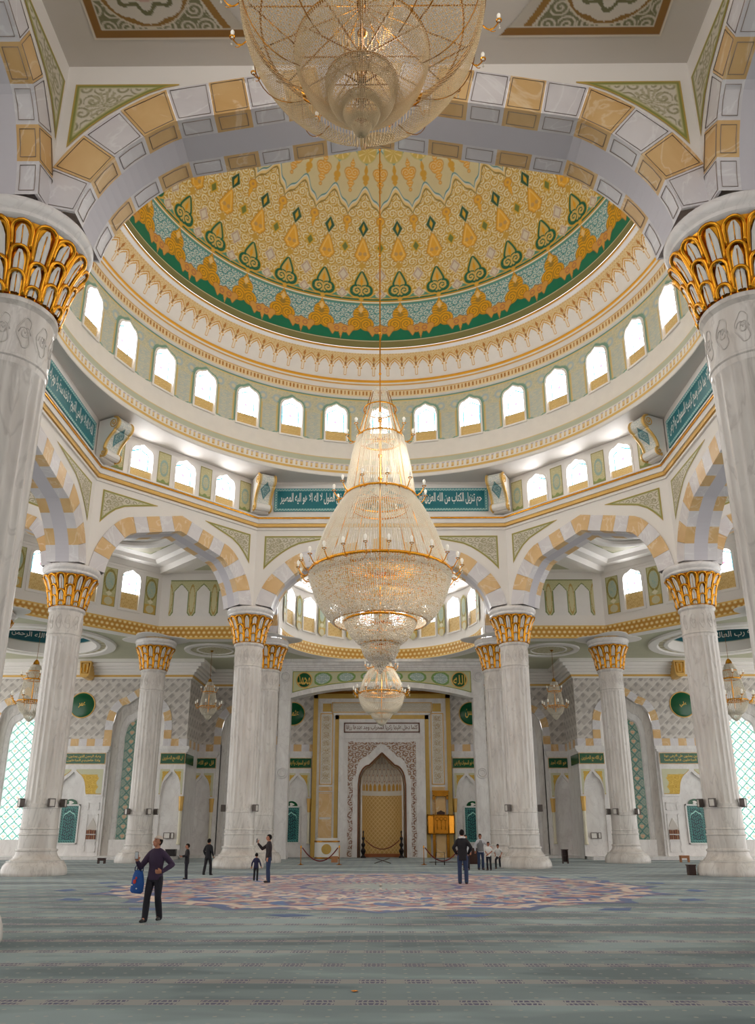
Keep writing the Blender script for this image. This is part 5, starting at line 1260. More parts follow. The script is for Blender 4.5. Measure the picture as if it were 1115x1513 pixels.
# woven medallion under the dome
nr, na = 150, 1200
th = np.linspace(0, 2 * PI, na + 1)[:, None]; q = np.linspace(0.01, 1, nr)[None]
edge = 8.75 + .75 * np.abs(np.cos(8 * th)) ** .7 - .5 * np.abs(np.sin(16 * th)) ; RR = q * edge
X, Y = RR * np.sin(th), RR * np.cos(th)
pt = Paint(X.shape, (150, 160, 158)); nA = 16; f = np.abs(np.mod(th / (2 * PI) * nA, 1) - .5) * 2 + 0 * q
pt.put(q > .30, (186, 160, 160)); 
def blob(fr, ph, lo, hi, col, w=.42, k=3):
    s = np.sin(RR * fr + ph + k * np.cos(th * nA + ph * 2) + 1.3 * np.sin(RR * 3.1)) * np.cos(f * 5 + RR * 1.7 + ph)
    pt.put((s > w) & (q > lo) & (q < hi), col)
blob(4.0, 0.0, .1, 1, (214, 196, 182), .35); blob(5.2, 1.0, .15, 1, (58, 78, 138), .42); blob(6.0, 2.2, .12, 1, (150, 92, 100), .48); blob(4.6, 3.4, .2, .98, (106, 92, 132), .5); blob(7.1, 4.1, .2, 1, (196, 150, 140), .55); blob(5.5, 5.2, .4, 1, (70, 108, 166), .45); blob(3.3, .6, .3, 1, (226, 206, 190), .62); blob(8.0, 2.9, .1, .9, (150, 172, 170), .6)
pt.put((q > .955) & (f > .3), (84, 104, 150)); pt.put((q > .90) & (q < .93), (220, 200, 186)); pt.put(np.abs(q - .55) < .012, (214, 190, 178)); pt.put(np.abs(q - .3) < .012, (96, 92, 140))
o = painted('carpet_medallion', np.stack([X, Y, np.full_like(X, .004)], -1), pt.c, fl, plain('x', (1, 1, 1)) if False else M['paint_matte'] if 'paint_matte' in M else M['paint'])
b = MB()
for k in range(16):
    a = (k + .5) * 2 * PI / 16; c = Vector((math.sin(a), math.cos(a), 0)); t_ = Vector((c.y, -c.x, 0)); p = c * 10.1
    b.add([p + c * .45 + Vector((0, 0, .004)), p + t_ * .6 + Vector((0, 0, .004)), p - c * .3 + Vector((0, 0, .004)), p - t_ * .6 + Vector((0, 0, .004))], [(0, 1, 2, 3)])
b.build('carpet_sprigs', plain('blue wool', (96, 116, 156), .95), fl)

# ------------------------------------------------------------------ mihrab
mt = thing('mihrab', 'tall marble and gold prayer niche in the middle of the far wall', 'prayer niche', (0, YB, 0))
b = MB(); b.box(-5.32, -.40, 0, -1.8, 0, 12.15); b.box(1.8, -.40, 0, 5.32, 0, 12.15); b.box(-1.8, -.40, 7.5, 1.8, 0, 12.15)
mb = b.build('frame', M['marble_white'], mt)
b = MB()
for s in (-1, 1):
    x0, x1 = sorted((s * 5.32, s * 4.98)); b.box(x0, -.50, 0, x1, -.1, 12.15)
    x0, x1 = sorted((s * 3.62, s * 3.32)); b.box(x0, -.50, 0, x1, -.1, 10.45)
    x0, x1 = sorted((s * 4.6, s * 3.95)); b.box(x0, -.47, 10.72, x1, -.2, 11.35)
b.box(-5.32, -.50, 11.75, 5.32, -.1, 12.15); b.box(-3.62, -.50, 10.12, 3.62, -.1, 10.45)
b.build('gold_border', M['stone_gold'] if 'stone_gold' in M else M['gold_paint'], mt)
b = MB(); b.box(-5.45, -.62, 12.10, 5.45, 0, 12.3); b.build('cornice', M['gold_dark'], mt)
b = MB()
for s in (-1, 1):
    for z0, z1 in ((1.25, 2.7), (2.85, 4.55), (4.75, 5.05)):
        x0, x1 = sorted((s * 4.78, s * 3.78)); b = MB(); b.box(x0, -.46, z0, x1, -.2, z1); b.build('side_panel', M['stone_orange'], mt)
b = MB()
def rectline(x0, z0, x1, z1, w, y0, y1):
    b.box(x0, y0, z0, x1, y1, z0 + w); b.box(x0, y0, z1 - w, x1, y1, z1); b.box(x0, y0, z0, x0 + w, y1, z1); b.box(x1 - w, y0, z0, x1, y1, z1)
for s in (-1, 1):
    x0, x1 = sorted((s * 4.78, s * 3.78)); rectline(x0, 5.2, x1, 10.6, .07, -.45, -.39); rectline(x0, .9, x1, 4.65, .06, -.45, -.39)
rectline(-3.9, 10.65, 3.9, 11.45, .06, -.45, -.39)
b.build('moulding', M['gold_paint'], mt)
for s in (-1, 1):
    x0, x1 = sorted((s * 4.62, s * 3.95))
    def vp(X, Z, a, c, d_, e): 
        p = Paint(X.shape, (222, 216, 206)); p.put(scroll(X * 1.0, Z * .55, .30, 1.6, .2, .2), (196, 176, 130)); p.put((np.mod(Z * 1.6, 1) < .6) & (np.abs(X - (a + c) / 2) < .2) & (scroll(X, Z, .22, 1.4, .2, .2) > .5), (166, 132, 84)); return p
    panel_rect('calligraphy_strip', x0, x1, 5.35, 10.45, -.412, vp, mt, 24, 160)
panel_rect('top_calligraphy', -3.85, 3.85, 10.72, 11.38, -.412, lambda X, Z, a, c, d_, e: Paint(X.shape, (216, 210, 200)).put(scroll(X, Z, .3, 1.6, .2, .2), (196, 182, 150)), mt, 220, 24)
# inner marble slab with ogee opening
b = MB(); w = 1.78
def og(x): return arch_z(x, w, 4.7, 7.55) 
xs2 = np.linspace(-w, w, 41); ZT = np.array([float(v) for v in 5.2 + (7.55 - 5.2) * np.where(np.abs(xs2 / w) < .55, 1 - np.abs(xs2 / w) * .72, .604 * np.sqrt(np.clip(1 - ((np.abs(xs2 / w) - .55) / .45) ** 2, 0, 1)))])
for a, c, za, zb in zip(xs2[:-1], xs2[1:], ZT[:-1], ZT[1:]):
    b.add([(a, -.62, za), (c, -.62, zb), (c, -.62, 10.1), (a, -.62, 10.1), (a, .0, za), (c, .0, zb)], [(0, 1, 2, 3), (0, 4, 5, 1)])
for s in (-1, 1):
    x0, x1 = sorted((s * w, s * 3.3)); b.box(x0, -.62, 0, x1, -.3, 10.1)
b.box(-3.3, -.62, 10.0, 3.3, -.3, 10.12)
for s in (-1, 1):
    x0, x1 = sorted((s * 3.3, s * 2.95)); b.box(x0, -.68, 0, x1, -.3, 10.1)
    x0, x1 = sorted((s * 2.75, s * 2.68)); b.box(x0, -.66, 0, x1, -.3, 8.6)
b.box(-2.95, -.68, 8.62, 2.95, -.3, 8.75); b.box(-2.95, -.68, 9.98, 2.95, -.3, 10.1)
b.build('inner_slab', M['marble_white'], mt, fix=False)
b = MB(); rectline(-2.92, 9.08, 2.92, 9.84, .08, -.68, -.6); b.build('inscription_frame', M['brown_ink'], mt)
lettering('inscription', 'كلما دخل عليها زكريا المحراب وجد عندها رزقا', M['brown_ink'], mt, -2.75, 2.75, 9.24, 9.68, -.632)
# carved brown arabesque round the arch
nx, nz = 210, 330; X = np.linspace(-2.6, 2.6, nx)[:, None] + np.zeros((1, nz)); Z = np.linspace(.05, 8.42, nz)[None] + np.zeros((nx, 1))
pt = Paint(X.shape, (214, 206, 200)); so = np.interp(np.abs(X), np.abs(xs2[20:]), ZT[20:], right=0)
bord = (np.abs(X) > 2.2) ; zlim = np.where(np.abs(X) < w + .35, np.interp(np.clip(np.abs(X) - .2, 0, w), xs2[20:], ZT[20:]) + .62, 5.6 - 0 * X)
sp_ = (Z > zlim) & (Z > 5.4 + .0 * X) & (Z < 8.35)
curl = np.clip(scroll(X, Z, .52, 1.25, .17, .12) + scroll(X + .26, Z + .2, .40, 1.0, .12, .12), 0, 1)
colm = bord & (np.abs(np.abs(X) - 2.38 - .08 * np.sin(Z * 5)) < .16)
pt.put((sp_ | colm) * curl, (128, 78, 46), .2); pt.put((sp_ & (np.mod(X * 5.3 + Z * 3.1, 1) < .16)) * curl, (190, 140, 60), .3)
kp = sp_ | bord
painted('carved_arabesque', np.stack([X, np.full_like(X, -.626), Z], -1), pt.c, mt, keep=kp)
b = MB(); pth = [(-w, -.64, 0), (-w, -.64, 2.6)] + [(x, -.64, z) for x, z in zip(xs2, ZT)] + [(w, -.64, 2.6), (w, -.64, 0)]; b.tube(pth, .06, 6); b.build('arch_moulding', plain('carved brown rim', (128, 80, 46), .6, 0, .2), mt)
b = MB(); b.tube([(p[0] * .93, -.50, p[2] - .12) for p in pth], .05, 6); b.build('arch_inner_moulding', plain('carved tan rim', (150, 118, 84), .6, 0, .2), mt)
# concave niche: half cylinder with gold lozenges, pale stalactite hood
th = np.linspace(-PI / 2, PI / 2, 140)[:, None]; zv = np.linspace(0, 7.5, 230)[None]; rr = np.where(zv < 5.2, 1.52, 1.52 * np.sqrt(np.clip(1 - ((zv - 5.2) / 2.35) ** 2, 0.0001, 1))) + 0 * th
Xn = rr * np.sin(th); Yn = .0 + rr * .85 * np.cos(th) - .4 + .0 * zv; U = th * 1.52 + 0 * zv; Zn = zv + 0 * th
pt = Paint(U.shape, (206, 164, 92), .15); pt.put(lattice(U, Zn, .34, .10), (232, 200, 140)); 
pt.put((Zn > 4.45) & (Zn < 4.75), (226, 220, 208)); pt.put(Zn > 4.75, (216, 204, 186)); fq = np.abs(np.mod(U / .38, 1) - .5); pt.put((Zn > 4.8) & (Zn < 5.35) & (fq < .34 - .3 * np.clip((Zn - 5.15) / .2, 0, 1)), (206, 154, 62), .2)
row = np.floor((Zn - 5.35) / .45); fq = np.abs(np.mod(U / .38 + .5 * np.mod(row, 2), 1) - .5); fz = np.mod((Zn - 5.35) / .45, 1); up2 = Zn > 5.35
pt.put(up2 & (np.abs(fz - (1 - fq * 2)) < .12), (176, 160, 146)); pt.put(up2 & (np.hypot(fq, (fz - .35) * .6) < .10), (178, 120, 84)); pt.put(Zn < .25, (170, 100, 60))
painted('niche_recess', np.stack([Xn, Yn, Zn], -1), pt.c, mt, smooth=True)
for s in (-1, 1):
    b = MB(); x0, x1 = sorted((s * 1.50, s * 1.8)); b.box(x0, -.45, 0, x1, -.3, 5.3); b.build('niche_jamb', M['marble_white'], mt)
b = MB(); zq = np.linspace(5.0, 7.6, 27); rq = np.where(zq < 5.2, 1.52, 1.52 * np.sqrt(np.clip(1 - ((zq - 5.2) / 2.35) ** 2, 0, 1)))
for z0, z1, r0, r1 in zip(zq[:-1], zq[1:], rq[:-1], rq[1:]):
    for s in (-1, 1): b.add([(s * r0 * .995, -.395, z0), (s * 1.86, -.395, z0), (s * 1.86, -.395, z1), (s * r1 * .995, -.395, z1)], [(0, 1, 2, 3)])
b.build('hood_surround', M['marble_white'], mt, fix=False)
# ------------------------------------------------------------------ gilt pulpit right of the mihrab
pu = thing('pulpit', 'shiny gilt balcony pulpit right of the prayer niche with a canopy above', 'pulpit', (4.38, YB - .60, 0))
b = MB(); poly = [(-.98, 0), (-.98, -.30), (-.55, -.52), (.55, -.52), (.98, -.30), (.98, 0)]
vs = [(x, y, 1.68) for x, y in poly] + [(x, y, 3.02) for x, y in poly]; b.add(vs, [(0, 1, 2, 3, 4, 5)] + [(i, i + 1, i + 7, i + 6) for i in range(5)]); b.build('balcony', M['brass'], pu)
b = MB()
for (x0, y0), (x1, y1) in zip(poly[:-1], poly[1:]):
    for z in (1.68, 2.98): b.tube([(x0, y0, z), (x1, y1, z)], .045, 6)
for x, y in poly: b.tube([(x, y, 1.66), (x, y, 3.05)], .035, 6)
for k in range(3): x = -.3 + .3 * k; b.tube([(x, -.535, 1.95), (x, -.535, 2.6)] + [(x + .12 * math.sin(t), -.535, 2.6 + .12 - .12 * math.cos(t)) for t in np.linspace(0, 2 * PI, 10)], .025, 5)
b.build('railing', M['gold_dark'], pu)
b = MB(); b.box(-.58, -.30, 4.35, .58, 0, 4.72); b.box(-.62, -.34, 4.66, .62, 0, 4.76); b.box(-.58, -.30, 4.1, -.44, 0, 4.4); b.box(.44, -.30, 4.1, .58, 0, 4.4); b.build('canopy', M['gold_dark'], pu)
b = MB(); b.box(-.62, -.06, 0, -.40, 0, 1.68); b.box(.40, -.06, 0, .62, 0, 1.68); b.box(-.40, -.04, 3.0, -.30, 0, 4.4); b.box(.30, -.04, 3.0, .40, 0, 4.4); b.build('side_rail', M['gold_dark'], pu)
b = MB(); b.box(-.36, -.05, 0, .36, 0, 4.3); b.build('back_panel', M['stone_orange'], pu)
b = MB(); b.prism([(-.3, 3.02), (.3, 3.02), (.3, 3.2), (.12, 3.26), (0, 3.34), (-.12, 3.26), (-.3, 3.2)], -.30, -.12); b.build('book_rest', M['darkwood'], pu)
# ------------------------------------------------------------------ preacher's cabinet left of the mihrab
lc = thing('lectern', 'white rounded lectern with a round gold emblem left of the prayer niche', 'lectern', (-3.92, 30.6, 0))
b = MB(); el = lambda r: [(r * math.sin(t), -r * .62 * math.cos(t)) for t in np.linspace(-PI / 2, PI / 2, 25)]
def elprism(bm, r, z0, z1):
    p = el(r); n = len(p); bm.add([(x, y, z0) for x, y in p] + [(x, y, z1) for x, y in p], [tuple(range(n)), tuple(range(n, 2 * n))] + [(i, (i + 1) % n, (i + 1) % n + n, i + n) for i in range(n)])
elprism(b, .88, .08, 1.12); elprism(b, .78, 1.18, 1.38); b.build('body', M['white_paint'], lc)
b = MB(); elprism(b, .92, 1.10, 1.20); elprism(b, .90, 0, .10); b.build('trim', M['gold_dark'], lc)
b = MB(); b.lathe([(.01, -.565), (.33, -.56), (.35, -.54), (.35, -.4)], 28); b.v = [(x, z, y + .64) for x, y, z in b.v]; b.build('emblem', M['stone_gold'], lc)
# small wooden box
bx = thing('wooden_box', 'small light wooden box standing before the white lectern', 'box', (-2.92, 23.0, 0)); b = MB(); b.box(-.2, -.15, 0, .2, .15, .30); b.build('body', M['wood'], bx); b = MB(); b.box(-.22, -.17, .30, .22, .17, .36); b.box(-.06, -.16, .33, .06, -.1, .35); b.build('lid', M['wood'], bx)
# stanchions with red rope
def stanchion(lab, x, y, proto=[None]):
    if proto[0] is None:
        t = thing('rope_stanchion', lab, 'stanchion', (x, y, 0), group='brass stanchions'); b = MB(); b.lathe([(.01, 0), (.17, 0), (.17, .02), (.06, .05), (.03, .08), (.01, .09)], 20); b.build('base', M['brass'], t)
        b = MB(); b.lathe([(.024, .05), (.024, .93)], 12); b.build('pole', M['brass'], t); b = MB(); b.lathe([(.03, .92), (.05, .94), (.05, .97), (.03, 1.0), (.04, 1.03), (.01, 1.06)], 14); b.build('finial', M['gold'], t); proto[0] = t
    else: copy_thing(proto[0], lab, (x, y, 0))
stanchion('brass stanchion at the left end of the left red rope', -4.61, 18.94); stanchion('brass stanchion at the right end of the left red rope, beside the wooden box', -2.42, 18.96); stanchion('brass stanchion at the left end of the right red rope', 2.40, 18.99); stanchion('brass stanchion at the right end of the right red rope, behind the man in black', 4.55, 19.1)
def rope(lab, p, q, sag):
    b = MB(); P, Q = Vector(p), Vector(q); b.tube([P + (Q - P) * t - Vector((0, 0, sag * 4 * t * (1 - t))) for t in np.linspace(0, 1, 25)], .032, 8); o = b.build('red_rope', M['rope']); tag(o, lab, 'rope', 'red ropes', 'thing')
rope('sagging red rope before the white lectern', (-4.53, 18.94, .93), (-2.50, 18.96, .93), .72); rope('sagging red rope before the gilt pulpit', (2.48, 18.99, .93), (4.47, 19.1, .93), .72)
def dark_post(lab, x, proto=[None]):
    if proto[0] is None:
        t = thing('turned_post', lab, 'post', (x, YB - 1.0, 0), group='dark turned posts'); b = MB(); b.lathe([(.01, 0), (.20, 0), (.20, .08), (.12, .14), (.09, .22), (.17, .40), (.19, .5), (.12, .62), (.07, .70), (.15, .88), (.15, .95), (.07, 1.05), (.06, 1.2), (.12, 1.32), (.12, 1.38), (.05, 1.5), (.04, 1.72), (.07, 1.78), (.05, 1.86), (.01, 1.9)], 20); b.build('shaft', M['black_metal'], t)
        b = MB(); b.ball((0, -.0, 1.42), .09, 8); b.build('ring', M['gold_dark'], t); proto[0] = t
    else: copy_thing(proto[0], lab, (x, YB - 1.0, 0))
dark_post('dark turned post at the left foot of the prayer niche', -1.38); dark_post('dark turned post at the right foot of the prayer niche', 1.42)
rope('thin red rope across the foot of the prayer niche', (-1.22, YB - 1.0, 1.22), (1.26, YB - 1.0, 1.22), .62)
# folding book stand, metal frame stand
fs = thing('folding_bookstand', 'small crossed book stand on the carpet before the prayer niche', 'bookstand', (0.05, 21.06, 0)); 
for s in (-1, 1):
    b = MB(); b.tube([(-.48 * s, -.1, .02), (.42 * s, -.1, .30)], .025, 6); b.tube([(-.48 * s, .1, .02), (.42 * s, .1, .30)], .025, 6); b.tube([(-.48 * s, -.12, .02), (-.48 * s, .12, .02)], .02, 6); b.build('leg', M['grey_metal'], fs)
mf = thing('metal_frame_stand', 'low thin metal frame stand before the gilt pulpit', 'stand', (3.3, 18.6, 0)); b = MB(); b.tube([(-.25, 0, 0), (-.25, 0, .68), (.25, 0, .68), (.25, 0, 0)], .018, 6); b.tube([(-.25, 0, .34), (.25, 0, .34)], .015, 6); b.build('upright', M['black_metal'], mf); b = MB(); b.box(-.62, -.2, .15, .95, .25, .18); b.build('shelf', M['black_metal'], mf); b = MB(); b.tube([(-.25, .3, 0), (-.25, .3, .17)], .018, 6); b.tube([(.25, .3, 0), (.25, .3, .17)], .018, 6); b.build('leg', M['black_metal'], mf)
cabn = thing('wooden_cabinet', 'dark red brown wooden cabinet behind the man in the grey waistcoat', 'cabinet', (5.42, 20.3, 0)); b = MB(); b.box(-.32, -.2, .04, .32, .2, .84); b.build('body', M['darkwood'], cabn); b = MB(); b.box(-.36, -.24, .84, .36, .24, .89); b.box(-.34, -.22, 0, .34, .22, .05); b.build('top', M['darkwood'], cabn)
for s in (-1, 1):
    b = MB(); x0, x1 = sorted((s * .01, s * .30)); b.box(x0, -.225, .08, x1, -.2, .80); d = b.build('door', M['darkwood'], cabn); b = MB(); b.ball((s * .05, -.24, .45), .02, 6); b.build('knob', M['brass'], d)
st = thing('wooden_stand', 'narrow dark wooden stand by the right wall between two columns', 'stand', (10.93, 21.3, 0)); b = MB(); b.box(-.17, -.12, .08, -.13, .12, .76); b.box(.13, -.12, .08, .17, .12, .76); b.box(-.17, .10, .08, .17, .12, .76); b.build('side', M['darkwood'], st); b = MB(); b.box(-.2, -.15, .76, .2, .15, .80); b.build('top', M['darkwood'], st); b = MB(); b.box(-.16, -.1, .40, .16, .1, .43); b.build('shelf', M['darkwood'], st)
for s in (-1, 1): b = MB(); x0, x1 = sorted((s * .17, s * .12)); b.box(x0, -.12, 0, x1, .12, .09); b.build('foot', M['darkwood'], st)
def stool(lab, x, y, mk, h, w):
    t = thing('low_stool', lab, 'stool', (x, y, 0), group='low wooden stools'); b = MB(); b.box(-w, -.15, h - .06, w, .15, h); b.build('seat', M[mk], t)
    for sx in (-1, 1):
        for sy in (-1, 1): b = MB(); b.box(sx * (w - .04) - .03, sy * .11 - .03, 0, sx * (w - .04) + .03, sy * .11 + .03, h - .06); b.build('leg', M[mk], t)
    b = MB(); b.box(-w + .04, -.13, h - .16, w - .04, -.10, h - .06); b.build('rail', M[mk], t)
stool('low dark brown stool on the carpet before the left tall window', -16.62, 20.9, 'darkwood', .32, .22); stool('low light wooden stool on the carpet at right before the teal niche window', 18.78, 23.4, 'wood', .40, .28)
rb = thing('wooden_crate', 'small red brown box at the foot of the large right column', 'box', (13.42, 7.75, 0)); b = MB(); b.box(-.15, -.15, 0, .15, .15, .38); b.build('body', M['darkwood'], rb); b = MB(); b.box(-.17, -.17, .38, .17, .17, .43); b.build('lid', M['darkwood'], rb)
sh = thing('shoe_box', 'dark box standing on the step by the set back left wall', 'box', (-14.6, 29.0, ZFL)); b = MB(); b.box(-.34, -.2, 0, .34, .2, .40); b.build('body', M['black_metal'], sh); b = MB(); b.box(-.36, -.22, .40, .36, .22, .46); b.build('lid', M['black_metal'], sh)
# ------------------------------------------------------------------ crystal chandeliers
OCT_V = np.array([(1, 0, 0), (0, 1, 0), (-1, 0, 0), (0, -1, 0), (0, 0, 1), (0, 0, -1)], float)
OCT_F = np.array([(0, 1, 4), (1, 2, 4), (2, 3, 4), (3, 0, 4), (1, 0, 5), (2, 1, 5), (3, 2, 5), (0, 3, 5)])
def beads(name, pos, size, mat, parent, zs=1.3):
    pos = np.asarray(pos, float); n = len(pos); sz = np.broadcast_to(np.asarray(size, float), (n,))
    rot = rng.random(n) * 2 * PI; c, s = np.cos(rot), np.sin(rot)
    V = np.repeat(OCT_V[None], n, 0) * sz[:, None, None]; V[..., 2] *= zs
    x = V[..., 0] * c[:, None] - V[..., 1] * s[:, None]; y = V[..., 0] * s[:, None] + V[..., 1] * c[:, None]
    V = np.stack([x, y, V[..., 2]], -1) + pos[:, None]
    F = OCT_F[None] + 6 * np.arange(n)[:, None, None]
    o = fast_mesh(name, V.reshape(-1, 3), F.reshape(-1, 3), mat, None, False, parent)
    if n > 100: o['kind'] = 'stuff'
    return o
def strands(r0, z0, r1, z1, n, sp, bulge=0.0, tw=0.0):
    """bead positions of n strings between two rings; bulge pushes the middle outward/downward"""
    L = math.hypot(r1 - r0, z1 - z0) * (1 + abs(bulge) * .6); m = max(2, int(L / sp)); t = np.linspace(0, 1, m)[None]
    a = (np.arange(n) / n * 2 * PI)[:, None] + tw * t
    if bulge >= 0: th = t * PI / 2; tr, tz = (1 - bulge) * t + bulge * (1 - np.cos(th)), (1 - bulge) * t + bulge * np.sin(th)
    else: th = t * PI / 2; k = -bulge; tr, tz = (1 - k) * t + k * np.sin(th), (1 - k) * t + k * (1 - np.cos(th))
    r = r0 + (r1 - r0) * tr; z = z0 + (z1 - z0) * tz
    return np.stack([r * np.cos(a), r * np.sin(a), z + 0 * a], -1).reshape(-1, 3)
def ring_mesh(bm, r, z, w=.04, n=64): bm.tube([(r * math.cos(t), r * math.sin(t), z) for t in np.linspace(0, 2 * PI, n, endpoint=False)], w, 6, closed=True)
def arm_shape(r, z, a, L, k=1.0):
    pts = []
    for t in np.linspace(0, 1, 14): pts.append(((r + L * t) * math.cos(a), (r + L * t) * math.sin(a), z - .35 * k * math.sin(t * PI * 1.15) * L + .25 * L * t * t))
    return pts
def add_arms(root, r, z, n, L, s=1.0, a0=0.0):
    for i in range(n):
        a = a0 + 2 * PI * i / n; p = arm_shape(r, z, a, L)
        b = MB(); b.tube(p, .022 * s, 6); e = p[-1]
        b.lathe([(.001, 0), (.07 * s, .02 * s), (.09 * s, .05 * s), (.05 * s, .03 * s)], 10, cx=0, cy=0); k = len(b.v) - 40
        b.v[k:] = [(x + e[0], y + e[1], z_ + e[2]) for x, y, z_ in b.v[k:]]
        m_ = p[7]; b.tube([(m_[0] + .11 * s * (t / 1.2) * math.cos(t * 5) * math.cos(a), m_[1] + .11 * s * (t / 1.2) * math.cos(t * 5) * math.sin(a), m_[2] + .11 * s * (t / 1.2) * math.sin(t * 5)) for t in np.linspace(0, 1.2, 12)], .012 * s, 5)
        arm = b.build('candle_arm', M['gold'], root)
        b = MB(); b.lathe([(.03 * s, 0), (.03 * s, .10 * s), (.055 * s, .15 * s), (.06 * s, .21 * s), (.04 * s, .26 * s), (.008 * s, .29 * s)], 10); b.v = [(x + e[0], y + e[1], z_ + e[2] + .04 * s) for x, y, z_ in b.v]; b.build('bulb', M['bulb'], arm)
        dz = np.array([(e[0], e[1], e[2] - .06 * s - .09 * s * j) for j in range(3)]); beads('pendant', dz, [.02 * s, .028 * s, .04 * s], M['crystal'], arm)
def add_bars(bm, r0, z0, r1, z1, n, w, a0=0): 
    for i in range(n):
        a = a0 + 2 * PI * i / n; bm.tube([(r0 * math.cos(a), r0 * math.sin(a), z0), (r1 * math.cos(a), r1 * math.sin(a), z1)], w, 4)
# --- the great chandelier under the dome
ch = thing('chandelier', 'huge tiered crystal chandelier hanging on a long rod from the dome centre', 'chandelier', (0, 0, 0))
fr = MB()
for r, z, w in ((.94, 16.95, .045), (.66, 18.3, .03), (1.42, 14.35, .05), (1.10, 13.9, .03), (2.72, 11.15, .07), (2.60, 10.9, .04), (1.9, 10.2, .04), (1.35, 9.28, .05), (.72, 8.42, .045), (.45, 8.05, .03)): ring_mesh(fr, r, z, w)
for z, n, r in ((16.95, 8, .94), (14.35, 12, 1.42), (11.15, 24, 2.72), (9.28, 12, 1.35), (8.42, 8, .72)): add_bars(fr, .05, z, r, z, n, .022)
for r0, z0, r1, z1, n in ((.94, 16.95, 1.42, 14.35, 8), (1.42, 14.35, 2.72, 11.15, 12), (.4, 19.0, .94, 16.95, 8)): add_bars(fr, r0, z0, r1, z1, n, .018)
fr.build('gilt_frame', M['gold'], ch)
b = MB(); b.lathe([(.045, 8.0), (.045, 19.2), (.03, 19.3), (.03, ZC + R0 - .1)], 10)
for z in (10.3, 12.2, 13.2, 15.2, 16.2, 17.8, 9.0): b.ball((0, 0, z), .11, 8, sz=(1, 1, .7))
for z in range(20, 42, 2): b.ball((0, 0, z), .06, 6)
b.build('hanging_rod', M['gold'], ch)
P_ = [strands(.30, 19.2, .92, 16.98, 34, .07, .25), strands(.93, 16.95, 1.06, 16.5, 60, .05), strands(.95, 16.95, 1.40, 14.38, 96, .06, -.25), strands(1.42, 14.3, 1.10, 13.85, 90, .06), strands(1.40, 14.3, 2.66, 11.2, 150, .07, -.35)]
beads('crystal_strings', np.concatenate(P_), .030, M['crystal'], ch)
P_ = [strands(2.74, 11.15, 1.76, 9.25, 190, .080, .5), strands(2.70, 11.1, 2.62, 10.8, 170, .07), strands(1.36, 9.28, .66, 8.38, 104, .07, .45), strands(.73, 8.42, .38, 7.80, 60, .06, .6), strands(.40, 7.85, .03, 7.6, 30, .06, .5), strands(.30, 7.72, .02, 7.35, 10, .06)]
P_ = np.concatenate(P_); P_ = P_ + rng.normal(0, .008, P_.shape); am = rng.random(len(P_)) < .12
beads('crystal_bowls', P_[~am], .034 + .012 * rng.random((~am).sum()), M['crystal'], ch)
beads('amber_beads', P_[am], .036, M['crystal_near'], ch)
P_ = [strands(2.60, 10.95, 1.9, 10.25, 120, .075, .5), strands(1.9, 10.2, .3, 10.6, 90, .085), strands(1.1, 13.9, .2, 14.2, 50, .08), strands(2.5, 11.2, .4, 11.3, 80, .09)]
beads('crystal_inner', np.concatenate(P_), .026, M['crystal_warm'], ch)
ring2 = MB(); ring_mesh(ring2, 1.76, 9.25, .03); ring2.build('lower_ring', M['gold'], ch)
add_arms(ch, .94, 16.95, 8, .40, 1.0); add_arms(ch, 1.42, 14.35, 12, .42, 1.0, .15); add_arms(ch, 2.72, 11.15, 24, .42, 1.0, .1)
# --- the chandelier right above the camera bay
c2 = thing('chandelier', 'large crystal bowl chandelier close overhead, cut by the top edge of the photo', 'chandelier', (-.24, -18.75, 0)); fr = MB()
for r, z, w in ((2.12, 15.55, .05), (1.14, 14.35, .03), (.60, 13.72, .025), (.32, 13.28, .022), (.17, 12.95, .018), (1.75, 14.95, .02)): ring_mesh(fr, r, z, w)
for z, n, r in ((14.35, 12, 1.14), (13.72, 10, .60), (13.28, 8, .32), (15.55, 16, 2.12)): add_bars(fr, .04, z, r, z, n, .017)
add_bars(fr, 1.14, 14.35, 1.95, 15.1, 8, .018, .2)
for k in range(10): fr.tube([((1.06 + 1.08 * math.cos(t)) * math.cos(k * .628 + .3), (1.06 + 1.08 * math.cos(t)) * math.sin(k * .628 + .3), 15.5 - 1.72 * math.sin(t)) for t in np.linspace(0, PI / 2, 12)], .010, 4)
fr.build('gilt_frame', M['gold_dark'], c2)
b = MB(); b.lathe([(.03, 12.7), (.03, 17.9)], 10)
for z in (13.0, 13.4, 13.85, 14.5, 14.9, 15.6): b.ball((0, 0, z), .09, 8, sz=(1, 1, .8))
b.lathe([(.03, 17.6), (.25, 17.75), (.3, 17.88)], 16); b.build('hanging_rod', M['gold_dark'], c2)
P_ = [strands(2.14, 15.55, 1.06, 13.75, 210, .048, .85)]
beads('crystal_bowl', np.concatenate(P_), .0145, M['crystal_near'], c2)
P_ = [strands(1.15, 14.35, .50, 13.45, 170, .036, .85), strands(.61, 13.72, .28, 13.12, 100, .034, .85), strands(.33, 13.28, .14, 12.86, 60, .03, .85), strands(.18, 12.95, .02, 12.62, 36, .03, .8)]
beads('crystal_nested_bowls', np.concatenate(P_), .0135, M['crystal_near'], c2)
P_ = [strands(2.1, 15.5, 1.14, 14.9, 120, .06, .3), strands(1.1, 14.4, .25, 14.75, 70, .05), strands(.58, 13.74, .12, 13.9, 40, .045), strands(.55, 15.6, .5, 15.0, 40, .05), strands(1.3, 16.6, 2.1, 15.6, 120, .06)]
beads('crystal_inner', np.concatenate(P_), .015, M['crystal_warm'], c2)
add_arms(c2, 2.14, 15.35, 20, .30, .62, .10)
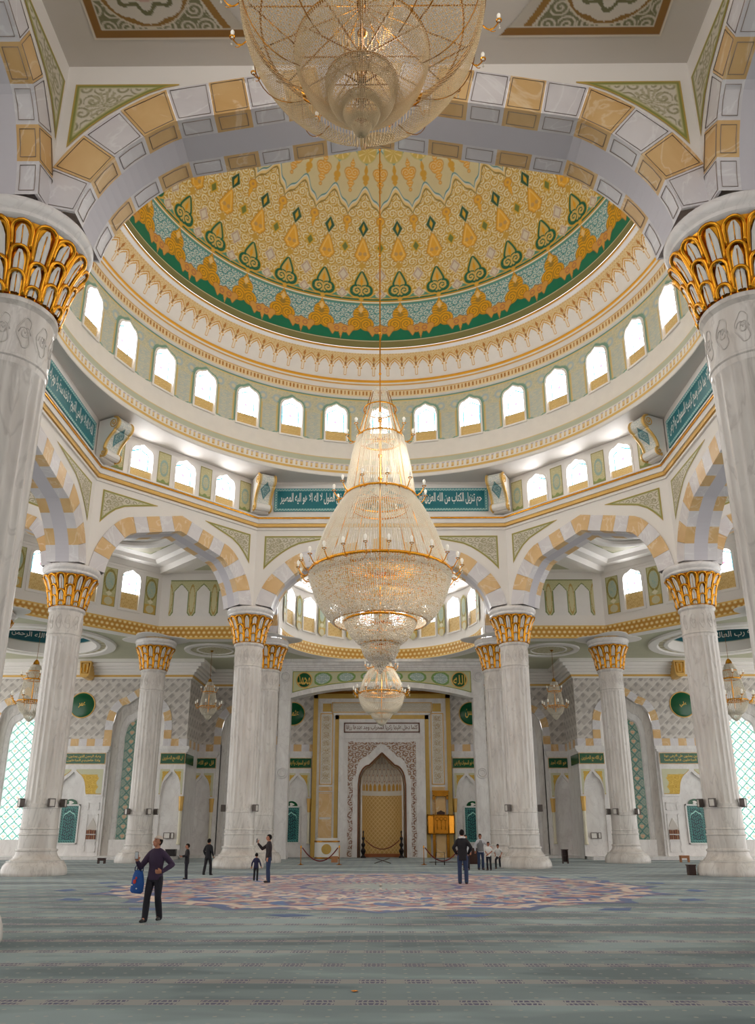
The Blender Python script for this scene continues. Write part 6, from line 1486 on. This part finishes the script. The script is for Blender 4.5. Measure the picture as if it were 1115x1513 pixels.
# --- smaller ones
def small_chandelier(lab, loc, s, zt, grp=None):
    t = thing('chandelier', lab, 'chandelier', loc, group=grp); fr = MB()
    for r, z in ((.42, 1.05), (.62, .0), (.30, 1.45)): ring_mesh(fr, r * s, z * s, .035 * s, 32)
    add_bars(fr, .02, 0, .62 * s, 0, 8, .018 * s); add_bars(fr, .18 * s, 1.75 * s, .42 * s, 1.05 * s, 6, .015 * s); fr.lathe([(.03 * s, -.4 * s), (.03 * s, 1.9 * s)], 8); fr.lathe([(.02 * s, 1.8 * s), (.16 * s, 1.82 * s), (.12 * s, 1.95 * s), (.05 * s, 2.05 * s)], 14)
    fr.build('gilt_frame', M['gold'], t)
    b = MB(); b.lathe([(.014, 1.9 * s), (.014, zt - loc[2])], 6); b.lathe([(.02, zt - loc[2] - .12), (.10, zt - loc[2] - .06), (.12, zt - loc[2])], 12); b.build('hanging_rod', M['gold_dark'], t)
    k = max(.02, .028 * s)
    P_ = [strands(.30 * s, 1.45 * s, .42 * s, 1.05 * s, 26, .06 * s), strands(.20 * s, 1.75 * s, .60 * s, .05 * s, 40, .07 * s, -.35), strands(.63 * s, 0, .30 * s, -.62 * s, 44, .06 * s, .7), strands(.32 * s, -.5 * s, .03, -.95 * s, 20, .06 * s, .6)]
    beads('crystal_strings', np.concatenate(P_), k, M['crystal'], t)
    add_arms(t, .62 * s, 0, 8, .32 * s, .9 * s); add_arms(t, .36 * s, 1.15 * s, 6, .24 * s, .7 * s, .3)
    return t
small_chandelier('slender gold chandelier hanging before the set back left wall', (-11.95, 25.7, 10.0), .95, ZCE, 'slender gold chandeliers'); small_chandelier('slender gold chandelier hanging before the set back right wall', (11.95, 25.7, 10.0), .95, ZCE, 'slender gold chandeliers')
small_chandelier('gold chandelier at the left edge before the tall teal lattice window, behind the large column', (-22.9, 22.7, 9.9), 1.35, ZCE + 2.7, 'gold chandeliers under the oval cupolas'); small_chandelier('gold chandelier at the right edge before the tall teal lattice window, behind the large column', (22.9, 22.7, 9.9), 1.35, ZCE + 2.7, 'gold chandeliers under the oval cupolas')
# --- crystal chandelier of the mihrab bay
c3 = thing('chandelier', 'crystal basket chandelier hanging before the prayer niche, below the great one', 'chandelier', (0, 22.5, 0)); fr = MB()
for r, z, w in ((.80, 12.0, .04), (.62, 12.4, .03), (1.48, 10.35, .05), (.72, 9.2, .035), (.40, 8.75, .03)): ring_mesh(fr, r, z, w)
for z, n, r in ((12.0, 8, .80), (10.35, 14, 1.48), (9.2, 8, .72)): add_bars(fr, .04, z, r, z, n, .02)
add_bars(fr, .62, 12.0, 1.48, 10.35, 10, .02); fr.build('gilt_frame', M['gold'], c3)
b = MB(); b.lathe([(.035, 8.4), (.035, 18.4)], 10); b.lathe([(.05, 18.0), (.3, 18.25), (.34, 18.42)], 18); b.build('hanging_rod', M['gold'], c3)
P_ = [strands(.62, 12.4, .80, 12.0, 40, .06), strands(.78, 11.95, 1.46, 10.4, 64, .08, -.4), strands(1.50, 10.35, .80, 9.05, 110, .07, .75), strands(.73, 9.2, .35, 8.65, 60, .06, .8), strands(.41, 8.75, .03, 8.3, 36, .06, .7)]
beads('crystal_strings', np.concatenate(P_), .030, M['crystal'], c3)
add_arms(c3, 1.48, 10.35, 14, .36, 1.0, .1); add_arms(c3, .80, 12.05, 8, .30, .9, .2)
# ------------------------------------------------------------------ people
def cloth(name, col, rough=.85): return plain(name, col, rough, 0, .12, 9.0, .15)
M['skin'] = plain('skin', (186, 126, 98), .5, 0, .05, 12); M['skin_dark'] = plain('tanned skin', (164, 104, 78), .5, 0, .05, 12)
M['lips'] = plain('lips', (150, 84, 76), .5); M['eye'] = plain('eyes', (34, 26, 24), .3); M['hair'] = plain('black hair', (24, 19, 17), .8, 0, .2, 30, .3, .2); M['sole'] = plain('shoe leather', (24, 22, 24), .4)
def solidify(name, bm, mats, parent, vox, smooth=2, assign=None):
    me = bpy.data.meshes.new('tmp'); me.from_pydata(bm.v, [], bm.f); o = bpy.data.objects.new('tmp', me); COL.objects.link(o)
    r = o.modifiers.new('r', 'REMESH'); r.mode = 'VOXEL'; r.voxel_size = vox; r.use_smooth_shade = True
    s = o.modifiers.new('s', 'SMOOTH'); s.factor = .5; s.iterations = smooth
    bpy.context.view_layer.update(); dg = bpy.context.evaluated_depsgraph_get(); m2 = bpy.data.meshes.new_from_object(o.evaluated_get(dg)); m2.name = name
    bpy.data.objects.remove(o); bpy.data.meshes.remove(me)
    m2.materials.clear()
    for m in (mats if isinstance(mats, (list, tuple)) else [mats]): m2.materials.append(m)
    if assign:
        n = len(m2.polygons); c = np.empty(n * 3); m2.polygons.foreach_get('center', c); m2.polygons.foreach_set('material_index', assign(c.reshape(-1, 3)).astype(np.int32))
    m2.polygons.foreach_set('use_smooth', np.ones(len(m2.polygons), bool)); m2.update()
    return link(bpy.data.objects.new(name, m2), parent)
def limb(b, pts, rs):
    pts = [Vector(p) for p in pts]
    for (p, q), (r0, r1) in zip(zip(pts[:-1], pts[1:]), zip(rs[:-1], rs[1:])): b.tube([p, p.lerp(q, .33), p.lerp(q, .66), q], [r0, r0 * .72 + r1 * .28 + .006, r0 * .34 + r1 * .66 + .004, r1], 12)
    for p, r in zip(pts, rs): b.ball(p, r, 8)
def loft(b, secs, n=18):
    """secs: (center, rx, ry, yaw)"""
    vs = []
    for c, rx, ry, yw in secs:
        for i in range(n): t = 2 * PI * i / n; x, y = rx * math.cos(t), ry * math.sin(t); vs.append((c[0] + x * math.cos(yw) - y * math.sin(yw), c[1] + x * math.sin(yw) + y * math.cos(yw), c[2]))
    m = len(secs); fs = [(j * n + i, j * n + (i + 1) % n, (j + 1) * n + (i + 1) % n, (j + 1) * n + i) for j in range(m - 1) for i in range(n)]
    b.add(vs, fs + [tuple(reversed(range(n))), tuple(range((m - 1) * n, m * n))])
def hand(b, w, d, side, curl=.35, k=1.0):
    """w wrist, d pointing direction, side: direction of the thumb"""
    d = Vector(d).normalized(); s = Vector(side); s = (s - d * s.dot(d)).normalized(); n = d.cross(s)
    w = Vector(w)
    for t in (-.028, -.010, .010, .028): limb(b, [w + s * t * .5 * k, w + (d * .085 + s * t) * k], [.016 * k, .014 * k])
    for t, L in ((.030, .070), (.010, .080), (-.010, .074), (-.029, .056)):
        p = w + (d * .085 + s * t) * k; q = p + (d * math.cos(curl) + n * math.sin(curl)) * L * .5 * k; r = q + (d * math.cos(curl * 2.2) + n * math.sin(curl * 2.2)) * L * .5 * k
        limb(b, [p, q, r], [.0105 * k, .0098 * k, .0085 * k])
    p = w + (d * .022 + s * .026) * k; q = p + (d * .6 + s * .7 + n * .2).normalized() * .038 * k; limb(b, [p, q, q + (d * .85 + s * .25 + n * .45).normalized() * .034 * k], [.014 * k, .0115 * k, .0095 * k])
def person(label, loc, rz, H, top, bottom, arms, legs=None, hips=(0, 0, .95), lean=(0, 0), yaw=0, pitch=0, skin='skin', cap=None, hair=True, sleeve=1.0, child=0.0, vox=.011, collar=None, vest=None, scarf=None, curl=(.5, .5), thumb=None, coat=0.0, grp=None):
    t = thing('person', label, 'person', loc, rz, grp); S = H / 1.75; hk = 1 + .28 * child
    hx, hy, hz = hips; hp = Vector(hips)
    chest = hp + Vector((lean[0] * .6, lean[1] * .6, .30)); neck = hp + Vector((lean[0], lean[1], .54)); hd = neck + Vector((lean[0] * .15, lean[1] * .15 - .02, .145 + .03 * child))
    sh = {k: neck + Vector((sg * .172, .0, -.095)) for k, sg in (('R', -1), ('L', 1))}
    if legs is None: legs = {'R': [(-.10, .0, .91), (-.11, -.01, .50), (-.11, .02, .085)], 'L': [(.10, .0, .91), (.11, -.01, .50), (.11, .02, .085)]}
    HM = Matrix.Translation(hd) @ Matrix.Rotation(yaw, 4, 'Z') @ Matrix.Rotation(pitch, 4, 'X')
    def sc_(v): return [tuple(Vector(p) * S) for p in v]
    # body
    b = MB()
    loft(b, [(hp + Vector((0, 0, -.08)), .14, .10, 0), (hp + Vector((0, 0, .02)), .145, .10, 0), (hp.lerp(chest, .5), .125, .085, 0), (chest, .15, .10, 0), (chest.lerp(neck, .6), .16, .09, 0), (neck + Vector((0, 0, -.03)), .09, .065, 0)])
    limb(b, [neck + Vector((0, 0, -.05)), hd + Vector((0, .015, -.05))], [.058, .054])
    hb = MB(); hb.ball((0, .012, .02), .098 * hk, 12, sz=(.82, 1.0, 1.05)); hb.ball((0, -.030, -.050), .060 * hk, 10, sz=(.88, 1.0, 1.05)); hb.ball((0, -.022, -.085), .030 * hk, 8)
    hb.ball((0, -.100 * hk, -.022), .015, 8, sz=(.9, 1.3, 1.4)); hb.ball((0, -.092 * hk, .006), .012, 8, sz=(.7, .8, 2.0)); hb.ball((0, -.088 * hk, -.062), .018, 8, sz=(1.3, .5, .5))
    for sg in (-1, 1): hb.ball((sg * .083 * hk, .012, -.012), .026, 8, sz=(.35, .75, 1.2))
    b.add([HM @ Vector(p) for p in hb.v], hb.f)
    for k, sg in (('R', -1), ('L', 1)):
        e, w = [Vector(p) for p in arms[k][:2]]; d = Vector(arms[k][2]) if len(arms[k]) > 2 else (w - e)
        limb(b, [sh[k], e, w], [.046, .036, .025]); th_ = (thumb or {}).get(k, (-sg * .9, -.5, .2)); hand(b, w + d.normalized() * .01, d, th_, curl[0 if k == 'R' else 1], 1.05)
        L = [Vector(p) for p in legs[k]]; limb(b, L, [.072, .050, .036]); limb(b, [L[-1], L[-1] + Vector((0, -.06, -.03))], [.036, .03])
    b.v = sc_(b.v); inv = HM.inverted()
    def asg(c):
        P = (np.c_[c / S, np.ones(len(c))] @ np.array(inv).T)[:, :3]; m = np.zeros(len(c)); a = np.abs(P[:, 0])
        m[(P[:, 1] < -.055) & (np.hypot((a - .034) / 1.5, P[:, 2] - .008) < .0085 * hk)] = 1; m[(P[:, 1] < -.06) & (a < .027) & (np.abs(P[:, 2] + .063) < .009)] = 2; m[(P[:, 1] < -.06) & (a > .016) & (a < .055) & (np.abs(P[:, 2] - .033) < .006)] = 3; return m
    solidify('body', b, [M[skin], M['eye'], M['lips'], M['hair']], t, vox * .85 * max(S, .7), 2, asg)
    # clothes
    b = MB(); cl = coat
    loft(b, [(hp + Vector((0, 0, -.10 - cl)), .178, .128, 0), (hp + Vector((0, 0, .03)), .172, .122, 0), (hp.lerp(chest, .55), .158, .112, 0), (chest, .182, .125, 0), (chest.lerp(neck, .45), .190, .116, 0), (chest.lerp(neck, .66), .165, .105, 0), (chest.lerp(neck, .86), .118, .086, 0), (neck + Vector((0, .005, .01)), .070, .068, 0)])
    for k, sg in (('R', -1), ('L', 1)):
        e, w = [Vector(p) for p in arms[k][:2]]; s0 = sh[k] + Vector((-sg * .02, 0, -.01))
        limb(b, [neck + Vector((sg * .06, 0, -.04)), s0], [.060, .068])
        if sleeve >= 1: limb(b, [s0, e, e.lerp(w, .94)], [.070, .056, .042])
        else: limb(b, [s0, sh[k].lerp(e, sleeve)], [.076, .066])
    b.v = sc_(b.v); solidify('shirt' if not coat else 'jacket', b, top, t, vox * S, 4)
    b = MB(); loft(b, [(hp + Vector((0, 0, -.14)), .160, .118, 0), (hp + Vector((0, 0, -.05)), .166, .118, 0), (hp + Vector((0, 0, .04)), .158, .112, 0)])
    for k, sg in (('R', -1), ('L', 1)):
        L = [Vector(p) for p in legs[k]]; limb(b, [L[0] + Vector((sg * -.01, 0, -.02)), L[1], L[2] + Vector((0, 0, -.03))], [.094, .070, .066])
    b.v = sc_(b.v); solidify('trousers', b, bottom, t, vox * S, 4)
    for k, sg in (('R', -1), ('L', 1)):
        a = Vector(legs[k][-1]); kn = Vector(legs[k][1]); b = MB(); dirn = Vector((sg * .12, -1, 0))
        if len(legs[k]) and 'toe' in (thumb or {}): dirn = Vector(thumb['toe'])
        limb(b, [a + Vector((0, .035, -.045)), a + dirn * .07 + Vector((0, 0, -.052)), a + dirn * .15 + Vector((0, 0, -.058))], [.040, .038, .028]); b.box(a.x - .035, a.y - .02, a.z - .082, a.x + .035, a.y + .06, a.z - .05); b.v = sc_(b.v); solidify('shoe', b, M['sole'], t, .010, 2)
    def shell(nm, mat, gr, cut):
        hb = MB(); hb.ball((0, .012, .02), .098 * hk * gr, 18, sz=(.84, 1.02, 1.06)); b = MB()
        ok = [cut(Vector(np.mean([hb.v[i] for i in f], axis=0))) for f in hb.f]
        b.add([tuple((HM @ Vector(p)) * S) for p in hb.v], [f for f, q in zip(hb.f, ok) if q], 0, True); return b.build(nm, mat, t)
    if hair: shell('hair', M['hair'], 1.07, lambda c: c.z > .075 - .02 or c.y > .0 + max(0, -.02 - c.z) * .8 and c.z > -.075)
    if cap: shell('cap', cap, 1.15, lambda c: c.z > .052 + .25 * max(0, -c.y) * .2)
    if vest:
        b = MB(); loft(b, [(hp + Vector((0, 0, -.06)), .186, .136, 0), (hp.lerp(chest, .55), .168, .122, 0), (chest, .190, .134, 0), (chest.lerp(neck, .6), .150, .118, 0), (chest.lerp(neck, .86), .10, .09, 0)]); b.v = sc_(b.v); solidify('waistcoat', b, vest, t, vox * S, 3)
    if scarf:
        b = MB(); b.tube([tuple((neck + Vector((.088 * math.cos(q), .01 + .085 * math.sin(q), -.005 + .02 * math.sin(q)))) * S) for q in np.linspace(0, 2 * PI, 20, endpoint=False)], .034 * S, 8, closed=True); b.build('collar', scarf, t)
    return t, S
dk = cloth('black cloth', (30, 28, 34)); jn = cloth('blue denim', (46, 60, 92)); nv = cloth('navy cloth', (40, 40, 72)); pl = cloth('dark plum shirt', (62, 46, 72)); wt = cloth('white cotton', (226, 224, 222)); gy = cloth('grey wool', (124, 122, 124)); mr = cloth('maroon cloth', (112, 48, 52)); lt = cloth('pale shirt', (196, 196, 202)); dkp = cloth('dark trousers', (34, 32, 42)); kn = cloth('pale knit', (206, 190, 178)); dj = cloth('dark jacket', (46, 38, 42))
DOWN = {'R': [(-.25, .03, 1.16), (-.26, -.04, .90)], 'L': [(.25, .03, 1.16), (.26, -.04, .90)]}
# man with the blue bag, walking towards the camera
p1, S1 = person('nearest man in pale cap and plum shirt raising a phone, blue bag on his arm', (-4.66, -11.25, 0), -.22, 1.66, pl, dkp,
    {'R': [(-.32, -.10, 1.10), (-.27, -.36, 1.24), (.02, -.12, .16)], 'L': [(.36, .06, 1.16), (.24, -.17, 1.02), (-.22, -.14, .0)]},
    legs={'R': [(-.10, 0, .91), (-.10, -.10, .50), (-.11, -.12, .085)], 'L': [(.10, 0, .91), (.11, -.02, .50), (.08, .18, .105)]}, yaw=-.55, pitch=-.18, cap=kn, curl=(.9, .7), thumb={'R': (1, 0, .3), 'L': (0, -.3, 1)}, vox=.010)
def local_pt(t, S, v): 
    return (Matrix.Translation(t.location) @ Matrix.Rotation(t.rotation_euler.z, 4, 'Z')) @ (Vector(v) * S)
def phone(lab, t, S, v, rz, tilt=.1):
    o = thing('phone', lab, 'phone'); o.location = local_pt(t, S, v); o.rotation_euler = (tilt, 0, rz); b = MB(); b.box(-.036, -.005, -.072, .036, .005, .072); b.build('case', M['black_metal'], o); b = MB(); b.box(-.032, -.0065, -.064, .032, -.005, .064); b.build('screen', plain('phone glass', (206, 212, 218), .1), o)
phone('phone held up by the man with the blue bag', p1, S1, (-.255, -.43, 1.36), -.1)
bag = thing('shoulder_bag', 'blue cloth bag with red print hanging on the forearm of the nearest man', 'bag'); bag.location = local_pt(p1, S1, (-.335, -.12, 1.10)); bag.rotation_euler = (0, .06, -.5)
b = MB(); loft(b, [((0, 0, -.50), .13, .05, 0), ((0, 0, -.46), .17, .075, 0), ((.01, 0, -.30), .165, .085, 0), ((0, 0, -.16), .14, .07, 0), ((0, 0, -.08), .11, .05, 0), ((0, 0, -.05), .09, .035, 0)]); solidify('body', b, cloth('blue bag cloth', (36, 84, 156)), bag, .010, 3)
b = MB()
for s in (-1, 1): b.tube([(-.085, s * .03, -.07), (-.08, s * .035, .0), (-.03, s * .03, .055), (.03, s * .03, .055), (.08, s * .035, .0), (.085, s * .03, -.07)], .011, 6)
b.build('strap', cloth('navy strap', (30, 44, 86)), bag)
b = MB(); b.ball((0, -.088, -.27), .045, 8, sz=(1, .12, 1)); b.ball((.03, -.084, -.20), .026, 8, sz=(1, .12, 1)); b.build('print', cloth('red print', (196, 60, 50)), bag)
b = MB(); b.ball((-.07, -.084, -.34), .03, 8, sz=(1, .15, .5)); b.ball((.07, -.084, -.40), .022, 8, sz=(1, .15, .6)); b.build('white_print', wt, bag)
person('child in maroon top half hidden behind the man with the blue bag', (-10.62, 11.0, 0), .25, 1.20, mr, dkp, DOWN, child=.6, yaw=-.7, skin='skin_dark')
person('boy in black jacket in profile to the left, holding a white paper', (-7.69, 4.41, 0), -1.25, 1.30, dk, dkp, {'R': [(-.22, -.02, 1.18), (-.10, -.26, 1.14), (.3, -.8, .05)], 'L': [(.24, .0, 1.18), (.10, -.24, 1.12), (-.3, -.8, .05)]}, child=.45, coat=.08)
pp = thing('paper', 'white folded paper held by the boy in the black jacket', 'paper'); pp.location = (-7.69 - .30, 4.41 - .10, .87); pp.rotation_euler = (.3, .1, -1.25); b = MB(); b.box(-.09, -.004, -.055, .09, .004, .055); b.box(-.09, -.012, -.055, -.002, -.006, .055); b.build('sheet', wt, pp)
person('teenage boy in black seen from behind, walking by the left far column', (-7.51, 7.56, 0), 2.75, 1.47, dk, dk, {'R': [(-.25, .05, 1.17), (-.24, -.08, .94)], 'L': [(.25, .05, 1.17), (.24, -.1, .95)]}, legs={'R': [(-.10, 0, .91), (-.11, -.10, .50), (-.11, -.12, .085)], 'L': [(.10, 0, .91), (.11, .06, .50), (.12, .16, .10)]}, child=.25, coat=.05)
m3, S3 = person('man in black jacket and jeans in profile to the left, holding up a phone', (-4.15, 2.2, 0), -1.35, 1.67, dj, jn, {'R': [(-.20, -.24, 1.22), (-.12, -.42, 1.42), (.02, -.03, .16)], 'L': [(.23, .03, 1.18), (.22, -.05, .92)]}, yaw=-.05, pitch=-.12, coat=.06, curl=(.9, .4), thumb={'R': (1, 0, .2)})
phone('phone raised by the man in the black jacket', m3, S3, (-.115, -.475, 1.53), 2.2)
person('small boy in navy jacket seen from behind beside the man with the phone', (-4.78, 3.4, 0), 3.0, .96, nv, dk, {'R': [(-.28, .03, 1.17), (-.34, -.04, .94)], 'L': [(.28, .03, 1.17), (.34, -.04, .94)]}, child=1.0, coat=.04)
person('tall man in black hooded top and jeans seen from behind, hands in pockets', (2.95, 1.44, 0), 3.05, 1.84, dk, jn, {'R': [(-.30, .05, 1.16), (-.20, -.12, .96), (.5, .1, -.6)], 'L': [(.30, .05, 1.16), (.20, -.12, .96), (-.5, .1, -.6)]}, coat=.10, scarf=wt)
person('person in pale shirt mostly hidden behind the tall man in black', (4.16, 12.4, 0), -.4, 1.64, lt, dkp, DOWN)
person('man in grey waistcoat and pale shirt facing the camera, arm round a boy', (4.93, 12.9, 0), .15, 1.68, lt, jn, {'R': [(-.27, .03, 1.17), (-.29, -.04, .92)], 'L': [(.36, -.02, 1.22), (.46, -.26, 1.14), (.3, -.5, -.2)]}, vest=gy, skin='skin_dark')
person('boy in white T shirt and dark trousers, hands clasped, before the man in the waistcoat', (5.24, 12.2, 0), -.45, 1.29, wt, dkp, {'R': [(-.23, .02, 1.18), (-.04, -.20, 1.02), (.5, -.4, -.4)], 'L': [(.23, .02, 1.18), (.05, -.22, 1.00), (-.5, -.4, -.4)]}, child=.5, sleeve=.6, skin='skin_dark')
person('boy in white T shirt sitting on the base of the right far column', (5.98, 14.05, 0), -.35, 1.24, wt, dkp, {'R': [(-.27, -.06, 1.10), (-.16, -.34, .93), (.1, -.5, -.6)], 'L': [(.27, -.06, 1.10), (.22, -.34, .90), (-.1, -.5, -.6)]}, legs={'R': [(-.10, 0, .80), (-.14, -.36, .62), (-.16, -.30, .085)], 'L': [(.10, 0, .80), (.14, -.40, .66), (.10, -.10, .20)]}, hips=(0, .02, .84), lean=(0, -.14), child=.5, sleeve=.6, pitch=.25, skin='skin_dark')
# ------------------------------------------------------------------ camera, daylight, render settings
cd = bpy.data.cameras.new('camera'); co = bpy.data.objects.new('camera', cd); COL.objects.link(co); sc.camera = co
cd.sensor_fit = 'VERTICAL'; cd.sensor_height = 36.0; cd.sensor_width = 36.0; cd.lens = 1167.1712 / 1513 * 36.0
cd.shift_y = (848.0 - 756.5) / 1513.0; cd.clip_start = .1; cd.clip_end = 500
pitch, yaw = .3168, -.007
co.location = (0.09519, -28.83738, 1.73077)
fw = Vector((math.sin(yaw) * math.cos(pitch), math.cos(yaw) * math.cos(pitch), math.sin(pitch)))
co.rotation_euler = fw.to_track_quat('-Z', 'Y').to_euler()
w = bpy.data.worlds.new('sky'); sc.world = w; w.use_nodes = True
bg = w.node_tree.nodes['Background']; bg.inputs[0].default_value = (1.0, .975, .95, 1); bg.inputs[1].default_value = 0.8
def point(name, loc, e, col=(1, .93, .82), r=.6):
    l = bpy.data.lights.new(name, 'POINT'); l.energy = e; l.color = col; l.shadow_soft_size = r; o = bpy.data.objects.new(name, l); COL.objects.link(o); o.location = loc; return o
point('chandelier_glow', (.6, -.5, 10.5), 110, r=1.3); point('chandelier_glow', (.5, -.4, 15.6), 70, r=.6); point('chandelier_glow', (.4, 22.2, 11.0), 40, r=.6); point('chandelier_glow', (.15, -18.4, 15.0), 32, r=.5)
sc.view_settings.view_transform = 'Standard'; sc.view_settings.look = 'None'; sc.view_settings.gamma = 1.0; sc.view_settings.use_curve_mapping = False; sc.view_settings.exposure = 1.35
cy = sc.cycles; cy.max_bounces = 8; cy.diffuse_bounces = 5; cy.glossy_bounces = 3; cy.transmission_bounces = 4; cy.transparent_max_bounces = 24; cy.caustics_reflective = False; cy.caustics_refractive = False; cy.use_denoising = True; cy.use_adaptive_sampling = True; cy.adaptive_threshold = .03; cy.sample_clamp_indirect = 6.0
